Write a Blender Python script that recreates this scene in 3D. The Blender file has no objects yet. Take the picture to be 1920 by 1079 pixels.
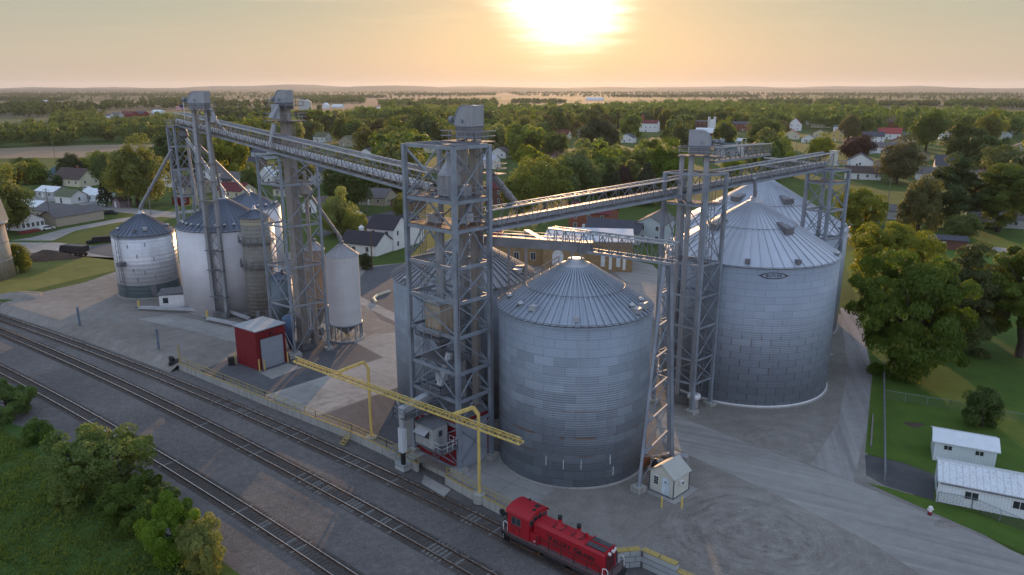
import bpy, math, random
import numpy as np
from mathutils import Vector, Matrix
R = math.radians
random.seed(7)
scene = bpy.context.scene
COL = scene.collection

# ------------------------------------------------------------------ camera
H = 43.0; FPX = 1400.0; PITCH = math.atan(375 / 1400.0)
cam_d = bpy.data.cameras.new("camera"); cam = bpy.data.objects.new("camera", cam_d); COL.objects.link(cam)
cam.location = (0, 0, H); cam.rotation_euler = (math.pi / 2 - PITCH, 0, 0)
cam_d.sensor_width = 36; cam_d.lens = 36 * FPX / 1920; cam_d.clip_start = 0.5; cam_d.clip_end = 80000
scene.camera = cam

def ray(x, y):
    u = (x - 960) / FPX; v = (540 - y) / FPX
    return Vector((u, math.cos(PITCH) + v * math.sin(PITCH), -math.sin(PITCH) + v * math.cos(PITCH)))
def G(x, y, z=0.0):                 # where the line of sight through a point of the photo meets height z
    d = ray(x, y); t = (z - H) / d.z
    return Vector((d.x * t, d.y * t, z))
def ZAT(x, y, dist):                # height of a sight line at a horizontal distance
    d = ray(x, y); return H + dist * d.z / math.hypot(d.x, d.y)
def AT(x, y, dist):
    d = ray(x, y); k = dist / math.hypot(d.x, d.y); return Vector((d.x * k, d.y * k, H + d.z * k))

# ------------------------------------------------------------------ mesh builder
class MB:
    def __init__(s): s.v = []; s.f = []
    def add(s, vs, fs):
        n = len(s.v); s.v.extend([tuple(p) for p in vs]); s.f.extend([tuple(i + n for i in f) for f in fs]); return s
    def box(s, c, size, rz=0.0, M=None):
        hx, hy, hz = size[0] / 2, size[1] / 2, size[2] / 2
        ca, sa = math.cos(rz), math.sin(rz); vs = []
        for z in (-hz, hz):
            for x, y in ((-hx, -hy), (hx, -hy), (hx, hy), (-hx, hy)):
                vs.append((c[0] + x * ca - y * sa, c[1] + x * sa + y * ca, c[2] + z))
        if M: vs = [M @ Vector(p) for p in vs]
        return s.add(vs, [(3, 2, 1, 0), (4, 5, 6, 7), (0, 1, 5, 4), (1, 2, 6, 5), (2, 3, 7, 6), (3, 0, 4, 7)])
    def bar(s, p, q, w=.1, h=None, up=(0, 0, 1)):
        p = Vector(p); q = Vector(q); d = q - p
        if d.length < 1e-6: return s
        d.normalize(); up = Vector(up)
        if abs(d.dot(up)) > .98: up = Vector((1, 0, 0)) if abs(d.x) < .9 else Vector((0, 1, 0))
        a = d.cross(up).normalized(); b = a.cross(d).normalized(); h = w if h is None else h
        a *= w / 2; b *= h / 2
        vs = [p - a - b, p + a - b, p + a + b, p - a + b, q - a - b, q + a - b, q + a + b, q - a + b]
        return s.add(vs, [(3, 2, 1, 0), (4, 5, 6, 7), (0, 1, 5, 4), (1, 2, 6, 5), (2, 3, 7, 6), (3, 0, 4, 7)])
    def colm(s, p, q, w, ang=0.0):    # upright square column turned by ang
        p = Vector(p); q = Vector(q); ca, sa = math.cos(ang), math.sin(ang); o = []
        for x, y in ((-1, -1), (1, -1), (1, 1), (-1, 1)):
            o.append(Vector(((x * ca - y * sa) * w / 2, (x * sa + y * ca) * w / 2, 0)))
        return s.add([p + k for k in o] + [q + k for k in o], [(3, 2, 1, 0), (4, 5, 6, 7), (0, 1, 5, 4), (1, 2, 6, 5), (2, 3, 7, 6), (3, 0, 4, 7)])
    def tube(s, p, q, r, n=8, r2=None):
        p = Vector(p); q = Vector(q); d = (q - p)
        if d.length < 1e-6: return s
        d.normalize(); up = Vector((0, 0, 1)) if abs(d.z) < .95 else Vector((1, 0, 0))
        a = d.cross(up).normalized(); b = a.cross(d).normalized(); r2 = r if r2 is None else r2
        vs = [p + (a * math.cos(2 * math.pi * i / n) + b * math.sin(2 * math.pi * i / n)) * r for i in range(n)]
        vs += [q + (a * math.cos(2 * math.pi * i / n) + b * math.sin(2 * math.pi * i / n)) * r2 for i in range(n)]
        fs = [(i, (i + 1) % n, n + (i + 1) % n, n + i) for i in range(n)]
        fs += [tuple(range(n - 1, -1, -1)), tuple(range(n, 2 * n))]
        return s.add(vs, fs)
    def path(s, pts, r, n=6):
        for a, b in zip(pts, pts[1:]): s.tube(a, b, r, n)
        return s
    def lathe(s, c, prof, n=48, caps=True):
        vs = []; m = len(prof)
        for r, z in prof:
            for i in range(n):
                a = 2 * math.pi * i / n; vs.append((c[0] + r * math.cos(a), c[1] + r * math.sin(a), c[2] + z))
        fs = []
        for j in range(m - 1):
            for i in range(n):
                k = (i + 1) % n; fs.append((j * n + i, j * n + k, (j + 1) * n + k, (j + 1) * n + i))
        if caps:
            fs.append(tuple(range(n - 1, -1, -1))); fs.append(tuple((m - 1) * n + i for i in range(n)))
        return s.add(vs, fs)
    def prism(s, pts, z0, z1):
        n = len(pts); vs = [(p[0], p[1], z0) for p in pts] + [(p[0], p[1], z1) for p in pts]
        fs = [tuple(range(n - 1, -1, -1)), tuple(range(n, 2 * n))] + [(i, (i + 1) % n, n + (i + 1) % n, n + i) for i in range(n)]
        return s.add(vs, fs)
    def extr(s, poly, o, ax, az, ay, t):   # polygon (u,v) in plane ax,az at o, thickness t along ay (centred)
        o = Vector(o); ax = Vector(ax); az = Vector(az); ay = Vector(ay); n = len(poly)
        a = [o + ax * u + az * v - ay * t / 2 for u, v in poly]; b = [o + ax * u + az * v + ay * t / 2 for u, v in poly]
        return s.add(a + b, [tuple(range(n)), tuple(range(2 * n - 1, n - 1, -1))] + [(i, n + i, n + (i + 1) % n, (i + 1) % n) for i in range(n)])
    def face(s, pts): return s.add(pts, [tuple(range(len(pts)))])
    def build(s, name, mat, parent=None, smooth=False, local=False, kind=None, label=None):
        me = bpy.data.meshes.new(name)
        v = s.v
        if parent is not None and not local:
            M = world_m(parent).inverted(); v = [tuple(M @ Vector(p)) for p in v]
        me.from_pydata(v, [], s.f); me.update()
        if mat: me.materials.append(mat)
        if smooth:
            me.polygons.foreach_set('use_smooth', [len(p.vertices) <= 4 for p in me.polygons])
        o = bpy.data.objects.new(name, me); COL.objects.link(o)
        if parent is not None: o.parent = parent
        if kind: o['kind'] = kind
        if label: o['label'] = label
        return o
def world_m(o):
    M = Matrix.LocRotScale(o.location, o.rotation_euler, o.scale)
    return world_m(o.parent) @ M if o.parent else M
def thing(name, label, cat, loc=(0, 0, 0), rz=0.0, group=None):
    o = bpy.data.objects.new(name, None); COL.objects.link(o); o.empty_display_size = .2
    o.location = loc; o.rotation_euler = (0, 0, rz); o['label'] = label; o['category'] = cat
    if group: o['group'] = group
    return o
def tag(o, label, cat, group=None):
    o['label'] = label; o['category'] = cat
    if group: o['group'] = group
    return o
def struct(name, pts, mat, z=None, kind='structure'):
    from mathutils.geometry import delaunay_2d_cdt as cdt
    P = [Vector((p[0], p[1])) for p in pts]; zz = pts[0][2] if z is None else z
    v, e, f, *_ = cdt(P, [], [list(range(len(P)))], 1, 1e-4)
    mb = MB(); mb.v = [(q.x, q.y, zz) for q in v]; mb.f = []
    for t in f:
        a, b, c = (v[i] for i in t[:3]); mb.f.append(tuple(t) if (b - a).cross(c - a) > 0 else tuple(reversed(t)))
    return mb.build(SN.get(name, name), mat, kind=kind)
SN = dict(gravel_yard='ground', rail_bed='ground', grass_bank='ground', verge='ground', park_lawn='ground', sunlit_grass='ground', concrete_pad='pavement', concrete_apron='pavement', concrete_strip='pavement', concrete_ramp='pavement', parking_apron='pavement', asphalt_patch='pavement', asphalt_lane='road', lane='road', street='road', side_street='road', yard_road='road', dirt_road='road', driveway='road')
def copy_tree(o, parent=None):
    c = o.copy(); COL.objects.link(c)
    if parent is not None: c.parent = parent
    for ch in o.children: copy_tree(ch, c)
    return c

# ------------------------------------------------------------------ materials
class NT:
    def __init__(s, name):
        s.m = bpy.data.materials.new(name); s.m.use_nodes = True; s.t = s.m.node_tree; s.t.nodes.clear()
        s.out = s.t.nodes.new('ShaderNodeOutputMaterial')
    def n(s, t, **k):
        x = s.t.nodes.new(t)
        for a, b in k.items():
            if a.startswith('i_'):
                key = a[2:]; key = int(key) if key.isdigit() else key.replace('_', ' ')
                if hasattr(b, 'node'): s.t.links.new(b, x.inputs[key])
                else: x.inputs[key].default_value = b
            else: setattr(x, a, b)
        return x
    def l(s, a, b): s.t.links.new(a, b)
    def math(s, op, a, b=None, c=None, clamp=False):
        x = s.t.nodes.new('ShaderNodeMath'); x.operation = op; x.use_clamp = clamp
        for i, v in enumerate((a, b, c)):
            if v is None: continue
            if hasattr(v, 'node'): s.t.links.new(v, x.inputs[i])
            else: x.inputs[i].default_value = v
        return x.outputs[0]
    def noise(s, vec, scale, detail=3, rough=.55, dim='3D'):
        x = s.t.nodes.new('ShaderNodeTexNoise'); x.inputs['Scale'].default_value = scale
        x.inputs['Detail'].default_value = detail; x.inputs['Roughness'].default_value = rough
        s.t.links.new(vec, x.inputs['Vector']); return x.outputs['Fac']
    def mix(s, f, a, b, mode='MIX'):
        x = s.t.nodes.new('ShaderNodeMix'); x.data_type = 'RGBA'; x.blend_type = mode
        for k, v in ((0, f), (6, a), (7, b)):
            if hasattr(v, 'node'): s.t.links.new(v, x.inputs[k])
            else: x.inputs[k].default_value = v if k == 0 else (*v[:3], 1)
        return x.outputs[2]
    def ramp(s, f, stops, interp='LINEAR'):
        x = s.t.nodes.new('ShaderNodeValToRGB'); r = x.color_ramp; r.interpolation = interp
        while len(r.elements) < len(stops): r.elements.new(.5)
        for e, (p, c) in zip(r.elements, stops):
            e.position = p; e.color = (*c[:3], 1) if not isinstance(c, (int, float)) else (c, c, c, 1)
        s.t.links.new(f, x.inputs[0]); return x.outputs[0]
    def mapr(s, f, a, b, c, d):
        x = s.t.nodes.new('ShaderNodeMapRange'); s.t.links.new(f, x.inputs[0])
        for i, v in enumerate((a, b, c, d)): x.inputs[i + 1].default_value = v
        return x.outputs[0]
    def coord(s, kind='Object'): return s.n('ShaderNodeTexCoord').outputs[kind]
    def scale(s, vec, xyz):
        x = s.n('ShaderNodeVectorMath', operation='MULTIPLY'); s.l(vec, x.inputs[0]); x.inputs[1].default_value = xyz; return x.outputs[0]
    def bump(s, h, strength=.3, dist=.05):
        x = s.n('ShaderNodeBump'); x.inputs['Strength'].default_value = strength; x.inputs['Distance'].default_value = dist
        s.l(h, x.inputs['Height']); return x.outputs[0]
    def bsdf(s, col, rough=.7, metal=0., normal=None, spec=.4):
        b = s.n('ShaderNodeBsdfPrincipled')
        for k, v in (('Base Color', col), ('Roughness', rough), ('Metallic', metal), ('Specular IOR Level', spec)):
            if hasattr(v, 'node'): s.l(v, b.inputs[k])
            else: b.inputs[k].default_value = (*v[:3], 1) if k == 'Base Color' else v
        if normal is not None: s.l(normal, b.inputs['Normal'])
        s.l(b.outputs[0], s.out.inputs[0]); return s.m

def dark(c, k): return tuple(min(1, x * k) for x in c[:3])
def plain(name, rgb, rough=.6, metal=0., var=.22, scale=1.3, grime=.25, spec=.4):
    t = NT(name); c = t.coord()
    a = t.noise(c, scale, 4); b = t.noise(c, scale * 9, 3)
    col = t.mix(t.ramp(a, [(.3, 0.), (.7, 1.)]), dark(rgb, 1 - var), dark(rgb, 1 + var * .5))
    col = t.mix(t.math('MULTIPLY', t.ramp(b, [(.45, 0.), (.75, 1.)]), grime), col, dark(rgb, .45))
    return t.bsdf(col, t.mapr(a, .3, .7, max(.1, rough - .1), min(1, rough + .1)), metal, t.bump(b, .12, .02), spec)
def streaked(name, rgb, streak, amount=.5, rough=.6, metal=0., panel=0., spec=.4):   # painted metal with vertical runs
    t = NT(name); c = t.coord()
    s = t.noise(t.scale(c, (2.2, 2.2, .18)), 1.6, 4); b = t.noise(c, 7, 3)
    col = t.mix(t.math('MULTIPLY', t.ramp(s, [(.48, 0.), (.72, 1.)]), amount), rgb, streak)
    col = t.mix(t.math('MULTIPLY', t.ramp(b, [(.5, 0.), (.8, 1.)]), .25), col, dark(rgb, .6))
    nrm = t.bump(b, .1, .02)
    return t.bsdf(col, t.mapr(b, .3, .7, rough - .06, rough + .12), metal, nrm, spec)
def ribwall(name, rgb, pitch=.25, rough=.5, metal=0., var=.12, axis='xy', stain=None):      # ribbed sheet cladding
    t = NT(name); c = t.coord(); sx = t.n('ShaderNodeSeparateXYZ'); t.l(c, sx.inputs[0])
    u = t.math('ADD', sx.outputs[0], sx.outputs[1]) if axis == 'xy' else sx.outputs['XYZ'.index(axis.upper())]
    w = t.math('FRACT', t.math('DIVIDE', u, pitch)); g = t.ramp(w, [(.0, 0.), (.12, 1.), (.88, 1.), (1., 0.)])
    a = t.noise(c, .7, 4)
    col = t.mix(t.ramp(a, [(.3, 0.), (.7, 1.)]), dark(rgb, 1 - var), rgb)
    col = t.mix(t.math('MULTIPLY', t.math('SUBTRACT', 1., g), .45), col, dark(rgb, .4))
    if stain is not None:
        b = t.noise(t.scale(c, (3, 3, .5)), 1.5, 4); col = t.mix(t.math('MULTIPLY', t.ramp(b, [(.52, 0.), (.7, 1.)]), .6), col, stain)
    return t.bsdf(col, rough, metal, t.bump(g, .5, .03))
def tankwall(name, rgb, row=1.1, plen=2.6, r=9., metal=.5, rough=.5, var=.22, seam=.35, corr=.26, stain=(.16, .10, .06), stn=.35, bands=(), rings=(), plain_above=99., seamrust=None, bmp=.3):
    t = NT(name); c = t.coord(); sx = t.n('ShaderNodeSeparateXYZ'); t.l(c, sx.inputs[0]); X, Y, Z = sx.outputs
    ang = t.math('MULTIPLY', t.math('ARCTAN2', Y, X), r)
    ri = t.math('FLOOR', t.math('DIVIDE', Z, row)); zf = t.math('FRACT', t.math('DIVIDE', Z, row))
    au = t.math('ADD', t.math('DIVIDE', ang, plen), t.math('MULTIPLY', t.math('MODULO', ri, 2.), .5))
    ai = t.math('FLOOR', au); af = t.math('FRACT', au)
    cv = t.n('ShaderNodeCombineXYZ'); t.l(ai, cv.inputs[0]); t.l(ri, cv.inputs[1])
    wn = t.n('ShaderNodeTexWhiteNoise'); wn.noise_dimensions = '3D'; t.l(cv.outputs[0], wn.inputs[0])
    cr = t.n('ShaderNodeCombineXYZ'); t.l(ri, cr.inputs[0])
    wr = t.n('ShaderNodeTexWhiteNoise'); t.l(cr.outputs[0], wr.inputs[0])
    lowz = t.math('LESS_THAN', Z, plain_above)
    val = t.math('ADD', t.math('MULTIPLY', wn.outputs[0], .52), t.math('MULTIPLY', wr.outputs[0], .48))
    val = t.math('ADD', t.math('MULTIPLY', t.math('SUBTRACT', val, .62), lowz), .62); col = t.mix(val, dark(rgb, 1 - var), dark(rgb, 1 + var * .6))
    big = t.noise(c, .22, 4); col = t.mix(t.ramp(big, [(.35, 0.), (.7, .35)]), col, dark(rgb, .7))
    st = t.noise(t.scale(c, (1, 1, .10)), 1.3, 5)
    col = t.mix(t.math('MULTIPLY', t.ramp(st, [(.55, 0.), (.75, 1.)]), stn), col, stain)
    vs = t.ramp(t.math('MINIMUM', af, t.math('SUBTRACT', 1., af)), [(0., 1.), (.03, 0.)])
    hs = t.ramp(t.math('MINIMUM', zf, t.math('SUBTRACT', 1., zf)), [(0., 1.), (.07, 0.)])
    gate = t.math('MULTIPLY', vs, t.ramp(t.noise(c, .5, 2), [(.35, .35), (.6, 1.)]))
    col = t.mix(t.math('MULTIPLY', t.math('MAXIMUM', gate, t.math('MULTIPLY', hs, .6)), seam), col, dark(rgb, .28))
    if seamrust:
        k = t.math('MULTIPLY', t.ramp(t.math('MINIMUM', af, t.math('SUBTRACT', 1., af)), [(0., 1.), (.045, 0.)]), t.math('MULTIPLY', t.math('LESS_THAN', Z, seamrust[0]), t.ramp(t.noise(c, .35, 3), [(.38, .2), (.55, 1.)]))); col = t.mix(t.math('MULTIPLY', k, .75), col, seamrust[1])
    for zr, amt in rings:
        k = t.math('MULTIPLY', t.ramp(t.math('ABSOLUTE', t.math('SUBTRACT', Z, zr)), [(0., 1.), (.06, 1.), (.16, 0.)]), t.ramp(t.noise(t.scale(c, (1, 1, .1)), .45, 4), [(.48, 0.), (.56, 1.)])); col = t.mix(t.math('MULTIPLY', k, amt), col, (.20, .10, .045))
    for z0, z1, bc in bands:
        k = t.math('MULTIPLY', t.math('GREATER_THAN', Z, z0), t.math('LESS_THAN', Z, z1)); col = t.mix(k, col, bc)
    cw = t.math('SINE', t.math('MULTIPLY', t.math('ADD', Z, t.math('MULTIPLY', t.noise(c, .8, 2), .05)), 2 * math.pi / corr))
    return t.bsdf(col, t.mapr(big, .3, .7, rough - .08, rough + .1), metal, t.bump(cw, bmp, .05))
def rooftin(name, rgb, metal=.5, rough=.5, var=.2, n=60):
    t = NT(name); c = t.coord(); sx = t.n('ShaderNodeSeparateXYZ'); t.l(c, sx.inputs[0]); X, Y, Z = sx.outputs
    ai = t.math('FLOOR', t.math('MULTIPLY', t.math('ARCTAN2', Y, X), n / (2 * math.pi)))
    cv = t.n('ShaderNodeCombineXYZ'); t.l(ai, cv.inputs[0]); wn = t.n('ShaderNodeTexWhiteNoise'); t.l(cv.outputs[0], wn.inputs[0])
    a = t.noise(c, .6, 5); b = t.noise(c, 5, 3)
    f = t.math('ADD', t.math('MULTIPLY', wn.outputs[0], .45), t.math('MULTIPLY', t.ramp(a, [(.3, 0.), (.7, 1.)]), .55))
    col = t.mix(f, dark(rgb, 1 - var), dark(rgb, 1 + var * .6))
    col = t.mix(t.math('MULTIPLY', t.ramp(b, [(.5, 0.), (.8, 1.)]), .3), col, dark(rgb, .6))
    return t.bsdf(col, t.mapr(a, .3, .7, rough - .1, rough + .1), metal, t.bump(b, .08, .02))
def groundmat(name, stops, s1=.05, s2=.6, s3=6., rough=.95, bump=.3, arcs=(), streak=None, slab=None, speck=0.):
    t = NT(name); c = t.coord()
    a = t.noise(c, s1, 5); b = t.noise(c, s2, 4, .6); d = t.noise(c, s3, 3, .7)
    f = t.math('ADD', t.math('MULTIPLY', a, .45), t.math('ADD', t.math('MULTIPLY', b, .33), t.math('MULTIPLY', d, .22)))
    col = t.ramp(f, stops)
    sx = t.n('ShaderNodeSeparateXYZ'); t.l(c, sx.inputs[0]); X, Y = sx.outputs[0], sx.outputs[1]
    lo = dark(stops[0][1], .62); hi = dark(stops[-1][1], 1.12)
    def comb(u, v):
        k = t.n('ShaderNodeCombineXYZ'); t.l(u, k.inputs[0]); t.l(v, k.inputs[1]); return k.outputs[0]
    for cx, cy_, rmax, amt in arcs:            # worn wheel tracks swept round a turning point
        dx = t.math('SUBTRACT', X, cx); dy = t.math('SUBTRACT', Y, cy_); r_ = t.math('ADD', t.math('SQRT', t.math('ADD', t.math('MULTIPLY', dx, dx), t.math('MULTIPLY', dy, dy))), t.math('MULTIPLY', a, 9.)); th = t.math('MULTIPLY', t.math('ARCTAN2', dy, dx), 1.9)
        n_ = t.noise(comb(t.math('MULTIPLY', r_, 1.25), th), 1., 3, .6); mk = t.math('MULTIPLY', t.ramp(t.math('DIVIDE', r_, rmax), [(.15, 0.), (.35, 1.), (.8, 1.), (1., 0.)]), t.ramp(b, [(.3, .45), (.6, 1.)]))
        col = t.mix(t.math('MULTIPLY', t.math('MULTIPLY', t.ramp(n_, [(.52, 0.), (.66, 1.)]), mk), amt), col, lo)
        col = t.mix(t.math('MULTIPLY', t.math('MULTIPLY', t.ramp(n_, [(.36, 1.), (.46, 0.)]), mk), amt * .6), col, hi)
    if streak:
        ca, sa = math.cos(streak), math.sin(streak); al = t.math('ADD', t.math('MULTIPLY', X, ca), t.math('MULTIPLY', Y, sa)); ac = t.math('SUBTRACT', t.math('MULTIPLY', Y, ca), t.math('MULTIPLY', X, sa))
        n_ = t.noise(comb(t.math('MULTIPLY', ac, 1.), t.math('MULTIPLY', al, .035)), 1., 4, .6)
        col = t.mix(t.math('MULTIPLY', t.ramp(n_, [(.5, 0.), (.64, 1.)]), .4), col, lo); col = t.mix(t.math('MULTIPLY', t.ramp(n_, [(.36, 1.), (.46, 0.)]), .3), col, hi)
    if slab:
        br = t.n('ShaderNodeTexBrick'); mp = t.n('ShaderNodeMapping'); t.l(c, mp.inputs[0]); mp.inputs['Rotation'].default_value = (0, 0, R(37.5)); t.l(mp.outputs[0], br.inputs[0]); br.inputs['Scale'].default_value = 1; br.offset = 0; br.inputs['Brick Width'].default_value = slab; br.inputs['Row Height'].default_value = slab; br.inputs['Mortar Size'].default_value = .03
        br.inputs['Color1'].default_value = (1, 1, 1, 1); br.inputs['Color2'].default_value = (.84, .84, .84, 1); br.inputs['Mortar'].default_value = (.35, .35, .35, 1); col = t.mix(.8, col, br.outputs[0], 'MULTIPLY')
    if speck:
        q_ = t.noise(c, 4.2, 4, .85); col = t.mix(t.math('MULTIPLY', t.ramp(q_, [(.56, 0.), (.66, 1.)]), speck), col, dark(stops[-1][1], 1.5)); col = t.mix(t.math('MULTIPLY', t.ramp(q_, [(.32, 1.), (.42, 0.)]), speck), col, dark(stops[0][1], .5))
    return t.bsdf(col, rough, 0., t.bump(t.math('ADD', b, d), bump, .06), .2)
def brickmat(name, a, b, mortar, bw=.5, bh=.2, axis='xy', rough=.85):
    t = NT(name); c = t.coord(); sx = t.n('ShaderNodeSeparateXYZ'); t.l(c, sx.inputs[0])
    cv = t.n('ShaderNodeCombineXYZ'); t.l(t.math('ADD', sx.outputs[0], sx.outputs[1]), cv.inputs[0]); t.l(sx.outputs[2], cv.inputs[1])
    br = t.n('ShaderNodeTexBrick'); t.l(cv.outputs[0], br.inputs[0]); br.inputs['Scale'].default_value = 1
    for k, v in (('Color1', a), ('Color2', b), ('Mortar', mortar)): br.inputs[k].default_value = (*v, 1)
    br.inputs['Brick Width'].default_value = bw; br.inputs['Row Height'].default_value = bh; br.inputs['Mortar Size'].default_value = bh * .06
    n = t.noise(c, 1., 4); col = t.mix(t.ramp(n, [(.35, 0.), (.75, .45)]), br.outputs[0], dark(a, .5))
    return t.bsdf(col, rough, 0., t.bump(br.outputs['Fac'], -.2, .02), .2)
def lapsiding(name, rgb, pitch=.22, var=.1):
    t = NT(name); c = t.coord(); sx = t.n('ShaderNodeSeparateXYZ'); t.l(c, sx.inputs[0])
    w = t.math('FRACT', t.math('DIVIDE', sx.outputs[2], pitch)); n = t.noise(c, 1., 4)
    col = t.mix(t.ramp(n, [(.3, 0.), (.7, 1.)]), dark(rgb, 1 - var), rgb)
    col = t.mix(t.math('MULTIPLY', t.ramp(w, [(0., 1.), (.15, 0.)]), .35), col, dark(rgb, .5))
    return t.bsdf(col, .7, 0., t.bump(w, .4, .03), .3)
def shingles(name, rgb, var=.3):
    t = NT(name); c = t.coord(); sx = t.n('ShaderNodeSeparateXYZ'); t.l(c, sx.inputs[0])
    a = t.noise(c, .5, 4); b = t.noise(t.scale(c, (1, 1, 3)), 4, 3); w = t.math('FRACT', t.math('DIVIDE', sx.outputs[2], .16))
    col = t.mix(t.math('ADD', t.math('MULTIPLY', a, .5), t.math('MULTIPLY', b, .5)), dark(rgb, 1 - var), dark(rgb, 1 + var))
    col = t.mix(t.math('MULTIPLY', t.ramp(w, [(0., 1.), (.25, 0.)]), .3), col, dark(rgb, .5))
    return t.bsdf(col, .9, 0., t.bump(b, .3, .03), .2)
def leafmat(name, a, b, tr=.45, trc=(1.5, 1.45, .8)):
    t = NT(name); g = t.n('ShaderNodeNewGeometry'); oi = t.n('ShaderNodeObjectInfo'); c = t.coord()
    n = t.noise(c, .45, 3)
    f = t.math('ADD', t.math('MULTIPLY', g.outputs['Random Per Island'], .5), t.math('MULTIPLY', t.ramp(n, [(.3, 0.), (.7, 1.)]), .5))
    col = t.mix(f, a, b)
    hs = t.n('ShaderNodeHueSaturation'); t.l(col, hs.inputs['Color'])
    t.l(t.mapr(oi.outputs['Random'], 0, 1, .485, .51), hs.inputs['Hue']); t.l(t.mapr(t.math('FRACT', t.math('MULTIPLY', oi.outputs['Random'], 7.31)), 0, 1, .75, 1.22), hs.inputs['Value'])
    t.l(t.mapr(t.math('FRACT', t.math('MULTIPLY', oi.outputs['Random'], 3.77)), 0, 1, .75, 1.08), hs.inputs['Saturation'])
    d = t.n('ShaderNodeBsdfPrincipled'); t.l(hs.outputs[0], d.inputs['Base Color']); d.inputs['Roughness'].default_value = .55; d.inputs['Specular IOR Level'].default_value = .25
    tl = t.n('ShaderNodeBsdfTranslucent'); t.l(t.mix(1., hs.outputs[0], trc, 'MULTIPLY'), tl.inputs[0])
    m = t.n('ShaderNodeMixShader'); m.inputs[0].default_value = tr; t.l(d.outputs[0], m.inputs[1]); t.l(tl.outputs[0], m.inputs[2]); t.l(m.outputs[0], t.out.inputs[0])
    return t.m
def glassmat(name, rgb=(.02, .025, .03)):
    t = NT(name); c = t.coord(); n = t.noise(c, 1.5, 2)
    return t.bsdf(t.mix(n, rgb, dark(rgb, 2.2)), .12, 0., None, .8)

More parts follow.
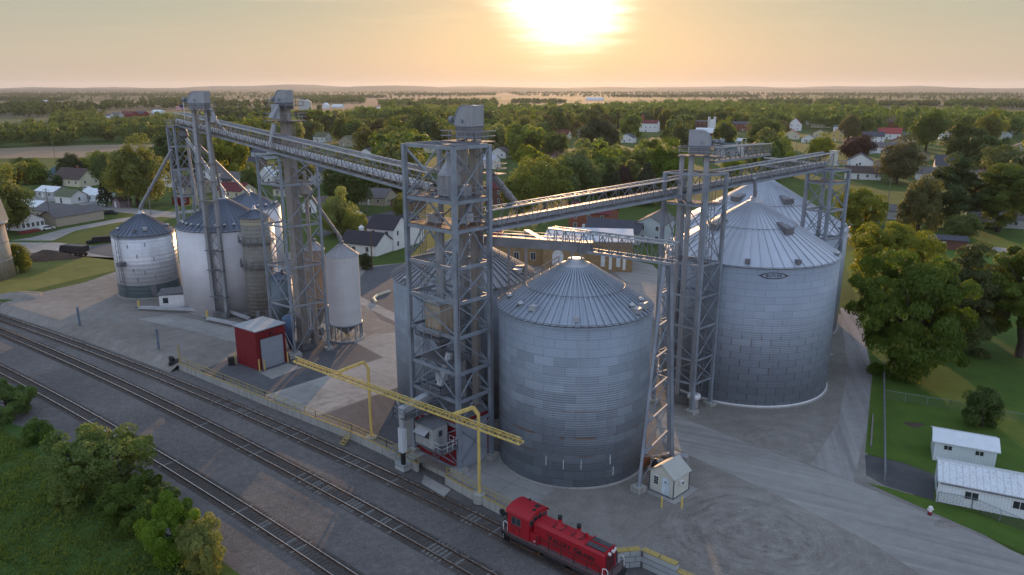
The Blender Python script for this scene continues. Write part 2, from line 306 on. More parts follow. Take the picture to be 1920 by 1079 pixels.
M = dict(
    beam=plain('galvanised beam', (.27, .31, .365), .5, .3, .25, .5, .25),
    beamrust=streaked('rusting beam flange', (.26, .25, .25), (.16, .06, .025), .9, .7, .1),
    bright=plain('bright galvanised', (.46, .48, .51), .52, .4, .15, .6, .15),
    dull=plain('dull weathered steel', (.20, .205, .22), .6, .35, .3, .8, .3),
    casing=streaked('elevator casing', (.33, .35, .38), (.20, .17, .15), .5, .5, .45),
    casingbrown=streaked('stained elevator casing', (.30, .285, .27), (.17, .12, .09), .6, .6, .3),
    deck=plain('steel deck grating', (.16, .16, .17), .7, .3, .3, 1.5, .4),
    deckrust=plain('rusty deck plate', (.26, .17, .12), .7, .2, .35, 1., .4),
    motor=plain('grey motor', (.20, .23, .25), .5, .2),
    motorteal=plain('teal motor', (.03, .16, .17), .45, .1),
    yellow=streaked('safety yellow paint', (.62, .47, .15), (.22, .15, .06), .6, .55, 0.),
    yellowdull=streaked('worn yellow paint', (.38, .29, .09), (.20, .17, .12), .8, .7, 0.),
    red=ribwall('red sheet cladding', (.20, .012, .02), .3, .5, 0., .2),
    redplain=plain('red enamel', (.22, .012, .018), .45),
    locored=streaked('locomotive red', (.33, .007, .017), (.15, .02, .024), .6, .55, 0.),
    black=plain('black underframe', (.018, .018, .02), .7, 0., .3, 1., .3),
    rubber=plain('black rubber', (.02, .02, .022), .8),
    white=plain('white paint', (.72, .73, .74), .5, 0., .08, .8, .12),
    cream=lapsiding('cream board', (.55, .56, .49)),
    whiteside=lapsiding('white lap siding', (.78, .79, .80)),
    whitemetal=ribwall('white ribbed metal', (.78, .85, .89), .3, .5, 0., .1),
    whiteroof=ribwall('white metal roof', (.70, .75, .79), .45, .45, .1, .12),
    rustyroof=ribwall('white roof with rusty seams', (.64, .69, .73), .62, .5, .1, .12, 'x', (.30, .20, .17)),
    greyroof=ribwall('grey metal roof', (.40, .43, .46), .4, .5, .2, .15),
    concrete=groundmat('concrete', [(.30, (.20, .195, .19)), (.5, (.30, .295, .285)), (.68, (.37, .36, .345))], .12, .8, 9, .9, .12, ((-22, 93, 16, .6),), None, 4.6),
    conwall=streaked('concrete wall', (.36, .36, .34), (.14, .13, .12), .75, .9, 0.),
    conblock=brickmat('concrete block', (.42, .45, .45), (.34, .38, .40), (.10, .10, .11), 1.2, .6),
    glass=glassmat('dark window glass'),
    frame=plain('white window frame', (.75, .75, .75), .5, 0., .05),
    doorwhite=plain('pale blue door', (.55, .65, .72), .5),
    shutter=ribwall('roller door', (.34, .38, .44), .3, .5, .2, .12, 'Z'),
    wood=plain('weathered wood pole', (.13, .085, .055), .9, 0., .3),
    woodgrey=plain('grey wood pole', (.22, .19, .17), .9, 0., .3),
    tie=plain('creosoted sleeper', (.075, .065, .062), .9, 0., .35, 2.),
    tiegrey=plain('grey weathered sleeper', (.17, .17, .165), .9, 0., .3, 2.),
    rail=plain('rail steel', (.13, .075, .05), .6, .4, .25, 2.), railtop=plain('polished rail head', (.55, .52, .50), .28, .8, .15, 2.),
    trackbed=groundmat('oily track ballast', [(.28, (.05, .043, .04)), (.5, (.085, .074, .068)), (.72, (.14, .125, .115))], .08, 1.2, 5.5, .95, .8, (), None, None, .5),
    ballast=groundmat('ballast', [(.28, (.066, .060, .060)), (.5, (.122, .115, .114)), (.72, (.20, .188, .18))], .08, 1.2, 5.5, .95, .8, (), None, None, .55),
    gravel=groundmat('gravel yard', [(.30, (.115, .10, .09)), (.46, (.185, .17, .155)), (.58, (.245, .228, .208)), (.72, (.32, .30, .275))], .045, .5, 7, .95, .3, ((25.5, 65.5, 16, .5), (16, 62, 12, .2), (36, 84, 15, .25), (-47, 118, 30, .2)), None, None, .5),
    lane=groundmat('worn lane', [(.30, (.19, .175, .17)), (.5, (.26, .245, .24)), (.7, (.33, .315, .305))], .06, .7, 8, .95, .2, (), R(74), None, .3),
    road=groundmat('worn road', [(.30, (.21, .20, .192)), (.5, (.275, .265, .253)), (.7, (.345, .333, .318))], .06, .7, 8, .95, .2, (), R(-27), None, .25),
    asphalt=groundmat('old asphalt', [(.3, (.066, .068, .076)), (.5, (.096, .098, .108)), (.7, (.135, .136, .146))], .07, .7, 9, .9, .2, ((-30, 92, 22, .6),), None, None, .2),
    darkasphalt=groundmat('dark driveway', [(.3, (.05, .052, .055)), (.52, (.085, .085, .088)), (.7, (.14, .13, .125))], .1, .5, 9, .9, .2),
    grass=groundmat('mown grass', [(.28, (.034, .062, .012)), (.45, (.058, .105, .016)), (.6, (.085, .14, .022)), (.75, (.13, .15, .04))], .03, .35, 4, .95, .5),
    grassyellow=groundmat('grass tinted sunlit yellow', [(.28, (.06, .085, .02)), (.45, (.11, .125, .03)), (.6, (.17, .165, .045)), (.75, (.22, .19, .08))], .04, .3, 3, .95, .5),  # yellow of the low sunlight is put into this grass colour
    weeds=groundmat('weedy bank', [(.28, (.024, .05, .012)), (.5, (.045, .088, .018)), (.72, (.08, .125, .03))], .1, .9, 5, .95, .8),
    dirt=groundmat('bare soil', [(.3, (.045, .032, .025)), (.5, (.08, .058, .045)), (.7, (.12, .09, .07))], .2, .9, 5, .95, .6),
    stripe_dark=plain('dark ink', (.075, .085, .105), .6),
)
M['leafA'] = leafmat('leaf mid green', (.064, .112, .014), (.165, .22, .034), .52)
M['leafB'] = leafmat('leaf yellow green', (.115, .155, .016), (.265, .285, .04), .55)
M['leafC'] = leafmat('leaf dark green', (.038, .072, .016), (.098, .142, .028), .45)
M['leafD'] = leafmat('leaf olive', (.09, .092, .028), (.17, .165, .045), .5)
M['leafF'] = leafmat('leaf fresh green', (.075, .14, .018), (.19, .27, .045), .5)
M['leafL'] = leafmat('lawn tree leaf', (.055, .098, .014), (.15, .20, .032), .48)
M['leafN'] = leafmat('needles', (.022, .045, .02), (.05, .078, .028), .3)
M['leafR'] = leafmat('leaf copper', (.045, .022, .018), (.075, .04, .026), .35)
M['bark'] = plain('bark', (.06, .045, .035), .95, 0., .35, 2.)

# ------------------------------------------------------------------ sun, sky, air
SUN_AZ = math.atan2(100 / 1400.0, math.cos(PITCH) + .385 * math.sin(PITCH)); SUN_EL = R(7.3)
sd = Vector((math.sin(SUN_AZ) * math.cos(SUN_EL), math.cos(SUN_AZ) * math.cos(SUN_EL), math.sin(SUN_EL)))
sl = bpy.data.lights.new('sun', 'SUN'); so = bpy.data.objects.new('sun', sl); COL.objects.link(so)
sl.energy = 3.9; sl.angle = R(.6); sl.color = (1., .60, .30)
so.rotation_euler = (-sd).to_track_quat('-Z', 'Y').to_euler()
def make_world():
    w = bpy.data.worlds.new('World'); scene.world = w; w.use_nodes = True; t = w.node_tree; t.nodes.clear()
    T = NT.__new__(NT); T.t = t; T.out = t.nodes.new('ShaderNodeOutputWorld')
    bg = T.n('ShaderNodeBackground'); bg.inputs['Strength'].default_value = .1; T.l(bg.outputs[0], T.out.inputs[0])
    sky = T.n('ShaderNodeTexSky'); sky.sky_type = 'NISHITA'; sky.sun_disc = False
    sky.sun_elevation = SUN_EL; sky.sun_rotation = SUN_AZ; sky.air_density = 1.2; sky.dust_density = 2.5
    d = T.coord('Generated'); nv = T.n('ShaderNodeVectorMath', operation='NORMALIZE'); T.l(d, nv.inputs[0]); dv = nv.outputs[0]
    sx = T.n('ShaderNodeSeparateXYZ'); T.l(dv, sx.inputs[0]); Z = sx.outputs[2]
    dot = T.n('ShaderNodeVectorMath', operation='DOT_PRODUCT'); T.l(dv, dot.inputs[0]); dot.inputs[1].default_value = tuple(sd)
    cosg = dot.outputs['Value']; ang = T.math('MULTIPLY', T.math('ARCCOSINE', T.math('MINIMUM', cosg, .99999)), 57.2958)
    base = T.ramp(T.mapr(Z, -.1, .9, 0, 1), [(0., (.50, .39, .335)), (.10, (.53, .42, .34)), (.14, (.50, .445, .35)), (.19, (.405, .42, .345)), (.25, (.33, .385, .37)), (.36, (.58, .66, .76)), (.6, (.60, .74, .98)), (1., (.54, .72, 1.05))])
    away = T.ramp(T.mapr(Z, -.1, .9, 0, 1), [(0., (.80, .74, .82)), (.12, (.92, .88, 1.02)), (.3, (.82, .93, 1.18)), (1., (.54, .72, 1.05))])
    col = T.mix(T.mapr(cosg, .55, -.35, 0, 1), base, away)
    # thin cloud streaks
    sv = T.scale(dv, (1., 1., 7.)); n1 = T.noise(T.scale(dv, (1., 1., 9.)), 3.4, 6, .62); n2 = T.noise(T.scale(dv, (1, 1, 11)), 6, 5, .6)
    cl = T.math('MULTIPLY', T.ramp(n1, [(.44, 0.), (.62, 1.)]), T.ramp(Z, [(.08, 0.), (.20, 1.)]))
    col = T.mix(T.math('MULTIPLY', cl, .6), col, (.23, .27, .285))
    col = T.mix(T.math('MULTIPLY', T.ramp(n2, [(.52, 0.), (.70, 1.)]), T.ramp(Z, [(.05, 0.), (.16, .45)])), col, (.74, .63, .47))
    # glow round the sun, broken by the streaks
    wob = T.math('ADD', ang, T.math('MULTIPLY', T.math('SUBTRACT', n2, .5), 4.5))
    core = T.math('EXPONENT', T.math('MULTIPLY', T.math('POWER', T.math('DIVIDE', T.math('MAXIMUM', wob, 0.), 3.8), 3.), -1.))
    halo = T.math('EXPONENT', T.math('DIVIDE', ang, -7.))
    halo2 = T.math('EXPONENT', T.math('DIVIDE', ang, -20.))
    def addc(c, f, k):
        m = T.n('ShaderNodeVectorMath', operation='MULTIPLY_ADD'); cv = T.n('ShaderNodeCombineXYZ')
        for i in range(3): T.l(f, cv.inputs[i])
        T.l(cv.outputs[0], m.inputs[0]); m.inputs[1].default_value = k; T.l(c, m.inputs[2]); return m.outputs[0]
    col = addc(col, halo2, (.06, -.015, -.055)); col = addc(col, halo, (.17, .03, -.015)); col = addc(col, core, (2.4, 2.15, 1.75))
    sc = T.n('ShaderNodeVectorMath', operation='SCALE'); T.l(col, sc.inputs[0]); sc.inputs['Scale'].default_value = 10.
    T.l(T.mix(.94, sky.outputs[0], sc.outputs[0]), bg.inputs['Color'])
make_world()
vs = scene.view_settings; vs.view_transform = 'Standard'; vs.look = 'None'; vs.gamma = 1; vs.use_curve_mapping = False; vs.exposure = 0.2
cy = scene.cycles
cy.use_denoising = True; cy.max_bounces = 6; cy.diffuse_bounces = 3; cy.glossy_bounces = 2; cy.transmission_bounces = 3; cy.transparent_max_bounces = 4; cy.volume_bounces = 0
cy.sample_clamp_indirect = 4; cy.caustics_reflective = False; cy.caustics_refractive = False
# ------------------------------------------------------------------ terrain, rail corridor, yard, roads
TH = R(-37.5); EV = Vector((math.cos(TH), math.sin(TH), 0)); NV = Vector((-EV.y, EV.x, 0))
def SV(s, v, z=0.0): p = EV * s + NV * v; return Vector((p.x, p.y, z))
CURVES = dict(siding=(-5.51026879e-4, -.0936130630, 49.8616469), middle=(-4.75380873e-4, -.0990063099, 43.0825383), near=(-4.69404678e-4, -.0985296195, 34.5685437))
def cv(name, s):
    a, b, c = CURVES[name]; s0 = min(max(s, -190), 0); v = a * s0 * s0 + b * s0 + c
    return v + (2 * a * s0 + b) * (s - s0)
def slope(name, s):
    a, b, c = CURVES[name]; s0 = min(max(s, -190), 0); return 2 * a * s0 + b
wallpx = [(337.5, 682), (420, 715.5), (497, 746.7), (591.7, 784), (660, 810), (725, 840), (785, 870)]
WALL1 = [G(*q, 0) for q in wallpx]
WALL2 = [G(838, 893, 0), G(900, 927, 0), G(960, 958, 0), SV(-40, 55.3), SV(-32.2, 54.9)]
BC = G(1202, 1033, .8); BP1 = G(1158, 1037, .8); BP2 = G(1268, 1062, .8); BP3 = BP2 + (BP2 - BC) * .6
left_edge = [SV(s, cv('siding', s) + 4.2) for s in (-700, -300, -220, -180, -150, -130, -118)]
EDGE = left_edge + WALL1 + [G(792, 868, 0), G(836, 888, 0)] + WALL2 + [Vector((p.x, p.y, 0)) for p in (BP1, BC, BP2, BP3)] + [SV(s, 57) for s in (-5, 60, 400)]
FAR = 15500
E0 = EDGE[0]; E1 = EDGE[-1]
struct('ground', EDGE + [Vector((E1.x + 900, -300, 0)), Vector((FAR, -300, 0)), Vector((FAR, FAR, 0)), Vector((-FAR, FAR, 0)), Vector((-FAR, E0.y + 200, 0))], None, 0.0)
def ground_far():
    t = NT('town grass and far fields'); c = t.coord()
    a = t.noise(c, .012, 5); b = t.noise(c, .22, 4); d = t.noise(c, 3.5, 3)
    near = t.ramp(t.math('ADD', t.math('MULTIPLY', a, .4), t.math('ADD', t.math('MULTIPLY', b, .38), t.math('MULTIPLY', d, .22))), [(.28, (.030, .050, .012)), (.45, (.050, .080, .016)), (.6, (.075, .105, .024)), (.75, (.12, .12, .045))])
    mp = t.n('ShaderNodeMapping'); t.l(c, mp.inputs[0]); mp.inputs['Rotation'].default_value = (0, 0, R(14)); mp.inputs['Scale'].default_value = (1 / 620., 1 / 480., 0)
    br = t.n('ShaderNodeTexVoronoi'); br.distance = 'CHEBYCHEV'; t.l(mp.outputs[0], br.inputs['Vector']); br.inputs['Scale'].default_value = 1.
    sx = t.n('ShaderNodeSeparateColor'); t.l(br.outputs['Color'], sx.inputs[0])
    fld = t.ramp(sx.outputs[0], [(0., (.09, .08, .05)), (.2, (.13, .105, .07)), (.33, (.045, .065, .022)), (.55, (.15, .125, .075)), (.62, (.08, .07, .045)), (.72, (.035, .055, .018)), (.93, (.12, .10, .065))], 'CONSTANT')
    fld = t.mix(t.math('MULTIPLY', a, .35), fld, (.10, .09, .05))
    g = t.n('ShaderNodeSeparateXYZ'); t.l(c, g.inputs[0])
    k = t.ramp(t.mapr(t.math('ADD', g.outputs[1], t.math('MULTIPLY', a, 300.)), 900, 1300, 0, 1), [(0., 0.), (1., 1.)])
    return t.bsdf(t.mix(k, near, fld), .95, 0., t.bump(t.math('ADD', b, d), .4, .08), .15)
bpy.data.objects['ground'].data.materials.append(ground_far())
struct('rail_bed', [SV(-800, -300, -1.015), SV(400, -300, -1.015), SV(400, 80, -1.015), SV(-800, 62, -1.015)], M['ballast'])
# shoulder of the yard down to the track level where there is no wall
mb = MB(); top = left_edge + [WALL1[0]]
low = [SV(s, cv('siding', s) + 1.9, -1.012) for s in (-700, -300, -220, -180, -150, -130, -118, -111.5)]
mb.v = [tuple(p) for p in top + low]; n_ = len(top); mb.f = [(i, i + n_, i + n_ + 1, i + 1) for i in range(n_ - 1)]
mb.build('embankment', M['gravel'], kind='structure')
yard = EDGE[2:-1] + [G(1990, 1085), G(1920, 1046), G(1740, 945), G(1640, 884), G(1626, 850), G(1636, 700), G(1612, 590), G(1560, 590), G(1250, 560), G(1160, 492), G(900, 486), G(755, 494), G(690, 500), G(560, 472), G(232, 505), G(160, 530), G(90, 546), G(0, 570), G(-120, 600)]
struct('gravel_yard', yard, M['gravel'], .004)
# tracks ------------------------------------------------------------
def track(key, label, s0, s1, tie_z, grey, near_s):
    base = SV((s0 + s1) / 2, cv(key, (s0 + s1) / 2), -1.12)
    T = thing('railway_track', label, 'railway track', base, 0, 'railway tracks')
    for off in (-.75, .75):
        mb = MB(); hd = MB(); s = s0
        while s < s1:
            p = SV(s, cv(key, s) + off, tie_z + .08); q = SV(s + 4, cv(key, s + 4) + off, tie_z + .08)
            mb.bar(p, q, .15, .04); mb.bar(p + Vector((0, 0, .07)), q + Vector((0, 0, .07)), .05, .12); hd.bar(p + Vector((0, 0, .145)), q + Vector((0, 0, .145)), .075, .035); s += 4
        rl_ = mb.build('rail', M['rail'], T); hd.build('rail_head', M['railtop'], rl_)
    mb = MB(); s = s0
    while s < s1: mb.face([SV(s, cv(key, s) - 1.45, -1.007), SV(s + 5, cv(key, s + 5) - 1.45, -1.007), SV(s + 5, cv(key, s + 5) + 1.45, -1.007), SV(s, cv(key, s) + 1.45, -1.007)]); s += 5
    mb.build('bed', M['trackbed'], T)
    # one tie mesh each for creosoted and weathered, copied
    protos = []
    for m in (M['tie'], M['tiegrey']):
        me = MB().box((0, 0, 0), (.23, 2.55, .16)); o = me.build('sleeper', m, None); protos.append(o)
    rnd = random.Random(hash(key) % 99 if False else len(key)); stuff = MB(); k = 0; first = [True, True]; s = s1 - .3
    cnt = 0
    while s > s0:
        p = SV(s, cv(key, s) + rnd.uniform(-.06, .06), tie_z - .05 + rnd.uniform(-.012, .012)); a = TH + math.atan(slope(key, s)) + rnd.uniform(-.02, .02)
        if s < near_s and cnt < 100:
            g = 1 if rnd.random() < grey(s) else 0
            if first[g]: o = protos[g]; first[g] = False
            else: o = protos[g].copy(); COL.objects.link(o)
            o.parent = T; o.location = p - base; o.rotation_euler = (0, 0, a); cnt += 1
        else: stuff.box(p, (.23, 2.55, .16), a)
        s -= .56
    for g in (0, 1):
        if first[g]: bpy.data.objects.remove(protos[g])
    stuff.build('sleepers', M['tie'], T, kind='stuff')
    return T
track('siding', 'rusty siding track beside the concrete dock wall, the one the red locomotive stands on', -420, 30, -1.03, lambda s: .25, -40)
track('middle', 'middle main line track with pale weathered sleepers towards the bottom of the photo', -420, 30, -1.0, lambda s: .42 if s > -68 else .05, -38)
track('near', 'main line track nearest to the bushes at the lower left', -420, 30, -1.0, lambda s: .04, -48)
# weedy bank on the near side
rnd = random.Random(5); edge = []
for s in range(-420, 30, 5): edge.append(SV(s, cv('near', s) - (6.3 if s < -95 else 7.0) + rnd.uniform(-1., 1.), -1.0))
struct('grass_bank', edge + [SV(30, -200, -1.0), SV(-420, -200, -1.0)], M['weeds'])
mbt = np.zeros((0, 3))
def tufts():
    rs = np.random.RandomState(3); N = 95000
    s = rs.uniform(-150, -20, N); v = rs.uniform(0, 31, N)
    keep = (v < np.array([cv('near', x) for x in s]) - 6.6 + rs.normal(0, .6, N)); s = s[keep]; v = v[keep]; N = len(s)
    c = np.outer(s, np.array(EV)) + np.outer(v, np.array(NV)); clump = (np.sin(s * .9 + 1.3 * np.sin(v * .5)) * np.cos(v * .8) + rs.normal(0, .5, N))
    c[:, 2] = -1.0; h = np.clip(.22 + .14 * clump, .06, .7); w = rs.uniform(.09, .24, N) * (1 + .5 * (h > .4))
    a = rs.uniform(0, 2 * np.pi, N); d = np.stack([np.cos(a), np.sin(a), np.zeros(N)], 1); l = rs.normal(0, .35, (N, 3)); l[:, 2] = 0
    up = np.array([0, 0, 1.]) + l
    V = np.stack([c - d * w[:, None] / 2, c + d * w[:, None] / 2, c + d * w[:, None] / 2.6 + up * h[:, None], c - d * w[:, None] / 2.6 + up * h[:, None]], 1).reshape(-1, 3)
    o = quads('weeds', V, M['leafA']); o['kind'] = 'stuff'
def quads(name, V, mat, parent=None):
    n = len(V) // 4; me = bpy.data.meshes.new(name); me.vertices.add(4 * n); me.vertices.foreach_set('co', V.astype(np.float32).ravel())
    me.loops.add(4 * n); me.loops.foreach_set('vertex_index', np.arange(4 * n, dtype=np.int32)); me.polygons.add(n)
    me.polygons.foreach_set('loop_start', np.arange(0, 4 * n, 4, dtype=np.int32))
    me.update(calc_edges=True); me.materials.append(mat)
    o = bpy.data.objects.new(name, me); COL.objects.link(o)
    if parent: o.parent = parent
    return o
tufts()
# pads, roads --------------------------------------------------------
def px(name, pts, mat, z): return struct(name, [G(*p) for p in pts], mat, z)
px('concrete_pad', [(497, 742), (591.7, 781), (748, 726), (748, 624), (700, 628), (664, 642), (719, 671), (610, 706)], M['concrete'], .012)
px('concrete_apron', [(838, 890), (872, 872), (930, 855), (960, 880), (1045, 917), (1009, 944), (985, 968), (958, 954), (900, 923)], M['concrete'], .012)
px('concrete_strip', [(255, 599), (320, 591), (446, 616), (446, 644), (360, 621)], M['concrete'], .012)
px('asphalt_patch', [(372, 697), (446, 668), (530, 640), (664, 642), (719, 671), (610, 706), (497, 742), (440, 720)], M['asphalt'], .008)
px('asphalt_lane', [(602, 780), (748, 727), (760, 800), (745, 835), (727, 835), (660, 806)], M['asphalt'], .008)
px('street', [(676, 520), (690, 503), (757, 494), (757, 560), (735, 590), (757, 605), (757, 618), (712, 600), (676, 555)], M['asphalt'], .009)
px('side_street', [(672, 555), (757, 596), (757, 612), (672, 570)], M['road'], .014)
px('yard_road', [(1235, 768), (1420, 838), (1600, 905), (1760, 972), (1935, 1050), (2050, 1110), (1775, 1110), (1640, 1022), (1470, 935), (1300, 858), (1230, 822)], M['road'], .008)
px('lane', [(1575, 577), (1612, 590), (1634, 700), (1626, 800), (1600, 905), (1520, 872), (1572, 792), (1590, 690)], M['lane'], .010)
px('driveway', [(1622, 853), (1690, 868), (1752, 890), (1752, 940), (1660, 912), (1624, 892)], M['darkasphalt'], .012)
px('verge', [(1626, 907), (1660, 914), (1752, 941), (1935, 1000), (1935, 1043), (1740, 958)], M['grass'], .016)
px('park_lawn', [(1612, 588), (1580, 480), (1700, 420), (2000, 430), (2100, 800), (2050, 1000), (1752, 940), (1752, 890), (1690, 866), (1622, 850), (1636, 700)], M['grass'], .006)
px('sunlit_grass', [(-60, 560), (0, 556), (60, 545), (130, 528), (215, 508), (215, 484), (130, 480), (50, 490), (-60, 500)], M['grassyellow'], .010)  # sunlit patch of grass, its warm light painted in the base colour
px('dirt_road', [(-60, 470), (20, 455), (110, 456), (215, 466), (232, 470), (232, 490), (215, 489), (120, 478), (30, 474), (-60, 486)], M['road'], .010)
px('lane', [(20, 452), (60, 446), (120, 430), (215, 412), (340, 396), (480, 384), (480, 388), (340, 402), (215, 419), (140, 434), (100, 452)], M['road'], .014)
px('parking_apron', [(150, 466), (232, 452), (260, 470), (215, 484), (170, 476)], M['asphalt'], .016)
px('street', [(130, 381), (215, 398), (330, 410), (330, 399), (215, 387), (150, 376), (60, 368), (60, 376)], M['road'], .012)
px('street', [(640, 420), (700, 404), (780, 386), (780, 392), (705, 412), (660, 430), (600, 445), (590, 438)], M['asphalt'], .012)
px('street', [(1150, 480), (1225, 498), (1260, 540), (1260, 620), (1225, 600), (1190, 545), (1140, 500)], M['road'], .012)
px('street', [(985, 455), (1000, 440), (870, 440), (860, 470), (920, 480)], M['road'], .012)
px('street', [(1560, 437), (1700, 446), (1920, 470), (1920, 478), (1700, 454), (1560, 444)], M['road'], .014)
px('street', [(1780, 506), (1920, 518), (1920, 526), (1780, 512)], M['road'], .014)
# fields laid out on the plain
def fieldmat(name, rgb, sc=.03):
    t = NT(name); c = t.coord(); a = t.noise(c, sc, 5); b = t.noise(t.scale(c, (.02, .4, 1)), 1., 3)
    col = t.mix(t.math('ADD', t.math('MULTIPLY', a, .6), t.math('MULTIPLY', b, .4)), dark(rgb, .72), dark(rgb, 1.25)); return t.bsdf(col, .95, 0., None, .1)
FT = fieldmat('ploughed tan field', (.235, .185, .13)); FP = fieldmat('bare pinkish field', (.165, .125, .095)); FG = fieldmat('green crop', (.075, .125, .03)); FY = fieldmat('stubble field', (.20, .155, .08)); FD = fieldmat('dull pasture', (.09, .11, .045))
for i, (pts, m) in enumerate([
    ([(-300, 300), (0, 298), (180, 296), (330, 287), (480, 277), (480, 270), (330, 271), (160, 273), (0, 279), (-300, 284)], FT),
    ([(-400, 232), (0, 231), (82, 229), (82, 222), (-400, 223)], FD), ([(300, 226), (420, 222), (660, 219), (640, 205), (420, 207), (290, 212)], FG),
    ([(590, 208), (700, 210), (960, 208), (960, 196), (700, 192), (580, 200)], FP), ([(200, 201), (420, 199), (560, 196), (540, 187), (200, 190)], FP),
    ([(620, 190), (720, 193), (860, 184), (800, 178), (600, 182)], FP), ([(940, 188), (1150, 189), (1300, 187), (1280, 183), (940, 183)], FY), ([(930, 182), (1060, 181.5), (1060, 176), (930, 176)], FP), ([(70, 187), (130, 187), (132, 182), (75, 181)], FY),
    ([(1380, 204), (1530, 200), (1520, 194), (1390, 198)], FT), ([(1640, 212), (1740, 214), (1800, 208), (1640, 204)], FG), ([(1650, 201), (1770, 199), (1760, 191), (1660, 192)], FY), ([(1520, 236), (1680, 226), (1690, 216), (1540, 216)], FG),
    ([(1100, 178), (1500, 178), (1500, 173), (1100, 173.5)], FT), ([(1480, 186), (1900, 184), (1900, 178), (1480, 177)], FD)]):
    struct('field', [G(*p) for p in pts], m, .03 + i * .012)
# distant hills: long wooded swells
def hills():
    mb = MB(); rs = random.Random(4)
    for y0, hmax, ph in ((8200, 44, 1.), (10500, 66, 2.3), (13200, 90, 4.1)):
        nx, ny = 150, 5; base = len(mb.v); P = []
        for j in range(ny):
            for i in range(nx):
                x = -12500 + 25000 * i / (nx - 1); q = j / (ny - 1)
                prof = math.sin(math.pi * q) ** 1.0
                hh = hmax * (.55 + .22 * math.sin(x / 1500 + ph) + .15 * math.sin(x / 610 + ph * 2.1) + .10 * math.sin(x / 260 + ph)) + rs.uniform(-2.2, 2.2) * (.3 + hmax / 80)
                P.append((x, y0 + 1900 * q, -1 + max(2., hh) * prof * (1.12 if x < 2500 else .95)))
        mb.v += P; mb.f += [(base + j * nx + i, base + j * nx + i + 1, base + (j + 1) * nx + i + 1, base + (j + 1) * nx + i) for j in range(ny - 1) for i in range(nx - 1)]
    m = groundmat('wooded hills', [(.3, (.012, .020, .014)), (.55, (.028, .038, .022)), (.7, (.05, .058, .032))], .0016, .008, .05)
    mb.build('hills', m, kind='structure')
hills()
def haze():
    t = NT('air'); p = t.n('ShaderNodeVolumePrincipled'); p.inputs['Color'].default_value = (.74, .82, .96, 1); p.inputs['Density'].default_value = 3.4e-5; p.inputs['Anisotropy'].default_value = .42
    t.l(p.outputs[0], t.out.inputs['Volume'])
    o = MB().box((0, 7600, 66.5), (32500, 17400, 138)).build('haze', t.m, kind='stuff'); o.display_type = 'WIRE'
haze()
# ------------------------------------------------------------------ grain tanks
W = dict(
    blue=tankwall('front tank sheets', (.255, .305, .365), 1.02, 2.4, 8.87, .12, .5, .36, .55, .27, (.15, .10, .07), .30, (), ((6.1, .8), (3.9, .5), (9.2, .35)), 15.4, None, .3),
    blue2=tankwall('right tank sheets', (.30, .35, .42), 1.0, 2.6, 12.3, .15, .46, .14, .6, .26, (.17, .13, .09), .22, (), (), 99., (10.5, (.13, .085, .055))),
    back=tankwall('rear tank sheets', (.26, .31, .37), 1.02, 2.4, 9.67, .12, .5, .24, .35, .27, (.16, .10, .06), .35),
    pale=tankwall('pale corrugated wall', (.66, .65, .68), 1.1, 2.8, 9.2, .08, .5, .05, .08, .36, (.25, .22, .2), .12),
    shiny=tankwall('worn smooth tank wall', (.62, .63, .66), 1.5, 2.1, 6.2, .3, .38, .14, .3, .9, (.22, .17, .13), .35, ((12.6, 14, (.27, .28, .31)), (0, 2.9, (.22, .29, .31)))),
    stave=tankwall('grey stave wall', (.25, .245, .22), .75, .7, 2.65, .1, .8, .16, .4, .75, (.15, .11, .07), .5, ((18.2, 19.6, (.32, .29, .21)),)),
    teal=tankwall('small dark bin wall', (.13, .17, .20), .9, 1.6, 1.9, .4, .5, .14, .3, .2),
    brown=tankwall('rust stained bin wall', (.31, .25, .20), 1., 1.8, 1.7, .2, .7, .2, .3, .25, (.20, .11, .05), .6),
    hopper=tankwall('hopper bin wall', (.64, .64, .67), 1.1, 2.2, 2.8, .08, .5, .05, .1, .3, (.3, .26, .22), .2),
)
RF = dict(
    steel=rooftin('galvanised roof panels', (.32, .365, .43), .3, .5, .18, 66), pale=rooftin('bright roof panels', (.46, .50, .57), .3, .5, .14, 60), back=rooftin('brown grey roof panels', (.27, .28, .30), .45, .55, .2, 60),
    dark=rooftin('dark blue grey roof panels', (.14, .165, .215), .45, .55, .2, 40), light=rooftin('weathered small roof', (.40, .40, .42), .4, .6, .2, 24))
def on_roof(c, r, ze, zp, az, f):
    rr = r * (1 - f); return Vector((c[0] + rr * math.cos(az), c[1] + rr * math.sin(az), ze + (zp - ze) * f))
